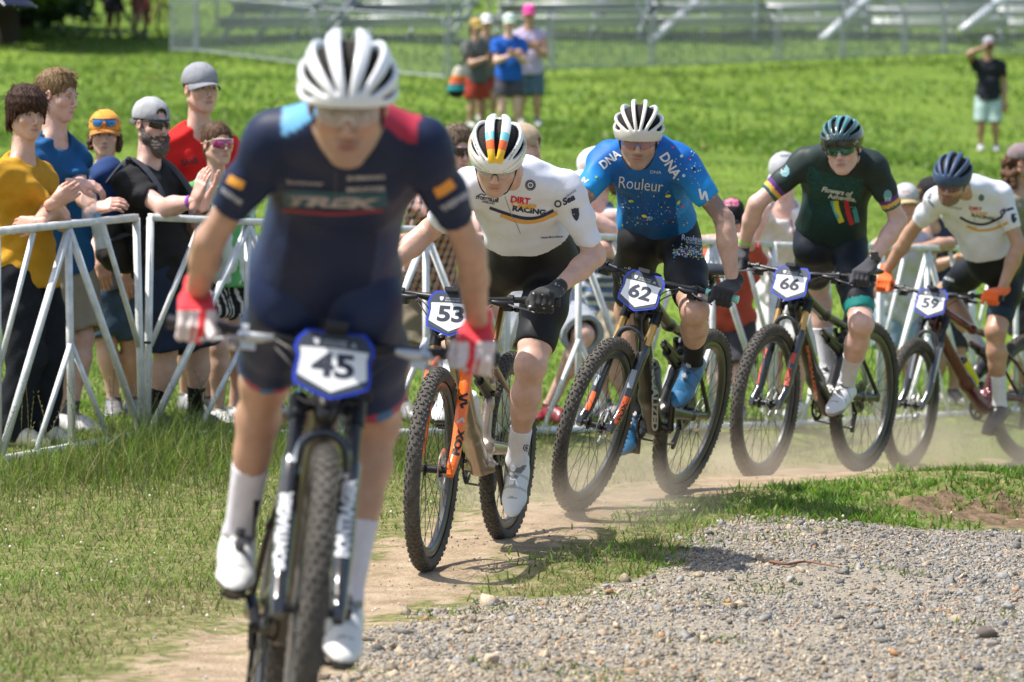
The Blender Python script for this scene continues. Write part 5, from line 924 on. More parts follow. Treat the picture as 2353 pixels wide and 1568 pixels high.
# ------------------------------------------------------------ the five riders
def rider(key, D, px, head, hf, spec):
    """px: joint pixels; head (px,py,D,scale)"""
    B = BIKES[key]; s = spec.get('s', 1.); J = dict(s=s, fwd=np.array(B['fwd'])); P = at(*px['P']); J['P'] = P; J['shA'] = at(*px['shA']); J['shB'] = at(*px['shB'])
    J['lat'] = nrm(J['shB']-J['shA']); J['Hd'] = dict(o=at(*head[:3]), R=hf, s=s*head[3]); mid = (J['shA']+J['shB'])/2; J['N'] = mid+nrm(mid-P)*.045+nrm(J['Hd']['o']-mid)*.01
    J['latP'] = nrm(B['left']); J['hA'] = at(*px['hA']); J['hB'] = at(*px['hB']); J['bend'] = spec.get('bend', .045)
    for k, sg in (('A', -1), ('B', 1)):
        pd = B['ped'][sg]; fp = math.radians(spec['foot'][k]); fw = nrm(B['fwd']); uw = nrm(B['up']); toe = fw*math.cos(fp)-uw*math.sin(fp); au = uw*math.cos(fp)+fw*math.sin(fp)
        J['toe'+k] = toe; J['ankle_up'+k] = au; sole = pd+uw*.012; an = sole+au*.096*s-toe*.125*s; J['an'+k] = an; J['kn'+k] = ik(J['h'+k], an, .445*s, .44*s, px.get('kn'+k), pref=(0, -1, 0))
        G = np.array(B['grip'][sg]); out = B['gleft']*sg; gf = B['gfwd']; wr = G+np.array([0, 0, .052])-gf*.05-out*.004
        if 'wr'+k in px: w2 = at(px['wr'+k][0], px['wr'+k][1], depth(wr)); wr = G+nrm(w2-G)*.078
        J['wr'+k] = wr; J['el'+k] = ik(J['sh'+k], wr, .305*s, .27*s, px.get('el'+k), pref=(0, .3, 0)); J['G'+k] = (G, out, gf)
    J['tat'] = [(J['sh'+k]+(J['el'+k]-J['sh'+k])*f_, r_) for k, f_, r_ in spec.get('tat', ())]
    person(J, spec['label'], 'mountain bike racers riding in line', spec.get('skin', 'fair'), face=spec.get('face'), hair=None, top=spec['top'], bottom=spec['bottom'], shoes=spec['shoes'], socks=spec['socks'], hb=.0085, arm_m=spec.get('arm_m', 1), leg_m=spec.get('leg_m', 1))
    for k in 'AB':
        G, out, gf = J['G'+k]; V, Q = grip_hand(G, out, gf, np.array([0, 0, 1.]), J['wr'+k], s=1.0, g=.0015, h=.0036); C = spec['glove'](V, G, out, gf) if callable(spec['glove']) else np.tile(np.array(spec['glove'], float), (len(V), 1)); addw('glove', V, Q, None, C, mat('glove_fabric', vc=True, rough=.8, bump=.2, bscale=90, sheen=.2), J['root'])
    # helmet
    hs = spec['helmet']; Hh = dict(J['Hd']); Hh['s'] = s*hs.get('s', 1.) ; V, Q, I = helmet_mesh(Hh, hs['vents'], **hs.get('k', {})); C = np.full((len(V), 3), .02); C[:] = hs['cfn'](I); inner = I['q'] < .9; C[inner] = .015; ho = addw('helmet', V, Q, None, C, GLOSS if not hs.get('matte') else mat('helmet_matte', vc=True, rough=.5), J['root']); J['helmet'] = ho
    V, Q, C = ell_part(Hh, (0, -.014, .038), (.086, .115, .089), hs.get('in', (.015, .012, .01)), clip=[((0, 0, .0), (0, .1, -1))]); addw('helmet_liner', V, Q, None, C, mat('helmet_liner', vc=True, rough=.95, bump=.6, bscale=90), ho)
    R_ = Hh['R']; W = lambda v: (np.asarray(v)*Hh['s'])@R_.T+Hh['o']; mb = MB()
    for sx in (-1, 1): mb.tube(W(shape([(.078*sx, .02, .01), (.072*sx, .012, -.05), (.045*sx, .045, -.112), (0, .06, -.125)], 5)), .0028, 5, e=.5); mb.tube(W([(.078*sx, -.03, .01), (.072*sx, .012, -.045)]), .0028, 5, e=.5)
    mb.build('chin_strap', mat('strap_black', (.015, .015, .015), .9), J['root'])
    g = spec['glasses']; glasses(J['Hd'], J['root'], **g); return J
def T(txt, px, py, w_, h_=None, rot=0, c=(1, 1, 1), **k): V, Tr = fit_text(txt, w_, h_, **k); return (V, Tr, px, py, rot, c)
def L(P, w_, c): V, Tr = strip(P, w_); return (np.stack([V[:, 0], -V[:, 1]], 1), Tr, 0, 0, 0, c)
def BL(px, py, r, c, e=1., rot=0): V, Tr = blob(r, 8, e); return (V, Tr, px, py, rot, c)
def SH(px, py, w_, h_, c, rot=0): V, Tr = shield(); return (V*[w_, h_], Tr, px, py, rot, c)
WHT = (.72, .73, .76); NAVY = (.018, .028, .065)
def jwhite(I): C = np.tile(np.array((.73, .745, .83)), (len(I['V']), 1)); return C
def ring(px, py, r0, r1, c, n=20): a = np.linspace(0, 2*np.pi, n, endpoint=False); V = np.concatenate([np.stack([np.cos(a)*r, np.sin(a)*r], 1) for r in (r0, r1)]); T_ = []; [T_.extend([[i, i+n, (i+1) % n], [(i+1) % n, i+n, (i+1) % n+n]]) for i in range(n)]; return (V, np.array(T_), px, py, 0, c)
# --- 53
def h53(I):
    n = len(I['lon']); C = np.tile(np.array((.78, .78, .76)), (n, 1)); l = np.abs(I['lon']); la = I['lat']; m = l < .5
    C[m & (la > .30)] = (.16, .55, .62); C[m & (la > .52)] = (.85, .14, .02); C[m & (la > .76)] = (.85, .5, .02); C[m & (la > 1.15)] = (.75, .75, .72)
    s_ = l-.25*0; C[(l > 1.12) & (l < 1.17)] = (.5, .32, .15); C[(l > 1.42) & (l < 1.47)] = (.12, .35, .38); C[(I['z'] < -.28)] = (.45, .55, .5); C[(I['z'] < -.40)] = (.06, .06, .06); return C
V53 = [(0, .10, -.9, .98), (.56, .17, -1., .98), (1.02, .10, -.8, .8)]
J53 = rider('53', 15.1, dict(P=(1222, 592, 15.5), shA=(1082, 428, 15.02), shB=(1296, 428, 15.08), hA=(1180, 602, 15.46), hB=(1272, 612, 15.5), elA=(1003, 515), elB=(1366, 578), knA=(1056, 672), knB=(1228, 800), wrB=(1275, 668), wrA=(868, 640)), (1141, 364, 14.78, 1.0), head_frame(-3, 31, -4),
 dict(label='racer in white jersey and black shorts gripping the bars of the orange-forked bike', skin='fair', foot={'A': 12, 'B': 60}, bend=.05, s=1.0,
  face=dict(stub=.18, brow=(.3, .18, .1)), top=dict(kind='jersey', inf=.008, sleeve=.80, hem=.20, fold=.005, cfn=jwhite, h=.007, neck=.060, sinf=.009), bottom=dict(kind='tights', inf=.006, tk=.80, col=(.012, .012, .014), fold=.0012, top=.24, h=.009),
  shoes=((.70, .73, .78), (.015, .015, .015), (.4, .42, .45)), socks=(.36, (.70, .70, .76)), glove=lambda V, G, o, f: np.where((hash2((V[:, 0]*260).astype(int)+(V[:, 1]*130).astype(int), (V[:, 2]*260).astype(int), 3) > .985)[:, None], .6, .012)*np.ones((1, 3)),
  helmet=dict(vents=V53, cfn=h53, s=1.0, k=dict(rx=.106, ry=.15)), glasses=dict(lens_col=(.5, .55, .6), frame_col=(.01, .01, .01), lm=LENS((.55, .6, .62), .28))))
b = bvh_of([J53['top']]); D_ = 15.0
decal('jersey_print', J53['top'], b, [T('DIRT', 1196, 461, 45, 16, 8, (.62, .02, .06), off=.05), T('CAMP', 1204, 473, 58, 13, 9, (.8, .42, .08), off=.04), T('RACING', 1216, 484, 77, 13, 8, NAVY, off=.05),
 T('STORYTELLER', 1120, 458, 54, 8, 10, NAVY, off=.05), T('OVERLAND', 1122, 466, 30, 5, 10, NAVY, off=.03), L([(1094, 453), (1106, 446), (1113, 449), (1124, 443), (1136, 450), (1146, 458)], 2.5, NAVY),
 L([(1125, 478), (1150, 487), (1175, 495), (1206, 502), (1238, 500), (1272, 484)], 7, NAVY), L([(1150, 494), (1184, 507), (1213, 511), (1247, 505), (1280, 490)], 9, (.72, .38, .09)), L([(1160, 452), (1168, 474), (1175, 494), (1188, 518), (1196, 538)], 1.5, (.25, .26, .3)),
 ring(1219, 426, 7, 10, NAVY), ring(1219, 426, 11, 12.5, NAVY, 24), BL(1219, 426, 4, NAVY), T('K', 1219, 426, 5, 6, 0, WHT), T('Sea', 1306, 459, 32, 16, -28, NAVY, off=.05, shear=.3), T('ORANGE', 1312, 445, 28, 5, -34, NAVY), ring(1282, 469, 5, 8.5, NAVY), SH(1323, 493, 17, 24, NAVY, -8), T('G', 1323, 492, 10, 15, -8, WHT, off=.03), T('Never More Almost', 1269, 545, 50, 5, -4, NAVY, off=.02), T('R', 1261, 360, 16, 7, 25, (.7, .02, .05), off=.06)], D_)
b = bvh_of([J53['helmet']]); H_ = 'DOMESTIQUE COFFEE'
decal('helmet_lettering', J53['helmet'], b, [T(c, 1087+26*(i/16)**1.5, 313+55*i/16, 3.4, 3.4, 78-26*i/16, (.05, .07, .09)) for i, c in enumerate(H_) if c != ' ']+[T(c, 1171+21*(1-(1-i/16)**1.5), 366-57*i/16, 3.4, 3.4, -58-20*i/16, (.05, .07, .09)) for i, c in enumerate(H_) if c != ' '], 14.6, off=.0015)
# --- 62
def h62(I): C = np.tile(np.array((.62, .60, .56)), (len(I['lon']), 1)); C[I['z'] < -.42] = (.03, .03, .03); return C
V62 = [(0., .13, -.9, 1.12), (.40, .13, -.9, 1.1), (.82, .14, -.85, 1.0), (1.22, .12, -.6, .7)]
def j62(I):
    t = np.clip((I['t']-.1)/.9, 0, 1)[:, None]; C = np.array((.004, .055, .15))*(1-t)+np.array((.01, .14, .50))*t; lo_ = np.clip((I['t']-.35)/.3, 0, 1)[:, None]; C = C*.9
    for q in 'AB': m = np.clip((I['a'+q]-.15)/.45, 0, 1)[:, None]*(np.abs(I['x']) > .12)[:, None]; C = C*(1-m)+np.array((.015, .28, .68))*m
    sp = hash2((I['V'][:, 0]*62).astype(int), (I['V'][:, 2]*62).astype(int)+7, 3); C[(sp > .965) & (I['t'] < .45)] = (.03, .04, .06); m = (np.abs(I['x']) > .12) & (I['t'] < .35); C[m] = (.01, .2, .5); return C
J62 = rider('62', 17, dict(P=(1514, 530, 17.25), shA=(1396, 362, 16.95), shB=(1562, 368, 16.85), hA=(1468, 552, 17.2), hB=(1562, 560, 17.2), elA=(1326, 482), elB=(1686, 530), knA=(1446, 728), knB=(1588, 690), wrB=(1687, 650), wrA=(1330, 555)), (1467, 314, 16.72, 1.), head_frame(-3, 16, -2),
 dict(label='racer in blue paint-splatter jersey and white helmet gripping the mint grips', skin='mid', tat=[('B', .80, .085), ('A', .9, .10)], foot={'A': 38, 'B': 46}, bend=.05, s=1.0, face=dict(stub=.45, brow=(.08, .05, .03)),
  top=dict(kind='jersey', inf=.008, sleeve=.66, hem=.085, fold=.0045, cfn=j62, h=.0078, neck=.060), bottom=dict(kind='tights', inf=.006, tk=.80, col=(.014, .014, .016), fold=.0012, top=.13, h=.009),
  shoes=((.03, .16, .34), (.02, .05, .08), (.45, .47, .5)), socks=(.42, (.02, .02, .022)), glove=(.013, .013, .015), helmet=dict(vents=V62, cfn=h62, s=1.0), glasses=dict(lens_col=(.5, .25, .3), frame_col=(.02, .25, .6), lm=LENS((.42, .2, .26), .55))))
b = bvh_of([J62['top']]); rr = np.random.default_rng(5); BLC = (.01, .10, .36)
its = [T('Rouleur', 1473, 424, 102, 26, 6, (.66, .68, .74), off=-.005, sx=1.2), T('COACHING', 1477, 438, 68, 5, 7, (.05, .2, .4), spacing=1.4), T('DNA', 1402, 366, 52, 21, -38, (.72, .74, .8), off=.03), T('DNA', 1541, 381, 62, 23, 57, (.72, .74, .8), off=.03), T('DNA', 1507, 396, 25, 7, 3, (.6, .65, .75)),
 L([(1470, 412), (1471, 440), (1473, 480), (1474, 500)], 1.6, (.01, .05, .2))]
its += [L([(1607, 434), (1613, 458), (1620, 441), (1627, 462), (1638, 468)], 5, (.75, .76, .8)), L([(1334, 424), (1342, 408), (1344, 418), (1352, 413)], 3.5, (.75, .76, .8))]
its += [BL(x_, y_, r_, c_, e_, ro) for x_, y_, r_, c_, e_, ro in [(1535, 451, 7, (.65, .68, .05), .5, -10), (1450, 463, 6, (.65, .68, .05), .5, 5), (1480, 497, 6, (.65, .68, .05), .6, 10), (1493, 502, 8, (.12, .3, .5), .6, 0), (1559, 466, 6, (.65, .68, .05), .5, -50), (1569, 474, 6, (.55, .08, .2), .4, -60), (1546, 339, 4, (.7, .04, .25), .6, 0), (1566, 359, 4, (.45, .6, .8), 1, 0), (1571, 404, 4, (.45, .6, .8), 1, 0), (1585, 366, 3, (.7, .04, .25), .6, 0), (1594, 388, 4.5, (.01, .01, .02), .8, 0), (1370, 407, 3, (.3, .5, .1), 1, 0)]]
for i in range(150): a_, b_ = rr.uniform(1428, 1580), 440+rr.random()**.7*78; its.append(BL(a_, b_, rr.uniform(.7, 2.3), random.choice([(.01, .012, .03), (.01, .012, .03), (.5, .56, .6), (.12, .3, .5), (.6, .62, .1), (.5, .08, .25)]), rr.uniform(.4, 1), rr.uniform(0, 180)))
for i in range(26): its.append(BL(rr.uniform(1550, 1610), rr.uniform(340, 430), rr.uniform(.8, 1.9), (.6, .68, .75)))
decal('jersey_print', J62['top'], b, its, 16.9)
b = bvh_of([J62['bot']]); its = [T('Rouleur', 1592, 548, 50, 13, 6, (.62, .64, .7), sx=1.1), T('COACHING', 1597, 559, 42, 5, 8, (.5, .52, .58)), T('uR', 1443, 618, 16, 9, 20, (.6, .62, .68)), T('NG', 1435, 634, 10, 5, 10, (.5, .5, .55))]
for i in range(190): u_ = rr.random(); its.append(BL(1546+u_*72, 580+rr.normal()*8-6*math.sin(u_*3.1)+u_*4, rr.uniform(.7, 2.2), random.choice([(.65, .66, .7), (.65, .66, .7), (.6, .1, .35), (.1, .35, .6), (.6, .62, .05)]), rr.uniform(.5, 1), rr.uniform(0, 180)))
for i in range(40): its.append(BL(rr.uniform(1425, 1440), rr.uniform(640, 690), rr.uniform(.7, 1.5), (.6, .6, .65)))
decal('bib_print', J62['bot'], b, its, 17.0)
def neck_tat(): pass
# --- 66
TEAL = (.03, .30, .28)
def h66(I): l = I['lon']; t = np.clip((I['z']-.1)*1.2, 0, 1)[:, None]; C = np.array((.01, .014, .016))*(1-t)+np.array((.05, .16, .18))*t; s_ = (np.sin(l*26) > .1)[:, None]; C = np.where(s_, C*1.9, C*.8); return C
V66 = [(.18, .09, -.1, .95), (.55, .09, -.1, .9), (.92, .08, -.2, .8), (.0, .05, -.8, -.3), (.36, .07, -.8, -.3)]
def band(C, I, specs):
    for q in 'AB':
        a = I['a'+q]; m0 = (I['r'+q] < .11)
        for lo_, hi_, c in specs: C[(a > lo_) & (a <= hi_) & m0] = c
    return C
def j66(I):
    C = np.tile(np.array((.020, .033, .032)), (len(I['V']), 1)); m = (np.abs(I['x']) < .13) & (I['t'] > .12) & (I['t'] < .9); g = (np.sin(I['x']*330)*np.sin(I['t']*230) > -.1); w_ = np.clip((I['t']-.1)*1.6, 0, 1); C[m] = (np.array((.012, .075, .07))*w_[:, None]+.0)[m]+.004; C[m & ~g] = (.008, .03, .03)
    return band(C, I, [(.57, .64, (.12, .04, .22)), (.64, .71, (.75, .42, .07)), (.71, .95, (.02, .13, .13))])
J66 = rider('66', 19.5, dict(P=(1905, 555, 19.58), shA=(1852, 372, 19.3), shB=(2004, 378, 19.2), hA=(1866, 572, 19.55), hB=(1950, 568, 19.52), elA=(1728, 476), elB=(2064, 520), knA=(1880, 650), knB=(1984, 702), wrB=(2015, 584), wrA=(1710, 556)), (1936, 338, 19.02, 1.), head_frame(-14, 9, 5),
 dict(label='racer in dark green jersey with purple and yellow sleeve bands on the 66 bike', skin='pink', foot={'A': 14, 'B': 20}, bend=.05, face=dict(stub=.12, brow=(.35, .2, .1)), top=dict(kind='jersey', inf=.008, sleeve=.76, hem=.08, fold=.003, cfn=j66, h=.0075, neck=.060), bottom=dict(kind='tights', inf=.006, tk=.86, fold=.0015, top=.13, h=.009, cfn=lambda I: np.where((np.maximum(I['tA']*(I['rA'] < .12), I['tB']*(I['rB'] < .12)) > .76)[:, None], np.array((.02, .24, .22)), np.array((.010, .014, .022)))),
  shoes=((.70, .71, .73), (.3, .3, .3), (.3, .3, .3)), socks=(.50, (.68, .67, .73)), glove=(.03, .03, .04), helmet=dict(vents=V66, cfn=h66, s=.98, k=dict(rx=.104, ry=.15)), glasses=dict(lens_col=(.01, .12, .10), frame_col=(.02, .42, .42), lm=LENS((.01, .10, .08), 1., .08))))
b = bvh_of([J66['top']]); D_ = 19.3
decal('jersey_print', J66['top'], b, [L([(1920, 462), (1923, 482), (1934, 512)], 13, (.6, .55, .02)), L([(1944, 462), (1949, 490), (1958, 517)], 11, (.5, .02, .03)), L([(1911, 462), (1917, 482), (1927, 504)], 7, (.03, .35, .38)), L([(1963, 480), (1967, 496), (1970, 512)], 11, (.05, .28, .28)), T('Flowers of', 1924, 441, 72, 12, 10, (.6, .62, .6), off=.03, shear=.2), T('Asheville.', 1935, 455, 66, 11, 8, (.6, .62, .6), off=.03), T('giving', 1954, 477, 26, 4, 0, (.4, .4, .4)), BL(1802, 392, 12, (.14, .34, .38), 1.3, -20), T('bb', 1802, 392, 14, 10, -10, (.5, .6, .6)), BL(2040, 450, 10, (.14, .34, .38), 1.4, 0), T('M', 2040, 458, 12, 10, 0, (.55, .6, .6))], D_)
b = bvh_of([J66['helmet']]); decal('helmet_lettering', J66['helmet'], b, [T('LAB', 1902, 316, 10, 6, 70, (.6, .6, .6)), T('LAB', 1967, 327, 12, 6, -38, (.6, .6, .6))], 19.1)
# --- 59
def h59(I): C = np.tile(np.array((.035, .065, .14)), (len(I['lon']), 1)); C[I['z'] < -.30] = (.02, .022, .03); return C
J59 = rider('59', 22.9, dict(P=(2290, 596, 22.92), shA=(2158, 454, 22.55), shB=(2297, 446, 22.65), hA=(2262, 606, 23.0), hB=(2328, 612, 23.1), elA=(2088, 545), elB=(2360, 570), knA=(2172, 672), knB=(2290, 762), wrB=(2304, 668), wrA=(2034, 624)), (2187, 414, 22.3, 1.04), head_frame(-20, 22, -10),
 dict(label='last racer in white jersey, navy helmet and orange gloves at the right edge', skin='tan', foot={'A': 15, 'B': 25}, bend=.06, face=dict(stub=.85, brow=(.05, .03, .02)), top=dict(kind='jersey', inf=.008, sleeve=.68, hem=.11, fold=.0035, cfn=jwhite, h=.008, neck=.06), bottom=dict(kind='tights', inf=.006, tk=.84, fold=.0012, top=.13, h=.009, cfn=lambda I: np.where((np.maximum(I['tA']*(I['rA'] < .12), I['tB']*(I['rB'] < .12)) > .72)[:, None], np.array((.015, .03, .05)), np.array((.010, .012, .018)))),
  shoes=((.03, .03, .035), (.02, .02, .02)), socks=(.42, (.66, .66, .72)), glove=(.85, .13, .015), helmet=dict(vents=[(0, .11, -.9, .95), (.45, .13, -.9, .95), (.92, .12, -.8, .8)], cfn=h59, s=1.0, matte=True), glasses=dict(lens_col=(.2, .05, .12), frame_col=(.02, .05, .35), lm=LENS((.18, .06, .12), .7))))
b = bvh_of([J59['top']]); decal('jersey_print', J59['top'], b, [T('DIRT', 2242, 480, 30, 8, 6, (.55, .03, .06), off=.05), T('CAMP', 2250, 490, 40, 7, 8, (.8, .42, .08), off=.04), T('RACING', 2258, 499, 52, 7, 10, NAVY, off=.05), L([(2206, 500), (2230, 512), (2262, 516), (2296, 502), (2304, 494)], 5.5, (.01, .01, .02)), L([(2222, 520), (2250, 530), (2285, 526), (2316, 512)], 6, (.72, .38, .05)), T('Sea', 2316, 481, 28, 9, -18, NAVY, off=.05), ring(2304, 488, 3, 6, NAVY), SH(2330, 502, 14, 18, NAVY), BL(2255, 455, 7, (.1, .14, .2), 1.2), T('STORYTELLER', 2194, 478, 32, 5, 10, NAVY), L([(2228, 470), (2238, 500), (2244, 530)], 1.5, (.4, .4, .45)), T('S', 2136, 450, 8, 14, 30, NAVY, off=.03), ring(2120, 463, 3, 6, (.4, .4, .35)), L([(2133, 476-15), (2146, 476)], 3, NAVY)], 22.7)
b = bvh_of([J59['bot']]); decal('bib_print', J59['bot'], b, [T('RACING', 2179, 641, 28, 7, 20, (.6, .62, .66), off=.03)], 22.8)
# --- 45 (nearest, far out of focus)
def h45(I): C = np.tile(np.array((.76, .77, .79)), (len(I['lon']), 1)); return C
def j45(I):
    C = np.tile(np.array((.012, .020, .056)), (len(I['V']), 1)); sh = (I['t'] > .8) & (np.abs(I['xn']) > .062) & (np.abs(I['xn']) < .150) & (I['fn'] < .035); C[sh & (I['xn'] < 0)] = (.13, .36, .60); C[sh & (I['xn'] > 0)] = (.42, .03, .06)
    C = band(C, I, [(.70, .76, (.01, .015, .04))]); out = (I['t'] < .5) & (np.abs(I['x']) > .10); C[out] = (.030, .048, .11); return C
def g45(V, G, o, f):
    C = np.tile(np.array((.66, .56, .54)), (len(V), 1)); l = (V-G)@nrm(o); C[V[:, 2] > G[2]+.036] = (.70, .015, .03); C[(np.abs(l+.006) < .008)] = (.70, .02, .035); C[(np.abs(l-.012) < .003) & (V[:, 2] < G[2])] = (.5, .03, .04); return C
J45 = rider('45', 9.4, dict(P=(745, 650, 9.42), shA=(632, 318, 9.0), shB=(968, 334, 8.98), hA=(662, 690, 9.38), hB=(836, 695, 9.36), elA=(476, 566), elB=(1120, 608), knA=(603, 905), knB=(858, 1010), wrB=(1100, 735), wrA=(452, 655)), (799, 234, 8.68, 1.03), head_frame(2, 19, -1),
 dict(label='nearest racer in navy skinsuit, white helmet and red and white gloves', skin='tan', foot={'A': 22, 'B': 25}, bend=.05, s=.99, arm_m=.84, leg_m=.84, face=dict(stub=.2, brow=(.08, .05, .03), mouth=.004), top=dict(kind='jersey', inf=.008, sleeve=.70, hem=.04, fold=.002, cfn=j45, h=.008, neck=.058), bottom=dict(kind='tights', inf=.0065, tk=.80, fold=.0015, top=.2, h=.009, cfn=lambda I: np.where((np.maximum(I['tA']*(I['rA'] < .13), I['tB']*(I['rB'] < .13)) > .72)[:, None], np.where((np.sin(I['V'][:, 0:1]*90) > 0), np.array((.35, .05, .1)), np.array((.05, .15, .35))), np.array((.014, .026, .075)))),
  shoes=((.72, .72, .70), (.02, .02, .02), (.05, .05, .06)), socks=(.46, (.66, .64, .70)), glove=g45, helmet=dict(vents=[(0, .13, -1.0, 1.22), (.50, .10, -.9, 1.1), (.95, .10, -.6, 1.0), (1.35, .07, -.4, .8)], cfn=h45, s=1.0, k=dict(rx=.110, ry=.152, rz=.112, thick=.026, rim=.004)), glasses=dict(lens_col=(.6, .6, .62), frame_col=(.78, .78, .8), lm=LENS((.62, .6, .58), .22), kind='clear', up_=.004)))
b = bvh_of([J45['top']]); DD = 9.1
decal('jersey_print', J45['top'], b, [L([(524, 410), (542, 420), (560, 428)], 20, (.75, .33, .04)), L([(1000, 446), (1020, 436), (1042, 420)], 24, (.75, .30, .04)), T('THESPARK', 532, 452, 60, 12, 34, (.5, .5, .56), off=.03), T('THESPARK', 1047, 463, 76, 15, -32, (.5, .5, .56), off=.03), T('bontrager', 702, 422, 84, 14, 3, (.38, .33, .33), off=.02), T('SHIMANO', 841, 409, 88, 11, -2, (.40, .37, .38), off=.04), T('MAXXIS', 841, 435, 88, 11, -2, (.40, .37, .38), off=.04), L([(650, 458), (700, 456), (770, 460), (850, 462), (890, 456)], 36, (.014, .07, .10)), L([(650, 484), (700, 488), (780, 492), (880, 484)], 8, (.22, .02, .035)), T('TREK', 766, 466, 220, 24, 2, (.36, .31, .32), off=.05, shear=.25), L([(771, 392), (771, 412), (770, 450)], 3, (.06, .06, .07))], DD)
for k in 'AB':
    if 'shoe'+k in J45: pass
b = bvh_of([J45['top']])
for k, x_, y_, rr_ in (('A', 590, 1200, 0),):
    so = [c for c in J45['root'].children if c.name.startswith('sock')][0]; decal('sock_print', so, bvh_of([so]), [L([(592, 1150), (590, 1200), (588, 1260)], 17, (.02, .02, .025))], 9.8)
so = [c for c in J53['root'].children if c.name.startswith('sock')][1]; decal('sock_print', so, bvh_of([so]), [ring(1210, 1030, 6, 8, (.02, .02, .03)), T('S', 1210, 1030, 7, 7, 0, (.02, .02, .03), off=.05)], 15.2)
# fork, frame and tyre lettering
def bdecal(key, part, items, D, name='fork_lettering'): o = BIKES[key][part]; return decal(name, o, bvh_of([o]), items, D, off=.0015)
bdecal('53', 'fork', [T('FOX', 1054, 1016, 62, 19, -76, (.01, .01, .01), off=.06), L([(1075, 905), (1056, 915), (1074, 922)], 6, (.01, .01, .01)), L([(1064, 938), (1060, 930), (1078, 926)], 6, (.01, .01, .01)), L([(1052, 972), (1062, 962), (1066, 970)], 5, (.45, .47, .5))], 14.9)
bdecal('62', 'fork', [L([(1418, 976), (1442, 912)], 17, (.80, .12, .02)), T('FOX', 1430, 945, 46, 13, -68, (.02, .02, .02), off=.06), L([(1348, 942), (1366, 900)], 12, (.80, .12, .02)), L([(1446, 892), (1458, 850)], 13, (.34, .38, .44)), L([(1364, 884), (1376, 862)], 10, (.34, .38, .44)), L([(1376, 858), (1392, 826)], 9, (.04, .04, .05))], 16.8)
bdecal('66', 'fork', [L([(1806, 886), (1815, 845)], 12, (.60, .09, .03)), L([(1818, 835), (1826, 812)], 12, (.5, .08, .05)), T('FOX', 1812, 862, 30, 9, -70, (.02, .02, .02), off=.05), L([(1738, 882), (1748, 830)], 9, (.60, .09, .03)), L([(1752, 822), (1760, 800)], 9, (.5, .08, .05))], 19.2)
bdecal('45', 'fork', [T('BONTRAGER', 648, 1218, 180, 32, -84, (.75, .77, .82), off=.06), T('BONTRAGER', 795, 1190, 180, 34, -84, (.75, .77, .82), off=.06), L([(672, 1060), (686, 960)], 16, (.5, .55, .6))], 9.5)
bdecal('59', 'fork', [L([(2092, 870), (2106, 800)], 8, (.5, .52, .58)), L([(2148, 880), (2164, 800)], 8, (.5, .52, .58))], 22.6)
bdecal('62', 'frame', [T('SPECIALIZED', 1505, 905, 172, 15, 90, (.42, .42, .42), off=.05)], 17.2, 'frame_lettering')
bdecal('66', 'frame', [T('SPECIALIZED', 1866, 858, 130, 7, 80, (.6, .16, .05), off=.05), L([(1873, 900), (1874, 922)], 8, (.6, .6, .6))], 19.6, 'frame_lettering')
bdecal('53', 'frame', [T('TREK', 1150, 870, 1, 1, 0, (.1, .1, .1))], 15.4, 'frame_lettering') if False else None
def tyre_text(key, which, txt, a0, side, col, h=.018, rr_=.343):
    B = BIKES[key]; wv = [c for c in B['root'].children if c.name.startswith('wheel')][which]; mb = MB(); V, Tr = fit_text(txt, len(txt)*h*1.15, h, off=.05); th = a0+V[:, 0]/rr_*1.0; lat = 1.25+V[:, 1]/.0285*.55; r = .0302; rad = rr_+r*np.cos(lat)-.004; P = np.stack([np.cos(th)*rad, side*(r*np.sin(lat)+.0008), np.sin(th)*rad], 1); mb.add(P, (), Tr, col); mb.V[0] = mb.V[0]@np.array(wv.matrix_basis.to_3x3()); o = mb.build('tyre_lettering', mat('print_two', vc=True, rough=.7), wv, world=False, smooth=False); return o
for k, wh, a, s_ in (('66', 0, .35, 1), ('59', 1, -.9, 1), ('66', 1, 2.2, 1), ('45', 1, .2, -1), ('45', 1, -.9, -1)): tyre_text(k, wh, 'MAXXIS', a, s_, (.75, .5, .02))
# bottles on the bikes
def bottle(key, a, b, r, label, col, capc):
    W = BIKES[key]['W']; a, b = W(a)[0], W(b)[0]; t = empty('water_bottle', a, label, 'water bottle'); L_ = np.linalg.norm(b-a); MB().lathe([(0, 0), (r*.9, 0), (r, .01), (r, L_*.35), (r*.9, L_*.42), (r, L_*.5), (r, L_*.8), (r*.75, L_*.88)], a, b-a, 16).build('bottle_body', paint(col, .45), t)
    MB().lathe([(r*.85, L_*.83), (r*.85, L_*.93), (r*.35, L_*.96), (r*.35, L_), (0, L_)], a, b-a, 16).build('bottle_cap', paint(capc, .5), t)
bottle('62', (.53, 0, .47), (.655, 0, .62), .036, 'dark grey bottle in the frame of the black bike leaning into the turn', (.10, .11, .12), (.02, .02, .02))
bottle('59', (.53, 0, .47), (.655, 0, .62), .036, 'yellow bottle in the frame of the dark red bike', (.62, .68, .02), (.03, .03, .03))
bottle('53', (.53, 0, .47), (.655, 0, .62), .036, 'white bottle in the frame of the bronze bike', (.7, .72, .74), (.7, .72, .74))
MB().box(J66['wrB']+nrm(J66['elB']-J66['wrB'])*.035+[0, -.03, .012], (.035, .014, .04)).tube([J66['wrB']+nrm(J66['elB']-J66['wrB'])*(.035+t) for t in (-.011, .011)], .034, 16, cap=False).build('wrist_watch', mat('watch_grey', (.06, .055, .05), .4, .3), J66['root'])
MB().tube([J66['wrA']+nrm(J66['elA']-J66['wrA'])*(.05+t) for t in (-.009, .009)], .032, 16, cap=False).build('wristband', paint((.35, .7, .15), .5), J66['root'])
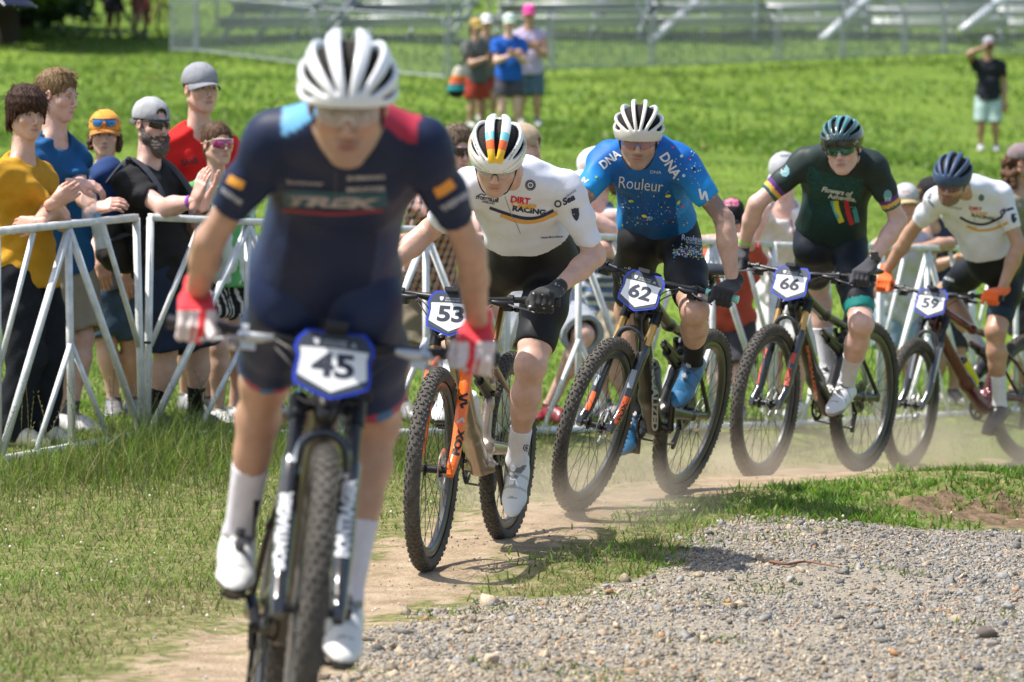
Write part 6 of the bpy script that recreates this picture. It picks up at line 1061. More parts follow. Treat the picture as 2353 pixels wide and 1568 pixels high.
# ------------------------------------------------------------ white barriers
BP = [(-10, 1070, 18.4), (331, 1008, 19.4), (790, 1005, 20.4), (1160, 1000, 21.3), (1490, 992, 22.3), (1775, 985, 23.4), (2022, 972, 24.5), (2232, 957, 25.6), (2430, 945, 26.7)]
BL_ = ['nearest white barrier, in front of the boy in the mustard shirt', 'white barrier in front of the bearded man, second from the left', 'white barrier in front of the plaid shirt', 'white barrier behind the orange-forked bike and its rider', 'white barrier behind the rear wheel of the 62 bike', 'white barrier in front of the spectator in white with a lanyard', 'white barrier between the 66 and 59 bikes', 'white barrier at the right edge behind the last racer']
def barrier(A, B, lab, tl=0, tr=0):
    A = np.array(A); B = np.array(B); d = nrm(B-A); A = A+d*.015; B = B-d*.015; L_ = np.linalg.norm(B-A); up = np.array([0, 0, 1.]); r = empty('barrier', A, lab, 'barrier', 'white steel crowd barriers along the trail'); h = 1.05; t = .026
    nrmv = nrm(np.cross(d, up)); P = lambda u, v, o=0.: A+(B-A)*u+up*v*h+d*(tl*(1-u)+tr*u)*v+nrmv*o; n_b = [0]
    def br(nm, a, b, w_=t): MB().bar(a, b, w_, w_, side=nrmv).build(nm, WHITEP, r, smooth=False)
    br('top_rail', P(0, 1), P(1, 1), .034); br('bottom_rail', P(0, .02), P(1, .02), .034); br('post', P(0, .02, .002), P(0, 1, .002)); br('post', P(1, .02, .002), P(1, 1, .002)); br('post', P(.5, .03, .001), P(.5, .985, .001))
    br('diagonal_brace', P(.5, .98, .003), P(.015, .03, .003)); br('diagonal_brace', P(.5, .98, .004), P(.985, .03, .004)); w_ = .019
    br('diagonal_brace', P(.25, .98, .004), P(.01, .42, .004), w_); br('diagonal_brace', P(.75, .98, .004), P(.99, .42, .004), w_); br('diagonal_brace', P(.5, .48, .006), P(.25, .03, .006), w_); br('diagonal_brace', P(.5, .48, .005), P(.75, .03, .005), w_)
    return r
pts = [at(*p) for p in BP]
for i in range(8): barrier(pts[i], pts[i+1], BL_[i], tl=(.03 if i == 1 else 0), tr=(-.045 if i == 0 else 0))
p = at(331, 787, 19.4); MB().bar(p-[.03, 0.03, 0], p+[.035, -.03, 0], .012, .012).build('zip_tie', BLACKP, label='black zip tie joining the two left-hand barriers', cat='zip tie')
# ------------------------------------------------------------ spectators
G_ = 'spectators standing behind the barriers'
TEEM = dict(kind='tee', inf=.014, sleeve=.66, hem=-.10, fold=.010, h=.008, sinf=.011)
def S_(px, py, D, **k): return standing(px, py, D, **k)
BRN = (.045, .018, .010)
# boy in mustard shirt
J = S_(62, 262, 18.95, yaw=68, hyaw=34, hpitch=6, h=1.74, feet=[(30, 1050, .1), (95, 1050, .2)], hips=(58, 640, .1), shw=.165); setarm(J, 'A', (84, 512), (152, 502), -.12, pref=(0, 0, 0)); setarm(J, 'B', (126, 464), (150, 520), -.34, pref=(2., -.3, 0))
hd = dict(d=RT*.9+UP*.35, nrml=-FW, side=1, curl=.55)
person(J, 'boy with brown mop hair and mustard shirt leaning on the nearest barrier', G_, face=dict(brow=BRN, lips=(.5, .2, .17)), hair=('mop', BRN), top=dict(TEEM, col=(.50, .26, .02), seed=3, sleeve=.8, hollow=False), bottom=dict(kind='pants', col=(.010, .012, .018), fold=.006), shoes=((.6, .55, .45), (.6, .6, .6)), hands=dict(A=dict(d=-RT-UP*.1+FW*.3, nrml=-FW+UP*.3, side=-1, curl=.5), B=dict(d=RT*.85+UP*.5, nrml=-FW+RT*.3, side=-1, curl=.55)))
# blond boy in blue shirt
J = S_(134, 218, 19.5, yaw=60, hyaw=62, hpitch=10, h=1.82, feet=[(120, 1040, .2), (160, 1035, .2)], hips=(136, 600, .2)); setarm(J, 'B', (218, 482), (150, 520), -.5); setarm(J, 'A', (172, 422), (120, 470), -.35)
J1 = person(J, 'tall blond boy in blue shirt and khaki shorts with an orange wristband', G_, skin='pink', face=dict(brow=(.25, .15, .07)), hair=('short', (.20, .125, .06)), top=dict(TEEM, col=(.012, .09, .24), seed=4), bottom=dict(kind='shorts', col=(.30, .265, .195), flare=.03, tk=.92), shoes=((.5, .5, .5), (.6, .6, .6)), socks=(.2, (.1, .1, .1)), hands=dict(A=dict(d=RT*.9-UP*.1, nrml=UP*.8-FW*.4, side=1, curl=.5), B=dict(d=RT*.8+UP*.25-FW*.3, nrml=UP*.5-FW*.6, side=-1, curl=.45)))
MB().tube([J['wrB']+nrm(J['elB']-J['wrB'])*(.03+t) for t in (-.009, .009)], .033, 14, cap=False).build('wristband', paint((.85, .25, .02), .5), J1['root'])
# orange cap
J = S_(241, 308, 20.45, yaw=5, hyaw=4, hpitch=4, h=1.66, feet=[(262, 1010, .1), (305, 1000, .2)], hips=(262, 640, .1)); setarm(J, 'A', (232, 600), (215, 560), -.2); setarm(J, 'B', (290, 620), (300, 560), -.2)
J1 = person(J, 'boy in orange cap with mirrored sunglasses perched on it and grey shirt', G_, face=dict(brow=BRN, lips=(.45, .17, .15)), hair=('curls', (.07, .035, .02)), top=dict(TEEM, col=(.13, .15, .18), seed=6), bottom=dict(kind='shorts', col=(.05, .085, .13), tk=1.0, flare=.02), shoes=((.2, .2, .2), (.6, .6, .6)), hands=dict(A=dict(d=-UP+RT*.2, nrml=-FW, side=1, curl=.3), B=dict(d=-UP, nrml=-FW, side=-1, curl=.3)))
c_ = cap_mesh(J['Hd'], J1['root'], (.75, .33, .06), (.50, .22, .06), brim=.05); H2 = dict(J['Hd']); H2['o'] = J['Hd']['o']+J['Hd']['R']@np.array([0, .022, .066])*J['Hd']['s']; glasses(H2, J1['root'], (.03, .22, .55), (.02, .02, .02), 'two', LENS((.02, .2, .6)))
# bearded man
J = S_(350, 284, 19.75, yaw=62, hyaw=40, hpitch=4, h=1.76, feet=[(352, 1010, .1), (450, 1000, .3)], hips=(385, 640, .1), shw=.178); J['fat'] = .014; setarm(J, 'A', (450, 462), (398, 585), -.36, pref=(0, 0, 0)); setarm(J, 'B', (472, 466), (470, 560), -.2)
J1 = person(J, 'bearded man in black shirt, backwards grey cap and dark sunglasses, clapping', G_, skin='pink', arm_m=1.1, face=dict(brow=(.1, .06, .04), beard=(.085, .07, .06), beard_d=.022), hair=('cropped', (.08, .06, .05)), top=dict(TEEM, col=(.014, .014, .016), seed=8, hem=-.12), bottom=dict(kind='shorts', col=(.018, .028, .055), tk=1.02, flare=.03, inf=.028), shoes=((.1, .1, .1), (.5, .5, .5)), socks=(.42, (.012, .012, .014)), hands=dict(A=dict(d=UP*.9+RT*.28, nrml=-RT*.7-FW*.7, side=-1, curl=.12, spread=.05), B=dict(d=UP*.8+RT*.45, nrml=RT*.8-FW*.1, side=1, curl=.15)))
cap_mesh(J['Hd'], J1['root'], (.42, .43, .45), (.10, .10, .10), back=True, meshback=(.36, .37, .39)); glasses(J['Hd'], J1['root'], (.012, .012, .012), (.01, .01, .01), 'two', LENS((.015, .014, .012)))
MB().tube([J['wrA']+nrm(J['elA']-J['wrA'])*(.035+t) for t in (-.010, .010)], .034, 16, cap=False).build('wristband', paint((.33, .06, .55), .5), J1['root']); MB().tube([J['wrB']+nrm(J['elB']-J['wrB'])*(.04+t) for t in (-.010, .010)], .034, 14, cap=False).build('wrist_watch', BLACKP, J1['root'])
# his backpack
Bk = J; bdir = -J['front']; up_ = nrm(J['N']-J['P']); ctr = J['P']+up_*.30+bdir*.23; S = SDF(ctr-.42, ctr+.42, .0095); Rb_ = np.stack([J['lat'], bdir, up_], 1)
S.cone(ctr-up_*.14, ctr+up_*.16, .15, .125, .02, .62, bdir); S.cone(ctr-up_*.16+bdir*.06, ctr-up_*.0+bdir*.06, .11, .10, .03, .6, bdir); noise_folds(S, .005, 12); V, Q = S.mesh(1)
bp_ = empty('backpack', ctr, 'blue and grey backpack worn by the bearded man', 'backpack'); t_ = (V-ctr)@up_; C = np.tile(np.array((.022, .055, .17)), (len(V), 1)); C[t_ < -.0] = (.05, .047, .047); C[np.abs(((V-ctr)@J['lat'])-.06) < .012] = (.09, .09, .095); addw('pack_body', V, Q, None, C, COTTON, bp_)
for sg in (-1, 1):
    st = shape([ctr+up_*.16+J['lat']*.08*sg-bdir*.04, J['N']+J['lat']*.11*sg*s_*0+J['lat']*.12*sg+up_*.055, J['N']+J['lat']*.13*sg-bdir*.13-up_*.10, J['P']+up_*.25+J['lat']*.155*sg-bdir*.12, ctr-up_*.13+J['lat']*.13*sg-bdir*.02], 6); MB().tube(st, .024, 8, (.06, .06, .065) if sg > 0 else (.05, .055, .07), e=.35, side=nrm(-bdir)).build('strap', COTTON, bp_)
# tall boy in red shirt
J = S_(462, 204, 20.75, yaw=30, hyaw=30, hpitch=0, h=1.86, feet=[(430, 1000, .2), (480, 1000, .2)], hips=(440, 600, .1)); J1 = person(J, 'tall boy in red shirt and grey cap behind the bearded man', G_, face=dict(brow=(.1, .06, .04)), hair=('cropped', (.06, .04, .03)), top=dict(TEEM, col=(.62, .015, .015), seed=9), bottom=dict(kind='shorts', col=(.1, .1, .12)), shoes=((.3, .3, .3), (.5, .5, .5)), hands=dict(A=dict(d=-UP, nrml=-FW, side=1, curl=.3), B=dict(d=-UP, nrml=-FW, side=-1, curl=.3)))
cap_mesh(J['Hd'], J1['root'], (.27, .28, .31), (.23, .24, .27), brim=.06, logo=[(np.array([[-13, -4], [13, -4], [13, 4], [-13, 4]]), np.array([[0, 1, 2], [0, 2, 3]]), 462, 154, -4, (.05, .05, .06))]); decal('shirt_print', J1['top'], bvh_of([J1['top']]), [T('SAVE', 436, 372, 40, 16, -8, (.05, .01, .02), off=.03)], 20.6)
# girl with visor sunglasses
J = S_(501, 330, 20.2, yaw=35, hyaw=30, hpitch=0, h=1.6, feet=[(500, 1010, .1), (540, 1000, .2)], hips=(510, 640, .1), shw=.155); setarm(J, 'A', (480, 560), (470, 520), -.2)
J1 = person(J, 'girl with brown ponytail and pink mirrored visor sunglasses behind the nearest racer', G_, female=True, face=dict(brow=(.08, .04, .02), lips=(.5, .22, .2)), hair=('pony', (.10, .055, .03)), top=dict(TEEM, col=(.5, .6, .56), seed=10, inf=.016, hem=-.05, cfn=lambda I: np.where((vnoise(I['V'][:, 0]*1.+I['V'][:, 1], I['V'][:, 2], 12, 3, 2) > .55)[:, None], np.array((.10, .35, .12)), np.array((.5, .58, .55)))), bottom=dict(kind='shorts', tk=.55, flare=.0, cfn=lambda I: np.where(((np.sin((I['x']-I['f'])*160) > .7) & (I['f'] > 0))[:, None], .6, .012)*np.ones((1, 3))), shoes=((.6, .6, .6), (.6, .6, .6)), hands=dict(A=dict(d=-UP, nrml=-FW, side=1, curl=.3), B=dict(d=-UP, nrml=-FW, side=-1, curl=.3)))
glasses(J['Hd'], J1['root'], (.35, .05, .2), (.7, .6, .4), 'visor', LENS((.42, .07, .22)))
# man in plaid shirt
def plaid(I):
    V = I['V']; u = I['x']+I['f']*.5; a = np.sin(u*150); b_ = np.sin(V[:, 2]*150); C = np.tile(np.array((.42, .44, .48)), (len(V), 1)); C[(a > .3)] = (.13, .12, .14); C[(b_ > .3)] = C[(b_ > .3)]*.5+np.array((.30, .08, .03))*.5; C[(a > .3) & (b_ > .3)] = (.06, .04, .04); C[(np.abs(a+.6) < .22)] = (.55, .17, .04); C[(np.abs(b_+.6) < .2)] = C[(np.abs(b_+.6) < .2)]*.5+np.array((.5, .17, .05))*.5; return C
J = S_(1050, 342, 21.3, yaw=30, hyaw=28, hpitch=12, h=1.82, feet=[(920, 1000, .4), (985, 1000, .4)], hips=(962, 632, .5), shw=.2); J['fat'] = .02; setarm(J, 'A', (930, 560), (985, 530), -.2); setarm(J, 'B', (1090, 545), (1100, 500), -.5)
J1 = person(J, 'man in orange and grey plaid shirt leaning on the barrier behind the racers', G_, skin='pink', face=dict(brow=(.15, .1, .06)), hair=('short', (.14, .10, .07)), top=dict(TEEM, kind='shirt', cfn=plaid, seed=11, h=.0075, sleeve=.85, hem=-.02), bottom=dict(kind='shorts', col=(.20, .17, .115), tk=1.0, flare=.04, inf=.03, fold=.008), shoes=((.2, .2, .2), (.4, .4, .4)), hands=dict(A=dict(d=-UP+RT*.3, nrml=-FW, side=1, curl=.4), B=dict(d=RT+UP*.1, nrml=UP, side=-1, curl=.4)))
glasses(J['Hd'], J1['root'], (.04, .025, .015), (.03, .02, .015), 'two', LENS((.03, .02, .012)))
# man with tan cap crouching behind racer 53
J = S_(1203, 338, 22.0, yaw=40, hyaw=70, hpitch=15, h=1.75, feet=[(1190, 1000, .2), (1262, 985, .3)], hips=(1232, 650, .4), shw=.19); J['knB'] = at(1340, 770, 21.9); J['anB'] = at(1262, 935, 22.1)
J1 = person(J, 'man in tan cap and red shirt behind the orange-forked bike, one knee out', G_, skin='pink', hair=('cropped', (.2, .13, .08)), top=dict(TEEM, col=(.5, .07, .07), seed=14), bottom=dict(kind='shorts', col=(.30, .33, .38), flare=.03, tk=1.0), shoes=((.25, .02, .04), (.25, .02, .04)), hands=dict(A=dict(d=-UP, nrml=-FW, side=1, curl=.4), B=dict(d=-UP, nrml=-FW, side=-1, curl=.4)))
cap_mesh(J['Hd'], J1['root'], (.42, .32, .23), (.3, .22, .16), back=True)
# spectator with white cap behind the blue racer
J = S_(1366, 392, 22.5, yaw=-50, hyaw=-70, hpitch=18, h=1.74, feet=[(1390, 1000, .3), (1440, 1000, .3)], hips=(1402, 640, .3)); setarm(J, 'A', (1330, 570), (1380, 560), -.3); setarm(J, 'B', (1455, 560), (1370, 515), -.2); J['fat'] = .01
J1 = person(J, 'spectator in white cap and striped tank top behind the blue-jersey racer', G_, skin='pink', arm_m=1.1, hair=('bun', (.12, .07, .04)), top=dict(TEEM, kind='tank', cfn=lambda I: np.where((np.sin(I['V'][:, 2]*120) > .2)[:, None], np.array((.52, .56, .62)), np.array((.10, .16, .30))), seed=15), bottom=dict(kind='shorts', col=(.36, .31, .24), fold=.01, flare=.03, inf=.03, tk=1.05), shoes=((.3, .3, .3), (.5, .5, .5)), hands=dict(A=dict(d=-RT, nrml=UP, side=1, curl=.4), B=dict(d=RT*.9+UP*.2, nrml=UP, side=-1, curl=.4)))
cap_mesh(J['Hd'], J1['root'], (.72, .72, .74), (.72, .72, .74))
# spectator with black cap
J = S_(1682, 500, 23.3, yaw=-10, hyaw=-5, hpitch=22, h=1.5, feet=[(1650, 990, .3), (1700, 990, .3)], hips=(1672, 690, .4), shw=.16); setarm(J, 'A', (1625, 548), (1648, 560), -.25); setarm(J, 'B', (1655, 552), (1700, 562), -.35)
J1 = person(J, 'child in black cap with pink and yellow logo leaning on the barrier', G_, skin='pink', face=dict(brow=BRN), hair=('curls', BRN), top=dict(TEEM, col=(.45, .08, .06), seed=16), bottom=dict(kind='shorts', col=(.05, .05, .06), tk=1.0), shoes=((.1, .1, .1), (.5, .5, .5)), hands=dict(A=dict(d=RT, nrml=UP, side=-1, curl=.5), B=dict(d=-RT, nrml=UP, side=1, curl=.5)))
cap_mesh(J['Hd'], J1['root'], (.015, .015, .02), (.012, .012, .015), brim=.075, logo=[L([(1664, 458), (1672, 462), (1680, 458)], 8, (.6, .15, .25)), L([(1680, 458), (1688, 462), (1696, 460)], 8, (.6, .15, .25)), BL(1680, 457, 4, (.75, .5, .05)), T('Red Bull', 1680, 470, 34, 8, 0, (.65, .2, .3), off=.03)])
# white shirt with lanyard
J = S_(1800, 402, 24.0, yaw=-20, hyaw=-25, hpitch=20, h=1.78, feet=[(1780, 990, .3), (1830, 990, .3)], hips=(1815, 650, .3)); setarm(J, 'A', (1722, 578), (1740, 520), -.3); setarm(J, 'B', (1880, 600), (1872, 530), -.1)
J1 = person(J, 'spectator in white shirt with a red lanyard and grey cap between two racers', G_, skin='pink', face=dict(brow=BRN), hair=('cropped', BRN), top=dict(TEEM, col=(.70, .70, .72), seed=17, inf=.028), bottom=dict(kind='shorts', col=(.62, .62, .65), tk=1.0, flare=.03), shoes=((.6, .6, .6), (.6, .6, .6)), hands=dict(A=dict(d=-RT-UP*.3, nrml=UP, side=1, curl=.5), B=dict(d=-UP, nrml=-FW, side=-1, curl=.5)))
cap_mesh(J['Hd'], J1['root'], (.42, .43, .46), (.45, .46, .48), logo=[T('SMITH', 1812, 358, 42, 6, 0, (.1, .1, .1), off=.02)]); b = bvh_of([J1['top']]); decal('lanyard', J1['top'], b, [L([(1802, 438), (1812, 480), (1822, 530), (1830, 570), (1834, 600)], 3, (.35, .05, .03)), L([(1846, 438), (1852, 480), (1848, 530), (1840, 570), (1836, 600)], 3, (.30, .1, .05)), L([(1850, 480), (1850, 492)], 12, (.05, .25, .4))], 23.8, off=.006)
# woman with grey cap, jean shorts
J = S_(2082, 466, 25.4, yaw=10, hyaw=5, hpitch=5, h=1.68, feet=[(2030, 965, .3), (2085, 965, .3)], hips=(2072, 668, .3), shw=.165); setarm(J, 'A', (2020, 640), (2030, 590), -.2); setarm(J, 'B', (2118, 568), (2160, 560), -.4)
J1 = person(J, 'woman in grey cap with tan brim, light tank top and jean shorts', G_, skin='tan', female=True, hair=('pony', (.10, .06, .04)), face=dict(brow=BRN), top=dict(TEEM, kind='tank', col=(.48, .48, .56), seed=18), bottom=dict(kind='shorts', col=(.20, .28, .36), tk=.8, flare=.02), shoes=((.3, .3, .3), (.5, .5, .5)), hands=dict(A=dict(d=-UP, nrml=-FW, side=1, curl=.5), B=dict(d=-RT+UP*.1, nrml=UP, side=1, curl=.6)))
cap_mesh(J['Hd'], J1['root'], (.42, .44, .46), (.42, .33, .19), logo=[BL(2082, 441, 14, (.55, .5, .54), .5), T('MACHINE', 2082, 441, 20, 3.5, 0, (.45, .1, .12), off=.02)])
# person in black cap behind last racer
J = S_(2142, 452, 25.9, yaw=30, hyaw=60, hpitch=20, h=1.66, feet=[(2150, 960, .3), (2190, 960, .3)], hips=(2165, 670, .3)); setarm(J, 'A', (2140, 600), (2125, 560), -.35); setarm(J, 'B', (2210, 590), (2160, 600), -.2)
J1 = person(J, 'person in black cap and navy shirt leaning on the barrier behind the last racer', G_, skin='tan', hair=('bun', (.2, .12, .06)), top=dict(TEEM, col=(.035, .04, .075), seed=19), bottom=dict(kind='shorts', col=(.04, .04, .05), tk=1.), shoes=((.1, .1, .1), (.5, .5, .5)), hands=dict(A=dict(d=-UP*.8, nrml=-FW, side=1, curl=.6), B=dict(d=RT, nrml=UP, side=-1, curl=.5)))
cap_mesh(J['Hd'], J1['root'], (.015, .015, .02), (.015, .015, .02), back=True)
# right edge pair
def plaidcap(I): return None
J = S_(2352, 374, 26.3, yaw=60, hyaw=75, hpitch=5, h=1.72, feet=[(2330, 950, .3), (2360, 950, .3)], hips=(2350, 640, .3)); J1 = person(J, 'spectator with a brown bun, dull plaid cap and khaki shirt at the right edge', G_, skin='tan', female=True, hair=('bun', (.12, .06, .035)), top=dict(TEEM, col=(.22, .20, .15), seed=20), bottom=dict(kind='shorts', col=(.02, .02, .025), tk=.95), shoes=((.1, .1, .1), (.5, .5, .5)), hands=dict(A=dict(d=-UP, nrml=-FW, side=1, curl=.5), B=dict(d=-UP, nrml=-FW, side=-1, curl=.5)))
c_ = cap_mesh(J['Hd'], J1['root'], (.22, .17, .18), (.2, .15, .15)); 
# bottles held by the blond boy
def hbottle(a, b, r, lab, col, capc, mt):
    t = empty('water_bottle', a, lab, 'water bottle'); a = np.array(a); b = np.array(b); L_ = np.linalg.norm(b-a); MB().lathe([(0, 0), (r*.9, 0), (r, .01), (r, L_*.3), (r*.92, L_*.34), (r, L_*.4), (r, L_*.72), (r*.45, L_*.86), (r*.4, L_*.92)], a, b-a, 18).build('bottle_body', mt, t); MB().lathe([(r*.46, L_*.88), (r*.46, L_), (0, L_)], a, b-a, 14).build('bottle_cap', paint(capc, .5), t)
CLEAR = mat('clear_plastic', (.75, .8, .82), .05, alpha=.35, coat=1)
decal('shirt_print', J1['top'], bvh_of([J1['top']]), [], 19.5) if False else None
hbottle(at(206, 505, 19.05), at(204, 425, 19.05), .036, 'clear bottle with yellow and blue cap held over the barrier', None, (.3, .55, .05), CLEAR); hbottle(at(236, 572, 19.0), at(222, 490, 19.0), .036, 'clear water bottle hanging below the blond boy\'s hand', None, (.1, .3, .5), CLEAR)
# far group on the hillside
GB = 'people standing on the hillside'
def far(px, py, D, h, lab, skin, tcol, bcol, capc, yaw=0, pose='stand', tk=.7, hairk='cropped', kind='tee', hyaw=None, female=False, shw=.18):
    J = S_(px, py, D, yaw=yaw, hyaw=hyaw, h=h, shw=shw); s = J['s']
    if pose == 'clap':
        m = J['P']*.45+J['N']*.55+J['fwd']*.30
        for k, sg in (('A', -1), ('B', 1)): J['wr'+k] = m+J['lat']*.03*sg; J['el'+k] = ik(J['sh'+k], J['wr'+k], .29*s, .255*s, pref=J['lat']*sg*.5-np.array([0, 0, 1.]))
    if pose == 'photo': J['wrA'] = J['Hd']['o']+J['fwd']*.16-J['lat']*.06-[0, 0, .03]; J['elA'] = ik(J['shA'], J['wrA'], .29*s, .255*s, pref=-J['lat']*1.-np.array([0, 0, .6]))
    J1 = person(J, lab, GB, skin=skin, hb=.013, female=female, hair=(hairk, (.08, .05, .03), .007), face=dict(fine=.006), top=dict(kind=kind, inf=.02, sleeve=.6, hem=-.08, col=tcol, h=.013, fold=.004), bottom=dict(kind='shorts', col=bcol, tk=tk, h=.013, flare=.015), shoes=((.5, .5, .5), (.5, .5, .5)), hands=dict(A=dict(d=nrm(J['wrA']-J['elA']), nrml=-FW, side=1, curl=.3, h=.006), B=dict(d=nrm(J['wrB']-J['elB']), nrml=-FW, side=-1, curl=.3, h=.006)))
    if capc: cap_mesh(J['Hd'], J1['root'], capc, capc)
    return J1
far(1095, 62, 54.5, 1.66, 'person in yellow hat, grey shirt and red shorts on the hillside', 'tan', (.12, .13, .12), (.42, .06, .04), (.45, .32, .10), 40, 'clap', tk=.85, female=True, hairk='pony')
far(1118, 52, 56, 1.66, 'person in white cap half hidden behind the yellow hat', 'tan', (.12, .13, .12), (.3, .06, .05), (.7, .7, .7), 20)
far(1170, 52, 54, 1.72, 'person in white and green cap and bright blue shirt clapping', 'pink', (.015, .10, .45), (.07, .065, .085), (.55, .65, .6), 12, 'clap', tk=.75)
far(1216, 32, 55.5, 1.84, 'person in pink cap and lavender tank top, tallest of the hillside group', 'tan', (.50, .42, .62), (.08, .14, .2), (.75, .08, .35), 5, 'clap', tk=.95, kind='tank')
jb = far(2272, 104, 60, 1.80, 'man in black shirt and light blue shorts holding a camera to his eye', 'dark', (.016, .018, .026), (.38, .50, .50), (.35, .35, .4), -5, 'photo', tk=1.0)
p = jb['Hd']['o']+jb['fwd']*.12+[0, 0, -.01]; t = empty('camera', p, 'black camera held at the eye of the man in black on the hillside', 'camera'); MB().box(p, (.13, .05, .085)).build('camera_body', BLACKP, t); MB().lathe([(.035, 0), (.035, .07), (.0, .07)], p, jb['fwd'], 14).build('lens', BLACKP, t)
pb = at(1052, 185, 54.2); t = empty('shoulder_bag', pb, 'striped orange, teal and black bag hanging beside the red shorts', 'bag'); S = SDF(pb-.35, pb+.35, .012); S.cone(pb+[.02, 0, .12], pb+[-.02, 0, -.12], .075, .12, .03, .6, (0, 1, 0)); V, Q = S.mesh(1); C = np.tile(np.array((.02, .02, .025)), (len(V), 1)); z_ = V[:, 2]-pb[2]; C[(z_ > -.05)] = (.6, .55, .5); C[(z_ < .07) & (z_ > .02)] = (.7, .25, .05); C[(z_ < .02) & (z_ > -.04)] = (.7, .08, .03); C[(z_ < -.08) & (z_ > -.13)] = (.02, .35, .4); addw('bag_body', V, Q, None, C, COTTON, t); MB().tube(shape([pb+[.0, 0, .15], pb+[.12, -.05, .35], pb+[.18, 0, .6]], 5), .012, 6, (.02, .02, .02)).build('strap', COTTON, t)
# ------------------------------------------------------------ far crowd fences, bleachers, bikes, umbrella, tree
GALV = mat('galvanised_steel', (.28, .31, .34), .5, .3, var=.15)
def mesh_fence(A, B, lab, nb=22, h=1.12):
    A = np.array(A); B = np.array(B); d = B-A; r = empty('crowd_fence', A, lab, 'crowd fence', 'grey metal crowd fences on the hillside'); up = np.array([0, 0, 1.]); c = .12; d_ = nrm(d); P = lambda u, v: A+d*u+up*v*h
    fr = shape([P(0, .12)+d_*.03, P(0, .5)+d_*.03, P(0, .9)+d_*.03, P(.02, .98)+d_*.06, P(.06, 1), P(.5, 1), P(.94, 1), P(.98, .98)-d_*.06, P(1, .9)-d_*.03, P(1, .5)-d_*.03, P(1, .12)-d_*.03], 3); MB().tube(fr, .021, 6).build('frame', GALV, r); MB().tube([P(0, .14)+d_*.03, P(1, .14)-d_*.03], .018, 6).build('bottom_rail', GALV, r)
    me = None
    for i in range(nb):
        u = (i+1)/(nb+1)
        if me is None: me = simple_mesh(MB().tube([(0, 0, .14*h), (0, 0, h)], .012, 5, cap=False), 'bar', GALV)
        o = link('bar', me, r); o.location = tuple(d*u)
    for u in (.12, .88): MB().bar(P(u, .02)+[0, -.3, 0], P(u, .02)+[0, .3, 0], .04, .01).build('foot', GALV, r); 
    return r
fp = [(392, 100, 73), (452, 124, 72), (730, 143, 69), (1030, 158, 67), (1270, 144, 70), (1500, 130, 72.5), (1790, 115, 75.5), (2080, 104, 79), (2170, 102, 80), (2400, 92, 82)]
FL_ = ['leftmost short section of the hillside crowd fence', 'crowd fence section left of the white helmet', 'crowd fence section behind the white helmet of the nearest racer', 'crowd fence section behind the hillside group', 'crowd fence section right of the hillside group', 'middle crowd fence section above the blue-jersey racer', 'crowd fence section above the dark green racer', 'short crowd fence section where the fence line jogs', 'crowd fence section left of the man with the camera', 'crowd fence at the right edge']
for i in range(len(fp)-1):
    a, b_ = gp(fp[i][0], fp[i][1], zground), gp(fp[i+1][0], fp[i+1][1], zground); a = at(fp[i][0], fp[i][1], fp[i][2]); b_ = at(fp[i+1][0], fp[i+1][1], fp[i+1][2]); a[2] = zground(a[0], a[1])-.02; b_[2] = zground(b_[0], b_[1])-.02; n = max(1, round(np.linalg.norm(b_-a)/2.6))
    for j in range(n): mesh_fence(a+(b_-a)*j/n, a+(b_-a)*(j+.985)/n, FL_[i]+('' if n == 1 else ', left part' if j == 0 else ', right part' if j == n-1 else ', middle part'), nb=max(6, int(np.linalg.norm(b_-a)/n/.11)))
BLE = mat('bleacher_aluminium', (.55, .58, .61), .4, .2, var=.1)
def bleacher(px, D, wd, lab, sl=0.):
    g = gp(px, 104, zground)+np.array([0, 1.2, 0]); g[2] = zground(g[0], g[1]); r = empty('bleacher', g, lab, 'bleacher', 'aluminium bleachers behind the crowd fence'); y = np.array([math.sin(sl), math.cos(sl), 0]); x = np.array([math.cos(sl), -math.sin(sl), 0]); z = np.array([0, 0, 1.])
    for k in range(5):
        MB().box(g+y*(.75*k)+z*(.46+.30*k), (wd, .30, .05), np.stack([x, y, z], 1)).build('seat', BLE, r, smooth=False); MB().box(g+y*(.75*k+.02)+z*(.36+.30*k), (wd, .03, .16), np.stack([x, y, z], 1)).build('riser', BLE, r, smooth=False)
        MB().box(g+y*(.75*k+.40)+z*(.14+.30*k), (wd, .34, .04), np.stack([x, y, z], 1)).build('foot_board', mat('dark_board', (.12, .13, .15), .6), r, smooth=False)
    for s in np.linspace(-.48, .48, 4):
        c = g+x*wd*s
        for p_, q_ in ((z*.05, y*2.5+z*.05), (z*.30, y*2.5+z*1.3), (y*2.4+z*.07, y*2.4+z*1.2), (y*.2+z*.07, y*.2+z*.35), (z*.08, y*2.3+z*1.1)): MB().bar(c+p_, c+q_, .05, .05).build('support_bar', GALV, r, smooth=False)
    for s in (-.5, .5):
        c = g+x*wd*s; MB().tube([c+z*.3-y*.1, c+z*1.2-y*.1, c+y*2.3+z*2.0, c+y*2.6+z*1.0], .028, 6).tube([c+z*.8-y*.1, c+y*2.4+z*1.55], .022, 6).build('hand_rail', GALV, r)
bleacher(880, 82, 2.6, 'leftmost bleacher behind the white helmet', .3); bleacher(1300, 84, 3.0, 'bleacher just right of the hillside group', .2); bleacher(1560, 86, 3.2, 'second bleacher right of the hillside group, above the blue racer', .1); bleacher(1840, 88, 3.0, 'third bleacher, above the dark green racer'); bleacher(2150, 90, 3.2, 'fourth bleacher, left of the man with the camera', -.1); bleacher(2400, 92, 3., 'rightmost bleacher at the corner of the picture'); fb_ = [at(x_, 60, 92) for x_ in (400, 760, 1120, 1480, 1840, 2200, 2420)]
for q_ in fb_: q_[2] = zground(q_[0], q_[1])
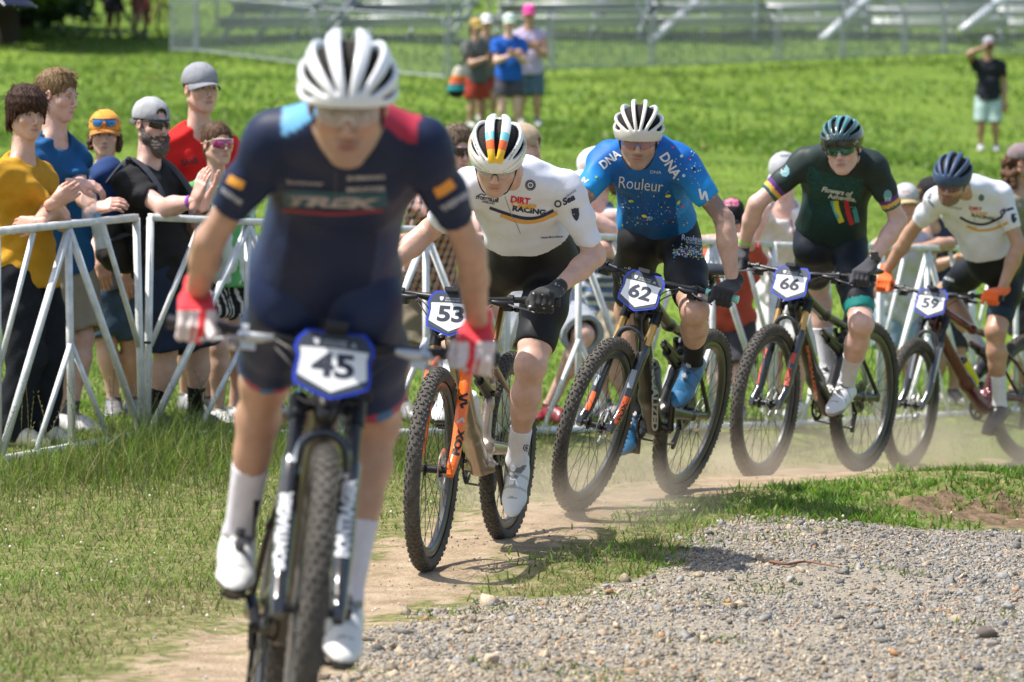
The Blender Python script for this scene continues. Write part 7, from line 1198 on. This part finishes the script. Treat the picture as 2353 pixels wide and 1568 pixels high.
for i, nm_ in enumerate(('leftmost', 'second', 'third', 'fourth', 'fifth', 'rightmost')): mesh_fence(fb_[i], fb_[i]+(fb_[i+1]-fb_[i])*.985, nm_+' crowd fence of the row behind the bleachers', nb=24)
bleacher(620, 84, 2.2, 'small bleacher at the left behind the fence gate', .3)
# diagonal stair rails
for (x0, y0, x1, y1, lb) in ((1490, 100, 1600, 5, 'first'), (1890, 90, 1990, 0, 'second'), (2210, 70, 2300, 0, 'third')):
    a, b_ = at(x0, y0, 80.5), at(x1, y1, 82.5); MB().bar(a, b_, .16, .10).build('stair_rail', BLE, None, label={'first': 'sloping aluminium rail above the blue racer', 'second': 'sloping aluminium rail above the dark green racer', 'third': 'sloping aluminium rail left of the man with the camera'}[lb], cat='rail', smooth=False)
# parked bikes with riders' legs under the tree
for px, D, lab, fc in ((232, 84, 'left parked mountain bike in the tree shade', (.03, .03, .03)), (350, 83, 'right parked mountain bike with orange fork in the tree shade', (.55, .1, .03))):
    g = gp(px, 92, zground); r = empty('parked_bike', g, lab, 'mountain bike', 'mountain bikes parked in the tree shade', M=mat4(rotax((0, 0, 1), .35 if px < 300 else 1.2), g)); PM = paint(fc, .4)
    for xx in (-.56, .56):
        w_ = empty('wheel', (xx, 0, .37), parent=r); link('tyre', simple_mesh(MB().lathe([(.342+.026*math.cos(t), .026*math.sin(t)) for t in np.linspace(0, 2*math.pi, 8, endpoint=False)], (0, 0, 0), (0, 1, 0), 28, closed_prof=True), 'tyre', RUBBER), w_)
        for k in range(10): MB().tube([(0, 0, 0), (.32*math.cos(k*.628), 0, .32*math.sin(k*.628))], .003, 3, cap=False).build('spoke', STEEL, w_, world=False)
    MB().tube([(-.56, 0, .37), (-.1, 0, .33), (.33, 0, .82), (-.25, 0, .78), (-.56, 0, .37)], .022, 6).tube([(-.1, 0, .33), (-.27, 0, .95)], .018, 6).build('frame', PM, r, world=False); MB().tube([(.56, .06, .37), (.36, .06, .85)], .02, 6).tube([(.56, -.06, .37), (.36, -.06, .85)], .02, 6).build('fork', PM, r, world=False)
    MB().tube([(.33, -.38, .98), (.33, .38, .98)], .014, 6).build('handlebar', BLACKM, r, world=False); MB().box((-.27, 0, .97), (.25, .12, .05)).build('saddle', BLACKP, r, world=False)
for px, py, lab, t_, b_ in ((258, -150, 'person standing astride the left parked bike, only legs in view', (.2, .2, .2), (.02, .02, .03)), (322, -150, 'person beside the orange-forked parked bike, only legs in view', (.1, .1, .12), (.3, .06, .04))):
    J = S_(px, py, depth(gp(px, 92, zground))+.4, h=1.75, yaw=20); o_ = float(zground(J['P'][0], J['P'][1])); dz = o_+.93*1-J['P'][2]
    for k in ('P', 'N', 'shA', 'shB', 'elA', 'elB', 'wrA', 'wrB', 'hA', 'hB'): J[k] = J[k]+np.array([0, 0, dz])
    J['Hd']['o'] = J['Hd']['o']+np.array([0, 0, dz])
    for k in 'AB': J['kn'+k] = ik(J['h'+k], J['an'+k], .43, .42, pref=J['fwd'])
    person(J, lab, 'people in the tree shade', skin='dark', hb=.016, face=dict(fine=.008), hair=('cropped', (.05, .04, .03), .009), top=dict(kind='tee', inf=.02, sleeve=.6, hem=-.08, col=t_, h=.016), bottom=dict(kind='shorts', col=b_, h=.016, tk=.9), shoes=((.1, .1, .1), (.2, .2, .2)))
# umbrella corner
c = at(-112, -46, 30.5); u = empty('umbrella', c, 'dark navy umbrella poking into the top left corner', 'umbrella'); n = 8; R_ = .62; rows = []
for t in np.linspace(0, 1, 7): a = np.arange(48)*2*math.pi/48; sc = R_*t*(1-.035*(np.sin(a*4)**2)*t); rows.append(np.stack([sc*np.cos(a), sc*np.sin(a), .34*(1-t**1.9)-.20+0*a], 1))
V = np.concatenate(rows)+c; Q = [[j*48+i, (j+1)*48+i, (j+1)*48+(i+1) % 48, j*48+(i+1) % 48] for j in range(6) for i in range(48)]; addw('canopy', V, np.array(Q), None, np.tile(np.array((.015, .022, .06)), (len(V), 1)), COTTON, u)
for i in range(8): a = i*math.pi/4; MB().tube(shape([c+[0, 0, .13], c+[R_*.5*math.cos(a), R_*.5*math.sin(a), .02], c+[R_*1.03*math.cos(a), R_*1.03*math.sin(a), -.205]], 4), .004, 5).build('rib', STEEL, u)
MB().tube([c+[0, 0, .2], c+[0, 0, -.75]], .008, 6).build('shaft', STEEL, u)
ju = S_(-110, 130, 30.8, h=1.8, yaw=20); ju['wrB'] = c+np.array([0, 0, -.75]); ju['elB'] = ik(ju['shB'], ju['wrB'], .3, .27, pref=(0, -.3, -1)); person(ju, 'person outside the left edge holding the umbrella', 'people standing on the hillside', skin='fair', hb=.014, face=dict(fine=.008), hair=('short', (.05, .04, .03), .009), top=dict(kind='tee', inf=.02, sleeve=.6, hem=-.08, col=(.2, .2, .2), h=.014), bottom=dict(kind='shorts', col=(.1, .1, .1), h=.014), shoes=((.1, .1, .1), (.2, .2, .2)), hands=dict(B=dict(d=(0, 0, 1.), nrml=-FW, side=1, curl=1.1, h=.006)))
# trees along the top of the slope (their shade and lowest boughs show at the top left)
LEAF = leafmat('tree_leaf', .3)
def tree(x, y, h, r, lab, seed, low=1.2, n=6500):
    g = float(zground(x, y)); rg = np.random.default_rng(seed); t = empty('tree', (x, y, g), lab, 'tree', 'trees at the top of the slope'); mb = MB(); mb.tube(shape([(x, y, g-.1), (x+.1, y, g+h*.3), (x-.1, y+.1, g+h*.65)], 5), np.linspace(.28, .10, 11), 9, (.06, .045, .035))
    cl = []
    for i in range(26):
        z = rg.uniform(low, h*.95); a = rg.uniform(0, 6.28); rr = r*(1-abs(z/h-.45)*.9)*rg.uniform(.45, .95); p = np.array([x+rr*math.cos(a), y+rr*math.sin(a), g+z]); cl.append((p, rg.uniform(.7, 1.3))); mb.tube(shape([(x, y, g+max(.8, z*.6)), (x+(p[0]-x)*.5, y+(p[1]-y)*.5, g+z*.85), p], 3), np.linspace(.08, .02, 7), 5, (.06, .045, .035), cap=False)
    mb.build('trunk', mat('bark', vc=True, rough=.95, bump=.6, bscale=12), t)
    ci = rg.integers(0, len(cl), n); cc = np.array([c_[0] for c_ in cl])[ci]; cr = np.array([c_[1] for c_ in cl])[ci]; q = rg.normal(size=(n, 3)); q /= np.linalg.norm(q, axis=1)[:, None]; p = cc+q*(cr*rg.random(n)**.4)[:, None]*[1, 1, .65]; p = p[p[:, 2] > g+low*.8]; n = len(p); u_ = rg.normal(size=(n, 3)); u_ /= np.linalg.norm(u_, axis=1)[:, None]; v_ = np.cross(u_, rg.normal(size=(n, 3))); v_ /= np.linalg.norm(v_, axis=1)[:, None]; s_ = rg.uniform(.07, .16, n)[:, None]
    V = np.stack([p-u_*s_, p+v_*s_*.6, p+u_*s_, p-v_*s_*.6], 1).reshape(-1, 3); k = np.arange(n)*4; C = np.repeat(np.array([[.035, .075, .012]])*(.6+.9*rg.random((n, 1))), 4, 0); V = rel(V, t); link('crown', mkmesh('crown', V, np.stack([k, k+1, k+2, k+3], 1), None, C, LEAF, False), t)
tx = gp(10, 100, zground); tree(tx[0], tx[1], 8, 3.4, 'dark leafy tree at the top left corner shading the parked bikes', 1, .25, 26000); bx_ = gp(50, 62, zground); tree(bx_[0], bx_[1], 2.6, 1.15, 'low dark bush beside the tree at the top left corner', 5, .3, 9000); bx_ = gp(-30, 80, zground); tree(bx_[0], bx_[1], 2.8, 1.8, 'dark bush at the left edge under the tree', 6, .3, 9000); tree(tx[0]-4.5, tx[1]+3, 7, 3.8, 'tree just outside the left edge', 2, 1.2)
# ------------------------------------------------------------ dust kicked up by the wheels
def dust(c, r, dens, lab, seed=0):
    r = np.array(r); V = np.array([[i, j, k] for i in (-1, 1) for j in (-1, 1) for k in (-1, 1)])*r+c; me = mkmesh('dust_cloud', V, [[0, 1, 3, 2], [4, 6, 7, 5], [0, 4, 5, 1], [2, 3, 7, 6], [0, 2, 6, 4], [1, 5, 7, 3]], None, None, None, False)
    m = bpy.data.materials.new('dust_volume'); m.use_nodes = True; N = m.node_tree.nodes; L = m.node_tree.links; N.remove(N['Principled BSDF']); v = N.new('ShaderNodeVolumePrincipled'); v.inputs['Color'].default_value = (.92, .80, .66, 1); v.inputs['Anisotropy'].default_value = .2; L.new(v.outputs[0], N['Material Output'].inputs['Volume'])
    g = N.new('ShaderNodeNewGeometry'); s1 = N.new('ShaderNodeVectorMath'); s1.operation = 'SUBTRACT'; s1.inputs[1].default_value = tuple(c); L.new(g.outputs['Position'], s1.inputs[0]); s2 = N.new('ShaderNodeVectorMath'); s2.operation = 'DIVIDE'; s2.inputs[1].default_value = tuple(r); L.new(s1.outputs[0], s2.inputs[0]); le = N.new('ShaderNodeVectorMath'); le.operation = 'LENGTH'; L.new(s2.outputs[0], le.inputs[0])
    fr = N.new('ShaderNodeMapRange'); fr.interpolation_type = 'SMOOTHSTEP'; fr.inputs[1].default_value = 1; fr.inputs[2].default_value = .15; fr.inputs[3].default_value = 0; fr.inputs[4].default_value = dens; L.new(le.outputs['Value'], fr.inputs[0])
    n = N.new('ShaderNodeTexNoise'); n.inputs['Scale'].default_value = 3.2; n.inputs['Detail'].default_value = 4; L.new(g.outputs['Position'], n.inputs['Vector']); nr = N.new('ShaderNodeMapRange'); nr.inputs[1].default_value = .35; nr.inputs[2].default_value = .65; nr.inputs[3].default_value = .15; nr.inputs[4].default_value = 1.6; L.new(n.outputs[0], nr.inputs[0]); mu = N.new('ShaderNodeMath'); mu.operation = 'MULTIPLY'; L.new(fr.outputs[0], mu.inputs[0]); L.new(nr.outputs[0], mu.inputs[1]); L.new(mu.outputs[0], v.inputs['Density']); me.materials.append(m); return link('dust_cloud', me, kind='stuff', label=lab)
dust(at(1330, 1150, 16.8), (.75, 1.3, .26), .8, 'tan dust drifting low over the trail behind the orange-forked bike'); dust(at(1700, 1090, 19.3), (1.0, 1.5, .30), .75, 'tan dust around the wheels of the 62 and 66 bikes'); dust(at(2150, 1040, 23.0), (1.5, 1.5, .40), .75, 'tan dust cloud around the wheels of the last bike')
